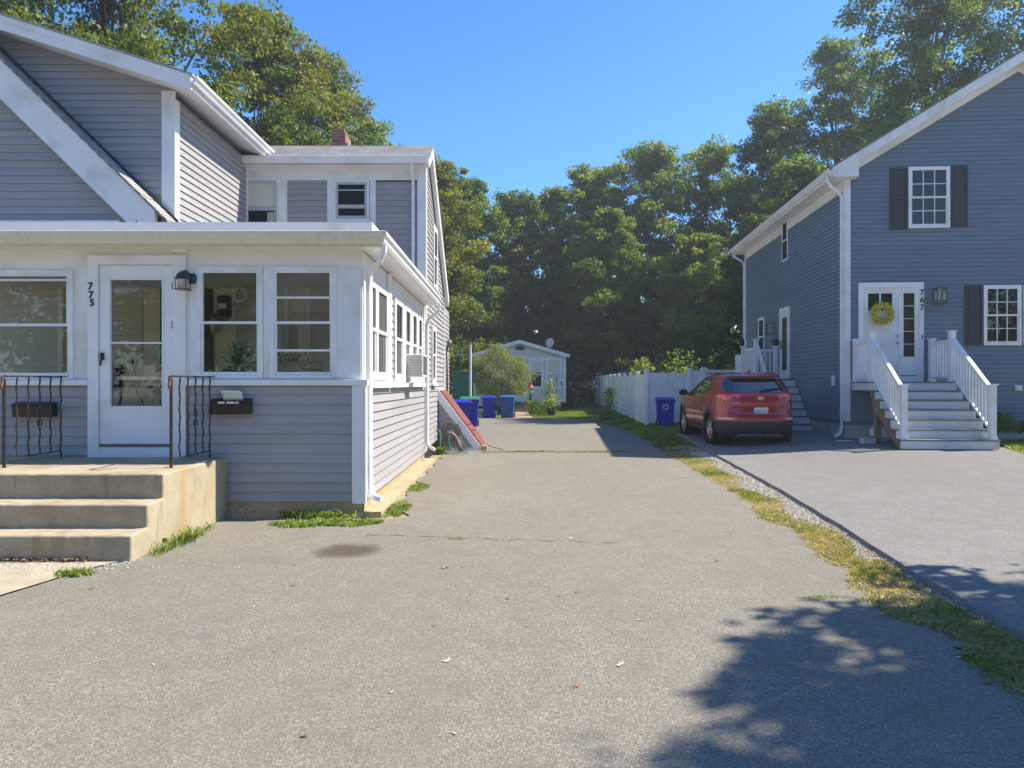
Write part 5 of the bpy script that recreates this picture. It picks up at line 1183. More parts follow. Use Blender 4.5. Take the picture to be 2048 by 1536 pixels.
# shrubs right
def shrub(name,label,cx,cy,z,rx,ry,rz,n,ls,mat,seed,group=None,core=True):
    rg=np.random.default_rng(seed); t=thing(name,label,'shrub',(cx,cy,z),group=group)
    d=rg.normal(0,1,(n,3)); d/=np.linalg.norm(d,axis=1)[:,None]; d[:,2]=np.abs(d[:,2])*1.0-.15*rg.random(n); r=rg.uniform(.35,1.08,n)**.5
    lump=1+.16*np.sin(d[:,0]*7+seed)*np.sin(d[:,1]*6+d[:,2]*5)
    P=np.array([cx,cy,z+rz*.35])+d*(r*lump)[:,None]*np.array([rx,ry,rz*.62])
    leafquads(t,'foliage',P,d,ls,mat,rg); 
    m=MB()
    for i in range(7):
        a=i*.9; m.tube([(cx,cy,z-.05),(cx+rx*.35*math.cos(a),cy+ry*.35*math.sin(a),z+rz*.35),(cx+rx*.7*math.cos(a+.3),cy+ry*.7*math.sin(a+.3),z+rz*.7)],[.03,.02,.008],5)
    m.build('stem','bark',t); return t
def leafquads(parent,name,P,Nrm,ls,mat,rg,attr=None,asp=.62):
    n=len(P); nn=Nrm+rg.normal(0,.95,(n,3))+np.array([0,0,.35]); nn/=np.linalg.norm(nn,axis=1)[:,None]
    t=np.cross(nn,rg.normal(0,1,(n,3))); t/=np.linalg.norm(t,axis=1)[:,None]; b=np.cross(nn,t)
    s=(ls*rg.uniform(.6,1.25,n))[:,None]; w=s*asp
    V=np.stack([P-t*s*.5,P-b*w*.5+t*s*.08+nn*s*.08,P+t*s*.5-nn*s*.12,P+b*w*.5+t*s*.08+nn*s*.08],1)
    if attr is None: attr=np.clip(rg.normal(.45,.25,n),0,1)
    return npmesh(name,V,4,mat,attr,parent)
def tree(label,x,y,h,r,zb,mat='leaf',n=13000,ls=.24,seed=1,trunk='bark',group=None,lump=34,name='maple_tree',tr=.28,top=1.0,z0=-.05,fill=.35):
    rg=np.random.default_rng(seed); rd=random.Random(seed); n=int(n*3.3); ls*=.86; lump=int(lump*1.5)
    t=thing(name,label,'tree',(x,y,z0),group=group)
    H=h-zb; C=[];Rr=[]; ph=rd.uniform(0,6.28)
    for i in range(lump):
        v=min(.98,max(.02,(i+.5)/lump+rd.uniform(-.03,.03))); zz=zb+H*(v**.85); prof=math.sin(PI*min(1,(v*.84+.16)))**.55*(1-.2*v*top)
        a=i*2.39996+rd.uniform(-.7,.7); env=.86+.18*math.sin(2*a+ph)+.14*math.sin(3*a+ph*2+v*6)
        if i%6==5: rr=r*prof*env*rd.uniform(.95,1.14); lr=r*rd.uniform(.14,.22)
        else: rr=r*prof*env*rd.uniform(.4,.88)*(1 if i%4 else .3); lr=r*rd.uniform(.28,.48)*(1-.2*v)
        C.append((x+rr*math.cos(a),y+rr*math.sin(a),min(zz,h-lr*.55))); Rr.append(lr)
    C=np.array(C); Rr=np.array(Rr); NS=10
    sd=rg.normal(0,1,(lump,NS,3)); sd/=np.linalg.norm(sd,axis=2)[:,:,None]; sd[:,:,2]=sd[:,:,2]*.8+.12; sd*=rg.uniform(.55,1.05,(lump,NS,1)); sv=rg.normal(0,.11,(lump,NS)); sr=rg.uniform(.2,.38,(lump,NS))
    wts=Rr**2; idx=rg.choice(lump,n,p=wts/wts.sum()); si_=rg.integers(0,NS,n); d=rg.normal(0,1,(n,3)); d/=np.linalg.norm(d,axis=1)[:,None]
    rad=rg.uniform(0,1,n)**.45*sr[idx,si_]*1.5
    P=C[idx]+(sd[idx,si_]*np.array([1,1,.75])+d*rad[:,None]*np.array([1,1,.62]))*Rr[idx][:,None]
    d2=d*.7+sd[idx,si_]*.5; d2/=np.linalg.norm(d2,axis=1)[:,None]
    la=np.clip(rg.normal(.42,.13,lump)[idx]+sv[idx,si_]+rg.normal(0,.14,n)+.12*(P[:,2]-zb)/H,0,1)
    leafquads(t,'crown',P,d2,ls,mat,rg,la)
    m=MB(); k=[(x+rd.uniform(-.15,.15)*i,y+rd.uniform(-.1,.1)*i,z0-.1+(h*.82)*(i/7)) for i in range(8)]
    m.tube(k,[tr*(1.25 if i==0 else 1)*(1-i/8.5) for i in range(8)],9)
    for i in range(0,lump,2):
        c=C[i]; q=max(.12,min(.8,(c[2]-zb*.6)/(h*.82)-.18)); j=q*7; a=int(j); f=j-a; s=Vector(k[a]).lerp(Vector(k[min(a+1,7)]),f)
        mid=s.lerp(Vector([float(q_) for q_ in c]),.5)+Vector((0,0,.35)); rr=tr*(1-q)*.42+.02; m.tube([s,mid,Vector([float(q_) for q_ in c])],[rr,rr*.6,rr*.18],5,cap=False)
    m.build('trunk',trunk,t,smooth=True); return t
T='tree'
tree('tall maple rising behind the left end of the grey house roof',-17.5,23,20.5,5.6,4,'leafy',17000,.20,101,tr=.4)
tree('broad maple above the front gable of the grey house at the top left',-14.3,27,22.0,5.1,5,'leafy',20000,.21,102,tr=.38)
tree('maple behind the grey house with its top right of the tallest left crown',-11.3,34.5,18.6,4.3,5,'leafy',15000,.23,103)
tree('maple with a rounded top above the brick chimney',-10.7,41,18.8,4.3,5,'leafy',14000,.24,104)
tree('smaller maple at the right end of the left tree row above the shingled ridge',-9.3,47.5,18.2,3.9,4,'leaf',12000,.25,105)
tree('green tree showing just right of the grey house rear wall',-4.8,45,15.0,4.1,2,'leafy',15000,.24,106,tr=.3)
tree('dark tree at the left side of the woods behind the cottage',-3.2,55,16.4,4.3,2.5,'leaf',13000,.27,107)
tree('dark tree directly behind the white cottage roof',.4,57,15.8,4.2,2,'leafd',13000,.27,108)
tree('tree with low top in the dip of the far treeline',3.3,60,17.0,4.1,2,'leaf',13000,.28,109)
tree('tall round topped maple left of centre in the far treeline',6.2,57,18.0,4.3,2.5,'leaf',15000,.27,110,tr=.35)
tree('tall wide maple in the middle of the far treeline',10.2,55,19.0,5.0,2.5,'leaf',18000,.26,111,tr=.35)
tree('dense maple at the right of the far treeline beside the tall shaded trees',14.6,55,19.0,4.4,2.5,'leaf',14000,.27,112)
tree('shorter bright maple standing in front of the far woods behind the fence',6.3,49,12.8,3.1,3.2,'leaf',12000,.22,113,tr=.22)
tree('slim young tree with pale stems just behind the white fence',10.6,47,9.6,2.1,3.0,'leaf',4200,.22,114,trunk='bark_pale',tr=.12)
tree('leaning pale barked tree behind the fence near the red car',11.2,45,10.5,2.6,2.6,'leaf',6500,.22,115,trunk='bark_pale',tr=.14)
tree('dark tree behind the far eave corner of the blue house',17.3,50,20.0,4.6,2,'leafd',16000,.26,116)
tree('big dark tree above the gutter of the blue house',22.6,52,25.3,5.6,3,'leafd',20000,.26,117,tr=.42)
tree('tallest oak rising over the roof slope of the blue house',20.6,35.8,24.0,5.9,6,'leafd',21000,.23,118,tr=.45,fill=.3)
tree('large oak behind the gable peak of the blue house at the top right',28.5,37,26,6.6,5,'leafd',19000,.25,119,tr=.45)
tree('low tree filling the gap below the big oaks left of the blue house',15.4,47,12.0,3.1,1.0,'leaf',11000,.22,120,tr=.2)
tree('dark low tree behind the rear corner of the blue house',17.0,44,14.6,3.6,1.0,'leafd',12000,.24,125,tr=.22)
tree('low dark tree to the left of the far cottage beyond the yard',-6.6,50,12.0,3.2,.5,'leafd',10000,.24,121,tr=.22)
# street tree that throws the shade in the foreground (right of the frame)
sh=tree('street maple standing right of the near driveway',10.12,3.95,10.4,3.4,3.6,'leaf',20000,.25,122,tr=.25,lump=70)
# trees across the street in the window glass; leaf mass added to darken reflections
for i,(x,y,h,r) in enumerate([(-22,-34,15,6),(-6,-38,17,6),(9,-36,16,6),(24,-33,15,6)]):
    o=tree('tree across the street behind the viewer',x,y,h,r,3,'leaf',9000,.26,140+i,group='trees across the street')
rg=np.random.default_rng(9); P=[];NN=[]
for i in range(330):
    c=np.array([rg.uniform(-75,75),rg.uniform(-52,-44),rg.uniform(.5,15)]); rr=rg.uniform(1.8,3); k=130; d=rg.normal(0,1,(k,3)); d/=np.linalg.norm(d,axis=1)[:,None]; P.append(c+d*rr*rg.uniform(.5,1,(k,1))); NN.append(d)
tag(leafquads(None,'reflection_woods',np.concatenate(P),np.concatenate(NN),.75,'leafd',rg),'dense leaf mass added behind the viewer to darken the window reflections','woods',kind='stuff')
# undergrowth at the wood edge
rg=np.random.default_rng(5); P=[];NN=[]
for i in range(280):
    c=np.array([rg.uniform(-16,30),rg.uniform(52,63),0]); c[2]=rg.uniform(.3,5.0); rr=rg.uniform(.8,1.9); k=230; d=rg.normal(0,1,(k,3)); d/=np.linalg.norm(d,axis=1)[:,None]; P.append(c+d*rr*rg.uniform(.5,1,(k,1))); NN.append(d)
P=np.concatenate(P); NN=np.concatenate(NN); P[:,2]=np.maximum(P[:,2],.0)
tag(leafquads(None,'woodland_undergrowth',P,NN,.30,'leafd',rg),'dense shrubby undergrowth along the foot of the far woods','undergrowth',kind='stuff')
P=[];NN=[]
for i in range(60):
    c=np.array([rg.uniform(6.6,19),rg.uniform(36,48),0]); c[2]=rg.uniform(.4,2.6); rr=rg.uniform(.5,1.2); k=210; d=rg.normal(0,1,(k,3)); d/=np.linalg.norm(d,axis=1)[:,None]; P.append(c+d*rr*rg.uniform(.5,1,(k,1))); NN.append(d)
P=np.concatenate(P); NN=np.concatenate(NN); P[:,2]=np.maximum(P[:,2],.0)
tag(leafquads(None,'roadside_brush','' if False else P,NN,.20,'leaf',rg),'leafy brush growing behind the white vinyl fence','brush',kind='stuff')
P=[];NN=[]
for i in range(420):
    c=np.array([rg.uniform(-60,70),rg.uniform(66,74),0]); c[2]=rg.uniform(.5,14.0); rr=rg.uniform(1.6,2.9); k=170; d=rg.normal(0,1,(k,3)); d/=np.linalg.norm(d,axis=1)[:,None]; P.append(c+d*rr*rg.uniform(.6,1,(k,1))); NN.append(d)
P=np.concatenate(P); NN=np.concatenate(NN)
tag(leafquads(None,'distant_woods',P,NN,.62,'leafd',rg),'far-off woods closing the view behind the nearer trees','woods',kind='stuff')
shrub('boxwood_shrub','bronzed green shrub beside the front stairs of the blue house',*RF.pt(2.75,0,.9).xy,.28,.55,.5,.75,5200,.045,'leaf',61)
shrub('boxwood_shrub','low rounded shrub at the right edge beside the front stairs',*RF.pt(3.9,0,1.0).xy,.28,.6,.5,.7,4200,.045,'leafd',62)
P=[(x,y,zn(x,y)) for x,y in zip(RNG.uniform(9.3,13.5,15000),RNG.uniform(12.5,16.8,15000)) if x>xright(y)+.03*math.sin(y*9)]
tag(npmesh('front_lawn_grass',blades(0,P,.09,.016,.8),5,'weed',RNG.uniform(.2,1,len(P))),'bright green grass beside the front stairs of the blue house','grass',kind='stuff')
def rockery(x,y,l,label,group=None):
    m=MB(); rr=random.Random(int(x*100)); m.box(x-l/2,x+l/2,y-.12,y+.12,0,.13); m.v=[(a+rr.uniform(-.03,.03),b+rr.uniform(-.03,.03),c+rr.uniform(-.02,.02)) for a,b,c in m.v]
    tag(m.build('edging_stone','stone',bevel=.02),label,'stone',group)
for i,px in enumerate((1180,1194,1207,1219)): rockery((px-1024)*34/1500,34.0+.05*i,.27,'pale edging stone lying at the end of the driveway by the lawn','edging stones at the driveway end')
# ================================================================ white cottage at the back
YC=43.0; s=YC/1500
def cu_(px): return (px-1024)*s
def cv(py): return CH-(py-768)*s
K=thing('cottage','small white clapboard cottage with a low gable at the end of the driveway','cottage',(.4,43,0))
CF=Fr((0,YC,0),(1,0,0),(0,-1,0)); xa,xb=cu_(947),cu_(1131); xp=cu_(1040); zr0,zr1=cv(709),cv(682)
slc=(zr1-zr0)/(xp-xa)
m=MB(); siding(m,CF,.30,zr1-.03,lambda z:xa if z<zr0 else xa+(z-zr0)/slc,lambda z:xb if z<zr0 else xb-(z-zr0)/slc,pitch=.13,d=.018,brk=(zr0,)); m.build('front_siding','whitesiding',K,fix=False)
m=MB(); core=[(xa+.01,0),(xb-.01,0),(xb-.01,zr0),(xp,zr1-.04),(xa+.01,zr0)]; m.prism(core,lambda p:(p[0],YC+.01,p[1]),lambda p:(p[0],YC+7,p[1])); m.build('wall_core','whitesiding',K)
m=MB()
for a,b in ((xa-.22,xp),(xb+.22,xp)):
    f=lambda x: zr0+(x-xa if b>a else xb-x)*slc
    m.hexa([(a,YC-.25,f(a)),(b,YC-.25,f(b)),(b,YC+7.3,f(b)),(a,YC+7.3,f(a)),(a,YC-.25,f(a)+.06),(b,YC-.25,f(b)+.06),(b,YC+7.3,f(b)+.06),(a,YC+7.3,f(a)+.06)])
m.build('roof','shingle',K)
m=MB()
for a,b in ((xa-.22,xp),(xb+.22,xp)):
    f=lambda x: zr0+(x-xa if b>a else xb-x)*slc
    m.hexa([(a,YC-.27,f(a)-.14),(b,YC-.27,f(b)-.14),(b,YC-.24,f(b)-.14),(a,YC-.24,f(a)-.14),(a,YC-.27,f(a)+.065),(b,YC-.27,f(b)+.065),(b,YC-.24,f(b)+.065),(a,YC-.24,f(a)+.065)])
m.build('rake_board','white',K)
m=MB(); CF.box(m,xb-.12,xb+.02,.3,zr0-.1,0,.03); CF.box(m,xa,xa+.12,.3,zr0-.1,0,.03); CF.box(m,cu_(1054),cu_(1128),cv(719)+.0,cv(715),.0,.03); m.build('corner_board','white',K)
m=MB(); CF.box(m,xa,xb,-.05,.3,-.5,-.01); m.build('foundation','concrete_pale',K)
window(K,CF,cu_(1061),cu_(1084),cv(775),cv(720),cw=.07,cp=.05,st=.05,backing='dark',mid=.48,sill=True,blindh=.45)
window(K,CF,cu_(1095),cu_(1121),cv(775),cv(719),cw=.07,cp=.05,st=.05,backing='dark',mid=.52,sill=True,blindh=.97)
window(K,CF,cu_(957),cu_(972),cv(778),cv(745),cw=.07,cp=.05,st=.05,backing='dark',mid=.5,sill=True)
m=MB(); CF.box(m,cu_(1030),cu_(1052),.55,cv(757)+.15,.0,.05); dd=m.build('door','porchwhite',K); m=MB(); CF.box(m,cu_(1033),cu_(1049),cv(779),cv(757),.0505,.055); m.build('pane','carwin',dd)
m=MB(); CF.box(m,cu_(1028),cu_(1030),.5,cv(752),0,.07); CF.box(m,cu_(1052),cu_(1054),.5,cv(752),0,.07); m.build('door_casing','white',K)
m=MB(); CF.box(m,xp-.2,xp+.2,cv(699),cv(696)+.1,.016,.08); m.ball(tuple(CF.pt(xp-.17,cv(698),.12)),.08,8); m.ball(tuple(CF.pt(xp+.17,cv(698),.12)),.08,8); m.build('floodlight','clad',K)
m=MB()
for i in range(4): m.box(cu_(1029),cu_(1058),YC-.3*(4-i)-.0,YC-.02-(0 if i<3 else 0),.0 if i==0 else .13*i,.13*(i+1)-.002)
cs=m.build('cottage_steps','taupe'); tag(cs,'four low brown steps up to the cottage door','steps')
sd=thing('satellite_dish','grey satellite dish on the cottage roof','dish',(cu_(1100),YC+.6,3.7))
m=MB(); k0=len(m.v)
c=Vector((cu_(1100),YC+.3,cv(685))); ax=Vector((-.3,-1,.35)).normalized(); e1=ax.cross(Vector((0,0,1))).normalized(); e2=e1.cross(ax)
rings=[(0,-.08),(.12,-.07),(.2,-.03),(.28,.0),(.28,.012),(.2,-.018),(0,-.065)]
for r,d in rings:
    for j in range(20): a=2*PI*j/20; m.v.append(tuple(c+ax*d+e1*r*math.cos(a)*.85+e2*r*math.sin(a)))
for i in range(len(rings)-1):
    for j in range(20): m.f.append((i*20+j,i*20+(j+1)%20,(i+1)*20+(j+1)%20,(i+1)*20+j))
m.build('reflector','sat',sd,smooth=True)
m=MB(); m.tube([tuple(c-ax*.07),(c.x+.05,YC+.5,cv(700)),(c.x+.05,YC+.5,cv(700)-.15)],.03,6); m.build('mast','silver',sd); m=MB(); m.tube([tuple(c-e2*.27),tuple(c+ax*.35-e2*.1)],.015,5); m.ball(tuple(c+ax*.36-e2*.08),.05,8); m.build('feed_arm','silver',sd)
# shrub tree in front of cottage
rg=np.random.default_rng(77); bt=thing('ornamental_shrub','big round pale green shrub in front of the cottage behind the blue bins','shrub',(-.6,39,0))
n=26000; d=rg.normal(0,1,(n,3)); d/=np.linalg.norm(d,axis=1)[:,None]
lump=1+.24*np.sin(d[:,0]*6+1)*np.sin(d[:,2]*7+2)+.1*np.sin(d[:,1]*9)*np.sin(d[:,0]*11); r=(rg.uniform(.3,1,n)**.4+np.where(rg.random(n)<.06,rg.uniform(0,.22,n),0))
P=np.array([-.72,38.3,2.05])+d*(r*lump)[:,None]*np.array([1.68,1.4,1.38]); P[:,0]-=.12*(P[:,2]-2); P=P[P[:,2]>.5]
crownP,crownD=P,d[:len(P)]
V=[]
for i in range(420):
    a=rg.uniform(0,2*PI); rr=rg.uniform(.9,1.5); z=rg.uniform(1.8,3.2); 
m=MB()
for i in range(9):
    a=i*.7; m.tube([(-.62+.08*math.cos(a),38.3+.08*math.sin(a),-.05),(-.62+.3*math.cos(a),38.3+.3*math.sin(a),.8),(-.66+.9*math.cos(a),38.3+.8*math.sin(a),2.0+.5*math.sin(i*2.1))],[.05,.04,.015],5)
for i in range(7):
    x0_=-.9+.16*i*1.2-.2; m.tube([(x0_*.6-.2,38.3,2.2),(x0_,38.3,3.35+.5*math.sin(i*1.7+1))],[.02,.006],4)
m.build('stem','bark',bt)
P=[]
for i in range(7):
    x0_=-.9+.16*i*1.2-.2; zt=3.35+.5*math.sin(i*1.7+1)
    for k in range(60): z=rg.uniform(2.7,zt+.15); P.append((x0_+rg.normal(0,.08),38.3+rg.normal(0,.08),z))
P=np.array(P); leafquads(bt,'crown',np.concatenate([crownP,P]),np.concatenate([crownD,rg.normal(0,1,P.shape)]),.088,'shrubleaf',rg,asp=.42)
# ================================================================ bins
def bin_(name,label,x,y,z,rz,body,lid,scale=1.0,logo=False,group=None):
    t=thing(name,label,'bin',(x,y,z),rz,group,world=False); w,d,h=.66*scale,.72*scale,1.0*scale
    m=MB(); 
    def ring(z,f,g): return [(-w/2*f,-d/2*g,z),(w/2*f,-d/2*g,z),(w/2*f,d/2*g,z),(-w/2*f,d/2*g,z)]
    R_=[ring(.0,.78,.70),ring(.02,.8,.72),ring(h*.42,.88,.84),ring(h*.45,.86,.82),ring(h*.84,.95,.96),ring(h*.85,1.0,1.0),ring(h*.93,1.02,1.02)]
    for q in R_: m.v+=q
    for i in range(len(R_)-1):
        for j in range(4): m.f.append((i*4+j,i*4+(j+1)%4,(i+1)*4+(j+1)%4,(i+1)*4+j))
    m.f.append((3,2,1,0)); k=len(R_)-1; m.f.append((k*4,k*4+1,k*4+2,k*4+3)); 
    m.box(-.10*scale,.10*scale,-d/2*.90,-d/2*.80,h*.38,h*.54); m.box(-.07*scale,-.04*scale,-d/2*.86,-d/2*.74,.08,h*.36); m.box(.04*scale,.07*scale,-d/2*.86,-d/2*.74,.08,h*.36)
    b=m.build('body',body,t,bevel=.018)
    m=MB(); m.hexa([(-w*.53,-d*.55,h*.935),(w*.53,-d*.55,h*.935),(w*.53,d*.5,h*.935),(-w*.53,d*.5,h*.935),(-w*.5,-d*.50,h*.98),(w*.5,-d*.50,h*.98),(w*.48,d*.5,h*1.04),(-w*.48,d*.5,h*1.04)]); 
    m.box(-w*.12,w*.12,-d*.60,-d*.545,h*.925,h*.955); m.build('lid',lid,t,bevel=.015)
    m=MB(); m.tube([(-w*.42,d*.52,h*.90),(-w*.42,d*.60,h*.93),(w*.42,d*.60,h*.93),(w*.42,d*.52,h*.90)],.018,8); m.build('handle',body,t)
    for sx in (-1,1):
        m=MB(); m.lathe([(0,-.03),(.09,-.03),(.125,-.025),(.125,.025),(.09,.03),(0,.03)],(sx*w*.43,d*.40,.125),18,'x'); m.build('wheel','tyre',t,smooth='auto')
    if logo:
        m=MB(); zc=h*.70; y0=-d/2*.915-.004
        for r0,r1 in ((.098,.108),): m.lathe([(r0,0),(r1,0),(r1,.004),(r0,.004),(r0,0)],(0,y0-.008,zc),28,'y')
        for k in range(3):
            a0=k*2*PI/3+.3; pts=[(math.cos(a0+i*.25)*.055,y0-.006,zc+math.sin(a0+i*.25)*.055) for i in range(6)]; m.tube(pts,[.012]*4+[.02,.002],4)
        m.lathe([(.075,0),(.08,0),(.08,.003),(.075,.003),(.075,0)],(0,y0-.008,zc),24,'y'); m.build('recycling_logo','white',t)
    return t
b1=bin_('recycling_bin','bright royal blue bin with a white round recycling logo in front of the white fence',(1330-1024)*24.4/1500,24.4,G(5,24.4),-.15,'bin_blue','bin_blue',.92,True)
Y=34.3; bin_('recycling_bin','royal blue wheeled bin, left of the pair in front of the big shrub',(978-1024)*Y/1500,Y,0,.05,'bin_blue','bin_blue',.98)
bin_('trash_bin','mid blue wheeled bin, right of the pair in front of the big shrub',(1015-1024)*Y/1500,Y+.1,0,-.06,'bin_cyan','bin_cyan',1.0)
Y=25.8; bin_('recycling_bin','royal blue bin closest to the cellar door at the side of the grey house',(922-1024)*Y/1500,Y,0,.2,'bin_blue','bin_blue',.98)
Y=27.0; bin_('recycling_bin','blue bin with a green lid behind the royal blue bin near the cellar door',(938-1024)*Y/1500,Y+.4,0,.0,'bin_blue','bin_lid',1.05)
m=MB(); x=(923-1024)*37/1500; m.box(x-.42,x+.42,36.6,37.2,0,2.12); m.box(x-.45,x+.45,36.55,37.25,2.12,2.17); tk=thing('garden_cabinet','tall green plastic garden cabinet left of the big shrub','cabinet',(x,36.9,0)); m.build('body','green_plastic',tk,bevel=.03); m=MB(); m.box(x-.01,x+.01,36.585,36.599,.1,2.05); m.box(x-.38,x-.03,36.58,36.6,.15,2.0); m.box(x+.03,x+.38,36.58,36.6,.15,2.0); m.build('door','green_plastic',tk,bevel=.01)
# utility pole with wires
up=thing('service_post','thin white utility post with wires left of the big shrub','pole',(-1.98,36,0))
x=(941-1024)*36/1500; m=MB(); m.tube([(x,36,-.05),(x,36,3.3)],.055,10); m.build('post','plastic_white',up,smooth='auto'); m=MB(); m.ball((x,36,3.36),.075,10); m.tube([(x-.7,36,2.95),(x,36,2.95)],.02,5); m.build('cap','sat',up,smooth=True)
def wire(a,b,sag,r=.009,n=14): return [(lerp(a[0],b[0],i/n),lerp(a[1],b[1],i/n),lerp(a[2],b[2],i/n)-sag*4*(i/n)*(1-i/n)) for i in range(n+1)]
for k,(z0,z1) in enumerate(((3.0,2.95),(2.85,2.8),(2.7,2.55))):
    m=MB(); m.tube(wire((-1.66,19.95,z0-.2),(x,36,z1),.12),.008,4); m.build('wire','black',up)
# ================================================================ fence
FN=thing('vinyl_fence','long white vinyl privacy fence running back along the lawn and turning toward the blue house','fence',(4.59,25.6,.1))
def fpost(x,y,h=1.83):
    z=G(x,y); m=MB(); m.box(x-.065,x+.065,y-.065,y+.065,z-.1,z+h); m.box(x-.085,x+.085,y-.085,y+.085,z+h,z+h+.025); m.box(x-.06,x+.06,y-.06,y+.06,z+h+.025,z+h+.05); m.build('fence_post','vinyl',FN,bevel=.005)
def fpanel(x0,y0,x1,y1,h=1.76,cap=.05):
    L_=math.hypot(x1-x0,y1-y0); F=Fr((x0,y0,0),((x1-x0)/L_,(y1-y0)/L_,0),((y1-y0)/L_,-(x1-x0)/L_,0)); z=(G(x0,y0)+G(x1,y1))/2; m=MB()
    F.box(m,.07,L_-.07,z+.05,z+.2,-.02,.02); F.box(m,.07,L_-.07,z+h-.14,z+h,-.02,.02); n=int((L_-.14)/.17)
    for i in range(n): a=lerp(.07,L_-.07,i/n); b=lerp(.07,L_-.07,(i+1)/n); F.box(m,a+.003,b-.003,z+.2,z+h-.14,-.011,.011)
    F.box(m,.07,L_-.07,z+.2,z+h-.14,-.006,.006); m.build('fence_panel','vinyl',FN)
P0=(4.59,25.6); dirx=.0482; pts=[(P0[0]+dirx*2.44*i,P0[1]+2.44*i) for i in range(13)]
for i,(x,y) in enumerate(pts): fpost(x,y,1.84 if i else 1.88)
for a,b in zip(pts,pts[1:]): fpanel(*a,*b)
q=[(4.59,25.6),(6.08,25.65),(6.55,25.66),(8.35,25.7)]
for x,y in q[1:]: fpost(x,y,1.82)
for a,b in zip(q,q[1:]): fpanel(*a,*b)
# lawn things
lp=thing('lamp_post','short wooden post with a red roofed lantern beside the cottage path','lamp',(.98,38,0))
Yl=38; x=(1061-1024)*Yl/1500; zt_=CH-(766-768)*Yl/1500
m=MB(); m.box(x-.06,x+.06,Yl-.06,Yl+.06,-.05,1.0); m.box(x-.03,x+.03,Yl-.03,Yl+.03,1.0,1.15); m.build('post','rust',lp); m=MB(); m.lathe([(.09,1.1),(.12,1.35),(0,1.36)],(x,Yl,0),6); m.build('lantern','lantglass',lp); m=MB(); m.lathe([(.2,1.36),(.06,1.55),(.03,1.62),(0,1.63)],(x,Yl,0),8); m.build('roof','pinkred',lp)
shp=thing('shepherd_hook','black double shepherd hook with hanging bells on the cottage lawn','hook',(2.3,37.5,0))
Yh=37.5; x=(1113-1024)*Yh/1500; m=MB(); m.tube([(x,Yh,-.05),(x,Yh,1.85)],.012,5)
for s_ in (-1,1): m.tube([(x,Yh,1.6),(x+s_*.02,Yh,1.9),(x+s_*.12,Yh,2.05),(x+s_*.25,Yh,1.98),(x+s_*.27,Yh,1.8)],.01,5)
m.build('pole','iron',shp); m=MB(); m.lathe([(0,1.78),(.04,1.76),(.05,1.6),(.09,1.45),(0,1.45)],(x-.27,Yh,0),10); m.build('bell','plastic_white',shp); m=MB(); m.lathe([(0,1.75),(.06,1.7),(.06,1.5),(0,1.45)],(x+.27,Yh,0),10); m.build('feeder','taupe',shp)
pt=thing('flower_pot','green plastic pot of yellow flowers on the lawn before the cottage','pot',(2.0,36.5,0)); Yp=36.5; x=(1103-1024)*Yp/1500
m=MB(); m.lathe([(0,0),(.15,0),(.24,.38),(.27,.38),(.27,.42),(.22,.42),(.2,.36),(0,.36)],(x,Yp,.0),16); m.build('pot','teal',pt,smooth='auto')
P=rg.normal(0,1,(500,3))*np.array([.18,.16,.14])+np.array([x,Yp,.6]); leafquads(pt,'foliage',P,rg.normal(0,1,P.shape),.07,'weed',rg); P=rg.normal(0,1,(60,3))*np.array([.2,.16,.12])+np.array([x,Yp,.72])
m=MB(); [m.ball(tuple(q_),.03,5) for q_ in P]; m.build('flowers','yellow',pt)
def herb(name,label,x,y,h,w,n,mat,ls,seed,stake=False,cat='plant'):
    t=thing(name,label,cat,(x,y,0)); rg=np.random.default_rng(seed); z=G(x,y); m=MB(); m.tube([(x,y,z-.03),(x+.02,y,z+h*.5),(x,y,z+h)],.012,5); m.build('stem','wood',t)
    P=np.stack([x+rg.normal(0,w,n),y+rg.normal(0,w,n),z+h*(rg.uniform(.15,1.02,n))],1); leafquads(t,'foliage',P,rg.normal(0,1,P.shape),ls,mat,rg); return t
herb('tall_flower_plant','tall pale yellow flowering plant by the shepherd hook',(1099-1024)*37.2/1500,37.2,1.7,.15,700,'shrubleaf',.09,81)
herb('garden_plant','bushy red and green flower clump beside the lamp post',(1068-1024)*37/1500,37.1,.75,.22,800,'leaf',.08,82)
herb('garden_plant','low leafy plants at the edge of the cottage lawn near the pot',(1083-1024)*37/1500,37.0,.45,.35,900,'leaf',.08,83)
herb('staked_sapling','leafy sapling on a stake beside the fence',(1219-1024)*30/1500,30,1.35,.13,520,'leaf',.10,84)
tk=MB(); xk=(1212-1024)*31/1500; tk.lathe([(.26,-.05),(.23,.25),(.21,.62),(.0,.64)],(xk,31.2,G(xk,31)),12); rr=random.Random(2); tk.v=[(a+rr.uniform(-.02,.02),b,c+rr.uniform(-.02,.02)) for a,b,c in tk.v]; tag(tk.build('tree_stump','bark'),'grey tree stump beside the fence by the stake','stump')
pw=thing('garden_pinwheel','red white and blue pinwheel spinner on a thin stake by the lawn','pinwheel',(3.7,34,0)); xw=(1186-1024)*34/1500
m=MB(); m.tube([(xw,34,0),(xw,34,1.55)],.008,5); m.build('stake','iron',pw)
for mt_,ph in (('pinkred',0),('bin_cyan',.52),('plastic_white',1.04)):
    m=MB()
    for k in range(4):
        a=ph+k*PI/2; c=(xw,33.95,1.5); m.add([c,(xw+.22*math.cos(a),33.90,1.5+.22*math.sin(a)),(xw+.2*math.cos(a+.35),33.98,1.5+.2*math.sin(a+.35))],[(0,1,2)])
    m.build('vane',mt_,pw,fix=False)
m=MB(); xs=(1128-1024)*38.5/1500; m.box(xs-.2,xs+.2,38.4,38.43,.35,.62); m.box(xs-.17,xs+.17,38.385,38.3995,.38,.59); m.tube([(xs,38.42,-.05),(xs,38.42,.36)],.02,5); tag(m.build('yard_sign','black'),'small black sign box on the lawn right of the cottage hook','sign')
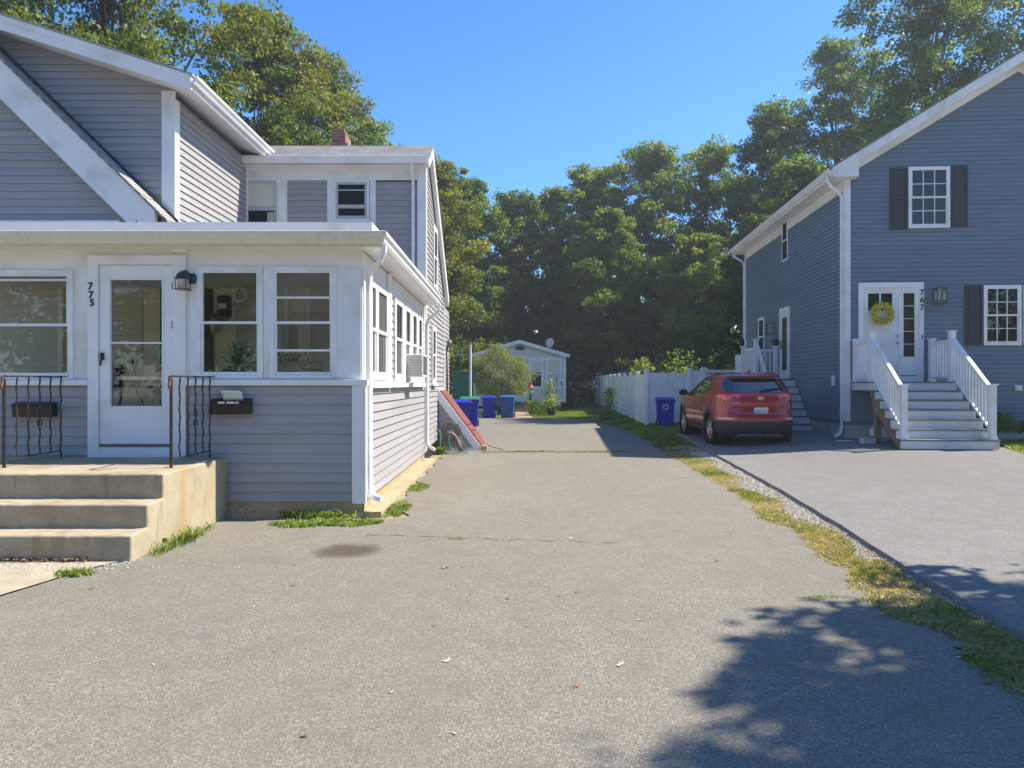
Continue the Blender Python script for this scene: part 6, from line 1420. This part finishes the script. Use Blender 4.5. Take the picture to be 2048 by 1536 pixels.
# small orange pot near the bins
m=MB(); m.lathe([(0,0),(.13,0),(.19,.35),(0,.35)],((961-1024)*35/1500,35.3,0),12); tag(m.build('clay_pot','terracotta'),'reddish clay pot left of the blue bins','pot')
# house across the street (seen only as a reflection in the glass)
X=thing('house','beige house across the street behind the viewer','house',(-7,-24,0))
XF=Fr((-14,-24,0),(1,0,0),(0,1,0)); m=MB(); m.box(-14,-1,-32,-24,0,5.6); m.build('wall','beigesiding',X)
m=MB(); m.prism([(-24-(-.4)*1,5.5),(-28,8.2),(-32.4,5.5)],lambda p:(-14.4,p[0],p[1]),lambda p:(-.6,p[0],p[1])); m.build('roof','shingle',X)
for u in (1.2,4.2,7.2,10.2):
    for v in (.9,3.4): window(X,XF,u,u+1.0,v,v+1.4,backing='dark',cw=.12)
P=[(x,y,0) for x,y in zip(RNG.uniform(-14,0,3),RNG.uniform(-23,-22,3))]
tag(grid_obj('street',[-90,90],[-17,-8],lambda x,y:.03,'asphalt2'),kind='structure')
# ================================================================ red SUV
CAR=thing('parked_car','red compact SUV parked in the shade beside the blue house','car',(5.50,16.62,.155),0,world=False); CAR.rotation_euler=(.018,0,0)
PR=[ # z, half width, y rear, y front
(.24,.80,.20,4.22),(.30,.86,.10,4.36),(.42,.90,.03,4.44),(.55,.918,.0,4.47),(.66,.925,.0,4.47),(.78,.927,.045,4.44),(.90,.925,.065,4.38),(1.0,.918,.07,4.26),(1.06,.912,.085,4.0),(1.10,.905,.095,3.60),(1.15,.893,.115,3.30),(1.20,.872,.15,3.12),(1.28,.835,.23,2.92),(1.36,.795,.31,2.72),(1.44,.752,.39,2.50),(1.50,.715,.445,2.32),(1.545,.685,.45,2.18),(1.575,.655,.40,2.05),(1.60,.61,.43,1.95),(1.62,.54,.56,1.85),(1.635,.44,.75,1.75),(1.645,.28,.95,1.60),(1.648,.08,1.2,1.4)]
def crom(z):
    i=0
    while i<len(PR)-2 and PR[i+1][0]<z: i+=1
    p1,p2=PR[i],PR[i+1]; p0=PR[max(i-1,0)]; p3=PR[min(i+2,len(PR)-1)]; t=(z-p1[0])/(p2[0]-p1[0]); o=[]
    for k in (1,2,3):
        d=p2[0]-p1[0]; m1=(p2[k]-p0[k])/max(1e-6,p2[0]-p0[0])*d; m2=(p3[k]-p1[k])/max(1e-6,p3[0]-p1[0])*d
        o.append((2*t**3-3*t*t+1)*p1[k]+(t**3-2*t*t+t)*m1+(-2*t**3+3*t*t)*p2[k]+(t**3-t*t)*m2)
    return o
EX=5.5
def S_(a): return math.copysign(abs(a)**(2/EX),a)
def cpt(t,z,off=0):
    w,yr,yf=crom(z); L_=(yf-yr)/2; yc=(yf+yr)/2
    x=-w*S_(math.sin(t)); y=yc-L_*S_(math.cos(t))
    if off:
        a=Vector(cpt(t+.004,z))-Vector(cpt(t-.004,z)); z1=min(z+.006,1.647); z0=max(z-.006,.241); b=Vector(cpt(t,z1))-Vector(cpt(t,z0))
        n=a.cross(b)
        if n.length>0:
            n.normalize()
            if n.dot(Vector((x,y-yc,0)))<0: n=-n
            return (x+n.x*off,y+n.y*off,z+n.z*off)
    return (x,y,z)
def t_x(x,z): w=crom(z)[0]; return math.copysign(math.asin(min(1,(abs(x)/w)**(EX/2))),-x)
def t_y(y,z,side=1):
    w,yr,yf=crom(z); L_=(yf-yr)/2; yc=(yf+yr)/2; q=(yc-y)/L_; q=max(-1,min(1,q)); return side*math.acos(math.copysign(abs(q)**(EX/2),q))
WY=(.92,3.58); WR=.345
def inwheel(y,z,r=.405): return any((y-wy)**2+(z-WR)**2<r*r for wy in WY)
NT=300; 
zs=[]; z=.24
while z<1.648: zs.append(z); z+= .018 if z<1.5 else .007
zs.append(1.648)
# even spacing around
ts=[]
def tsamp():
    out=[]
    for q in range(4):
        for i in range(NT//4):
            out.append((q+ i/(NT//4))*PI/2)
    return out
ts=[]
xsn=[i/24 for i in range(25)]; rear=[math.asin(min(1,(x)**(EX/2))) for x in [i/22*.985 for i in range(22)]]
y_t=[math.acos(q**(EX/2)) for q in [ .985-i*.985/40 for i in range(41)]]
half=sorted(set([round(v,5) for v in rear+y_t])) # 0..pi/2
half=[v for i,v in enumerate(half) if i==0 or v-half[i-1]>.0015]
full=half+[PI-v for v in half[::-1] if v<PI/2-1e-4]; full=full+[2*PI-v for v in full[::-1] if 1e-4<v<PI-1e-4]
NTt=len(full); body=MB(); 
for z in zs:
    for t in full: body.v.append(cpt(t,z))
for i in range(len(zs)-1):
    for j in range(NTt):
        f=(i*NTt+j,i*NTt+(j+1)%NTt,(i+1)*NTt+(j+1)%NTt,(i+1)*NTt+j); c=[sum(body.v[q][k] for q in f)/4 for k in range(3)]
        if abs(c[0])>.55 and inwheel(c[1],c[2]): continue
        body.f.append(f)
body.f.append(tuple((len(zs)-1)*NTt+j for j in range(NTt)))
bd=body.build('body','paint',CAR,smooth=True)
def patch2(parent,name,mat,rows,kind,off=.004,nr=14,nc=22,side=1,smooth=True):
    """rows: (z, a, b) boundaries along x (rear) or y (side), linearly interpolated"""
    m=MB(); z0,z1=rows[0][0],rows[-1][0]
    zz=sorted(set([lerp(z0,z1,i/nr) for i in range(nr+1)]+[r[0] for r in rows]))
    for z in zz:
        a=tab([(r[0],r[1]) for r in rows],z); b=tab([(r[0],r[2]) for r in rows],z)
        for j in range(nc+1):
            q=lerp(a,b,j/nc)
            t=t_x(q,z) if kind=='x' else (t_y(q,z,side) if kind=='y' else q*side)
            m.v.append(cpt(t,z,off))
    for i in range(len(zz)-1):
        for j in range(nc): k=i*(nc+1)+j; m.f.append((k,k+1,k+nc+2,k+nc+1))
    return m.build(name,mat,parent,smooth=smooth,fix=False)
def rowsD(pts,sm=1): return pts
# rear window: dark base + glass
rw=[(1.195,-.40,.40),(1.205,-.56,.56),(1.225,-.66,.66),(1.26,-.715,.715),(1.31,-.735,.735),(1.38,-.715,.715),(1.45,-.67,.67),(1.505,-.62,.62),(1.53,-.58,.58),(1.538,-.5,.5)]
g=patch2(CAR,'rear_window','carwin',rw,'x',.003,20,30); patch2(g,'pane','carglass',rw,'x',.007,20,30)
for s_ in (1,-1):
    r1=[(1.135,1.62,2.16),(1.15,1.42,2.17),(1.19,1.22,2.17),(1.25,1.13,2.17),(1.33,1.13,2.16),(1.41,1.20,2.15),(1.47,1.36,2.14),(1.50,1.6,2.13)]
    g=patch2(CAR,'side_window','carwin',r1,'y',.003,14,24,s_); patch2(g,'pane','carglass',r1,'y',.006,14,24,s_)
    r2=[(1.125,2.25,3.22),(1.2,2.25,3.02),(1.3,2.24,2.80),(1.4,2.23,2.55),(1.46,2.22,2.38),(1.495,2.21,2.26)]
    g=patch2(CAR,'side_window','carwin',r2,'y',.003,14,24,s_); patch2(g,'pane','carglass',r2,'y',.006,14,24,s_)
    patch2(CAR,'window_trim','chrome',[(1.098,1.65,3.3),(1.118,1.62,3.28)],'y',.008,2,24,s_)
    patch2(CAR,'sill_cladding','clad',[(.24,1.2,3.3),(.36,1.28,3.2),(.40,1.3,3.18)],'y',.014,6,20,s_)
    # tail lamp wraps round the corner
    tx=lambda x,z:abs(t_x(x,z)); ty=lambda y,z:abs(t_y(y,z))
    rows=[(1.035,tx(.60,1.035),tx(.80,1.035)),(1.05,tx(.50,1.05),ty(.22,1.05)),(1.09,tx(.44,1.09),ty(.42,1.09)),(1.13,tx(.41,1.13),ty(.52,1.13)),(1.155,tx(.40,1.155),ty(.46,1.155))]
    patch2(CAR,'tail_lamp','taillamp',rows,'t',.012,12,26,s_)
    rows=[(1.06,tx(.50,1.06),tx(.60,1.06)),(1.09,tx(.48,1.09),tx(.62,1.09))]
    patch2(CAR,'reversing_lamp','carwin',rows,'t',.0145,3,6,s_)
    rows=[(.585,tx(.62,.6),tx(.80,.6)),(.60,tx(.52,.6),ty(.16,.6)),(.63,tx(.50,.63),ty(.22,.63)),(.655,tx(.56,.655),ty(.2,.65))]
    patch2(CAR,'bumper_lamp','taillamp',rows,'t',.012,5,14,s_)
    rows=[(.605,tx(.60,.605),tx(.83,.605)),(.64,tx(.58,.64),tx(.84,.64))]
    patch2(CAR,'bumper_reflector','reflector',rows,'t',.0145,3,10,s_)
    # door gaps
    for yy,za,zb in ((1.28,.45,1.10),(2.21,.40,1.5),(3.25,.40,1.08)):
        m=MB(); m.tube([cpt(t_y(yy+(.22*math.sin((z-.45)*2.2) if yy<1.5 else 0),z,s_),z,.001) for z in [lerp(za,zb,i/12) for i in range(13)]],.005,4); m.build('door_gap','black',CAR)
    m=MB(); m.tube([cpt(t_y(lerp(1.3,3.2,i/12),.40+.0,s_),.42,.001) for i in range(13)],.004,4); m.build('door_gap','black',CAR)
    for yy in (1.50,2.45): 
        m=MB(); m.tube([cpt(t_y(yy+.2*i/4,.93,s_),.93,.02 if 0<i<4 else .004) for i in range(5)],.014,6); m.build('door_handle','paint',CAR,smooth=True)
    # crease: wheel arch cladding
    for wy in WY:
        m=MB(); N=34
        for i in range(N+1):
            a=lerp(-.25,PI+.25,i/N)
            for r,o in ((.352,-.02),(.36,.012),(.40,.020),(.445,.016),(.452,.0)):
                y=wy+r*math.cos(a); z=max(.245,WR+r*math.sin(a)*1.02); m.v.append(cpt(t_y(max(.05,y),z,s_),z,o))
        for i in range(N):
            for j in range(4): k=i*5+j; m.f.append((k,k+5,k+6,k+1))
        m.build('wheel_arch','clad',CAR,smooth=True)
        m=MB(); m.lathe([(.0,.45),(.40,.45),(.405,.90)],(0,wy,WR),24,'x'); 
        if s_==1: m.v=[(-a,b,c) for a,b,c in m.v]
        m.build('wheel_well','black',CAR)
        # wheel
        t=MB(); X0,X1=.67,.885
        t.lathe([(.235,X0),(.31,X0-.0),(.338,X0+.02),(.345,X0+.05),(.345,X1-.05),(.338,X1-.02),(.31,X1),(.24,X1-.005),(.225,X1-.03)],(0,wy,WR),40,'x'); 
        if s_==1: t.v=[(-a,b,c) for a,b,c in t.v]
        ty_=t.build('wheel','tyre',CAR,smooth='auto')
        t=MB(); t.lathe([(.232,X1-.012),(.222,X1-.02),(.215,X1-.06),(.21,X1-.12)],(0,wy,WR),40,'x')
        for k in range(10):
            a=k*PI/5+(.12 if k%2 else -.12); ca,sa=math.cos(a),math.sin(a); 
            wv=.016
            pts=[]
            for (r,xx,w_) in ((.05,X1-.02,.022),(.13,X1-.015,.017),(.222,X1-.018,.022)):
                pts.append((r,xx,w_))
            for (ra,xa_,wa),(rb,xb_,wb) in zip(pts,pts[1:]):
                q=[]
                for (r,xx,w_) in ((ra,xa_,wa),(rb,xb_,wb)):
                    for sgn in (-1,1):
                        for dp in (0,-.03): q.append((xx+dp,wy+r*ca-sgn*w_*sa,WR+r*sa+sgn*w_*ca))
                t.hexa([q[0],q[2],q[3],q[1],q[4],q[6],q[7],q[5]])
        t.lathe([(0,X1-.008),(.045,X1-.010),(.065,X1-.02),(.065,X1-.05)],(0,wy,WR),20,'x')
        if s_==1: t.v=[(-a,b,c) for a,b,c in t.v]
        t.build('rim','alloy',ty_,smooth='auto')
        t=MB(); t.lathe([(0,X1-.09),(.215,X1-.09)],(0,wy,WR),30,'x'); 
        if s_==1: t.v=[(-a,b,c) for a,b,c in t.v]
        t.build('brake_disc','carwin',ty_)
# rear bumper cladding
tx=lambda x,z:abs(t_x(x,z)); ty=lambda y,z:abs(t_y(y,z))
m=MB(); nc=44; zz=[.24,.27,.30,.34,.40,.46,.52,.56,.565]
for z in zz:
    te=abs(t_y(.92-.42 if z<.60 else .5,z)); te=abs(t_y(WY[0]-math.sqrt(max(.0,.435**2-(z-WR)**2)),z))
    for j in range(nc+1): m.v.append(cpt(lerp(-te,te,j/nc),z,.022 if z<.56 else .002))
for i in range(len(zz)-1):
    for j in range(nc): k=i*(nc+1)+j; m.f.append((k,k+1,k+nc+2,k+nc+1))
m.build('rear_bumper','clad',CAR,smooth=True,fix=False)
m=MB(); m.box(-.50,.50,.03,.06,.245,.27); m.build('skid_plate','taupe',CAR,bevel=.004)
m=MB(); m.box(-.66,.66,.25,4.1,.20,.26); m.box(-.5,.5,.3,.5,.17,.25); m.build('underbody','black',CAR)
m=MB(); m.tube([(-.68,.92,.34),(.68,.92,.34)],.04,8); m.build('axle','black',CAR)
# tailgate seams
tg=[(-.50,.70),(-.60,.72),(-.68,.80),(-.725,.92),(-.745,1.03),(-.76,1.15)]
for s_ in (1,-1):
    m=MB(); P_=[]
    for (a,b),(c,d) in zip(tg,tg[1:]):
        for i in range(4): x=lerp(a,c,i/4); z=lerp(b,d,i/4); P_.append(cpt(t_x(x*s_,z),z,.001))
    m.tube(P_,.005,4); m.build('tailgate_gap','black',CAR)
m=MB(); m.tube([cpt(t_x(lerp(-.5,.5,i/20),.70),.70,.001) for i in range(21)],.006,4); m.build('tailgate_gap','black',CAR)
m=MB(); m.tube([cpt(t_x(lerp(-.70,.70,i/24),.875),.875,.0005) for i in range(25)],.0035,4); m.build('tailgate_crease','carwin',CAR)
m=MB(); m.tube([cpt(t_x(lerp(-.86,.86,i/24),.665),.665,.0015) for i in range(25)],.004,4); m.build('bumper_gap','black',CAR)
m=MB(); m.tube([cpt(t_x(lerp(-.42,.42,i/16),1.165),1.165,.003) for i in range(17)],.006,5); m.build('light_bar','taillamp',CAR)
# spoiler, roof rack, fin, wiper
m=MB(); nn=20
for i in range(nn+1):
    x=lerp(-.60,.60,i/nn); z=1.575; p=cpt(t_x(x,z),z); m.v+= [(x,p[1]-.035,1.565),(x,p[1]+.02,1.60),(x,p[1]+.20,1.628-abs(x)*.02),(x,p[1]+.02,1.552)]
for i in range(nn):
    for a,b in ((0,1),(1,2),(2,3),(3,0)): m.f.append((i*4+a,i*4+b,(i+1)*4+b,(i+1)*4+a))
m.f+=[(0,1,2,3),(nn*4,nn*4+1,nn*4+2,nn*4+3)]; sp=m.build('spoiler','paint',CAR,smooth='auto')
m=MB(); m.box(-.12,.12,.392,.40,1.563,1.572); m.build('brake_light','taillamp',sp)
m=MB(); m.prism([(.78,1.635),(1.0,1.64),(.80,1.72),(.77,1.72)],lambda p:(-.018,p[0],p[1]),lambda p:(.018,p[0],p[1])); m.build('shark_fin','paint',CAR,bevel=.008)
m=MB(); 
for s_ in (-1,1): m.tube([(s_*.60,lerp(.75,2.2,i/8),1.615+.018*math.sin(PI*i/8)) for i in range(9)],.014,6)
m.build('roof_rail','clad',CAR)
m=MB(); a=Vector(cpt(t_x(.05,1.215),1.215,.02)); b=Vector(cpt(t_x(.42,1.27),1.27,.03)); m.tube([a,b],[.03,.012],6); m.tube([a+Vector((.1,.02,.03)),b+Vector((.06,.01,.0))],.012,4); m.build('wiper','black',CAR)
for s_ in (-1,1):
    m=MB(); m.ball((s_*1.02,3.02,1.13),(.12,.07,.085),12); m.tube([(s_*.88,3.05,1.09),(s_*.98,3.03,1.09)],.03,6); m.build('door_mirror','black',CAR,smooth=True)
# plate, emblem, lettering
rot=RX
p=cpt(t_x(0.03,.79),.79,.004); yb=p[1]
pl=MB(); pl.box(-.125,.185,yb-.012,yb-.004,.715,.875); plo=pl.build('number_plate','plate',CAR,bevel=.004)
text('2XA 613',.098,'platetext',Vector((.03,yb-.0135,.785)),rot,'plate_characters',plo,.001,.001,sx=.80)
text('MASSACHUSETTS',.022,'platered',Vector((.02,yb-.0135,.857)),rot,'plate_caption',plo,.0005)
text('The Spirit of America',.017,'platered',Vector((.03,yb-.0135,.731)),rot,'plate_caption',plo,.0005)
pl=MB(); pl.box(.155,.18,yb-.0135,yb-.0121,.85,.872); pl.build('plate_sticker','yellow',plo)
p=cpt(t_x(.03,1.075),1.075,.004); yb=p[1]
m=MB(); N=28
for k,(rx,rz_) in enumerate(((.070,.036),(.060,.028))):
    for d in (0,-.006):
        for j in range(N): a=2*PI*j/N; m.v.append((.03+rx*math.cos(a),yb+d-.002,1.075+rz_*math.sin(a)))
for j in range(N): q=(j+1)%N; m.f+=[(N+j,N+q,3*N+q,3*N+j),(j,q,N+q,N+j),(2*N+j,2*N+q,3*N+q,3*N+j)]
em=m.build('emblem','chrome',CAR); text('KIA',.046,'chrome',Vector((.03,yb-.006,1.075)),rot,'emblem_letters',em,.002,.002,sx=1.05)
p=cpt(t_x(-.52,.965),.965,.006); text('SPORTAGE',.032,'chrome',Vector((-.52,p[1]-.006,.965)),Matrix.Rotation(-.10,3,'Z')@rot,'lettering',CAR,.002,.001,sx=1.35)
# ================================================================ air volume, added to stand in for lens veil
m=MB(); m.box(-100,100,-80,92,-1.1,34)
hm,hn,ho=newmat('veil_air'); pv=nd(hn,'VolumePrincipled'); pv.inputs['Density'].default_value=VEIL_HAZE; pv.inputs['Color'].default_value=(.86,.92,1,1); pv.inputs['Anisotropy'].default_value=.35; hn.links.new(pv.outputs[0],ho.inputs['Volume'])
if VEIL_HAZE>0: tag(m.build('veil_haze',hm),'thin pale air added over the whole yard to stand in for lens veil','veil_haze',kind='stuff')
# ================================================================ light and camera
w=bpy.data.worlds.new('World'); sc.world=w; w.use_nodes=True; nt=w.node_tree; nt.nodes.clear()
o=nt.nodes.new('ShaderNodeOutputWorld'); bgn=nt.nodes.new('ShaderNodeBackground'); sk=nt.nodes.new('ShaderNodeTexSky'); sk.sky_type='NISHITA'; sk.sun_disc=False
el=math.asin(SUN.z); az=math.atan2(SUN.x,SUN.y)
sk.sun_elevation=el; sk.sun_rotation=az; sk.air_density=1.0; sk.dust_density=.25; sk.ozone_density=5.0; sk.altitude=0
hs=nt.nodes.new('ShaderNodeHueSaturation'); hs.inputs['Saturation'].default_value=1.28; hs.inputs['Hue'].default_value=.505; nt.links.new(sk.outputs[0],hs.inputs['Color']); nt.links.new(hs.outputs[0],bgn.inputs[0]); bgn.inputs[1].default_value=SKY; nt.links.new(bgn.outputs[0],o.inputs[0])
ld=bpy.data.lights.new('sun','SUN'); ld.energy=SUNE; ld.angle=R(.6); ld.color=(1,.925,.79); lo_=bpy.data.objects.new('sun',ld); COL.objects.link(lo_)
lo_.rotation_euler=SUN.to_track_quat('Z','Y').to_euler(); lo_.location=(20,5,30)
cd=bpy.data.cameras.new('camera'); cam=bpy.data.objects.new('camera',cd); COL.objects.link(cam); cam.location=(0,0,CH); cam.rotation_euler=(PI/2,0,0)
cd.sensor_width=36; cd.lens=36*1500/2048; cd.clip_end=1500; sc.camera=cam
sc.view_settings.view_transform='Standard'; sc.view_settings.look='None'; sc.view_settings.exposure=EXPO; sc.view_settings.gamma=1
sc.cycles.max_bounces=8; sc.cycles.transparent_max_bounces=12
for o_ in sc.objects:
    if o_.type=='MESH' and o_.parent is None and 'label' not in o_ and 'kind' not in o_: print('UNLABELLED',o_.name)
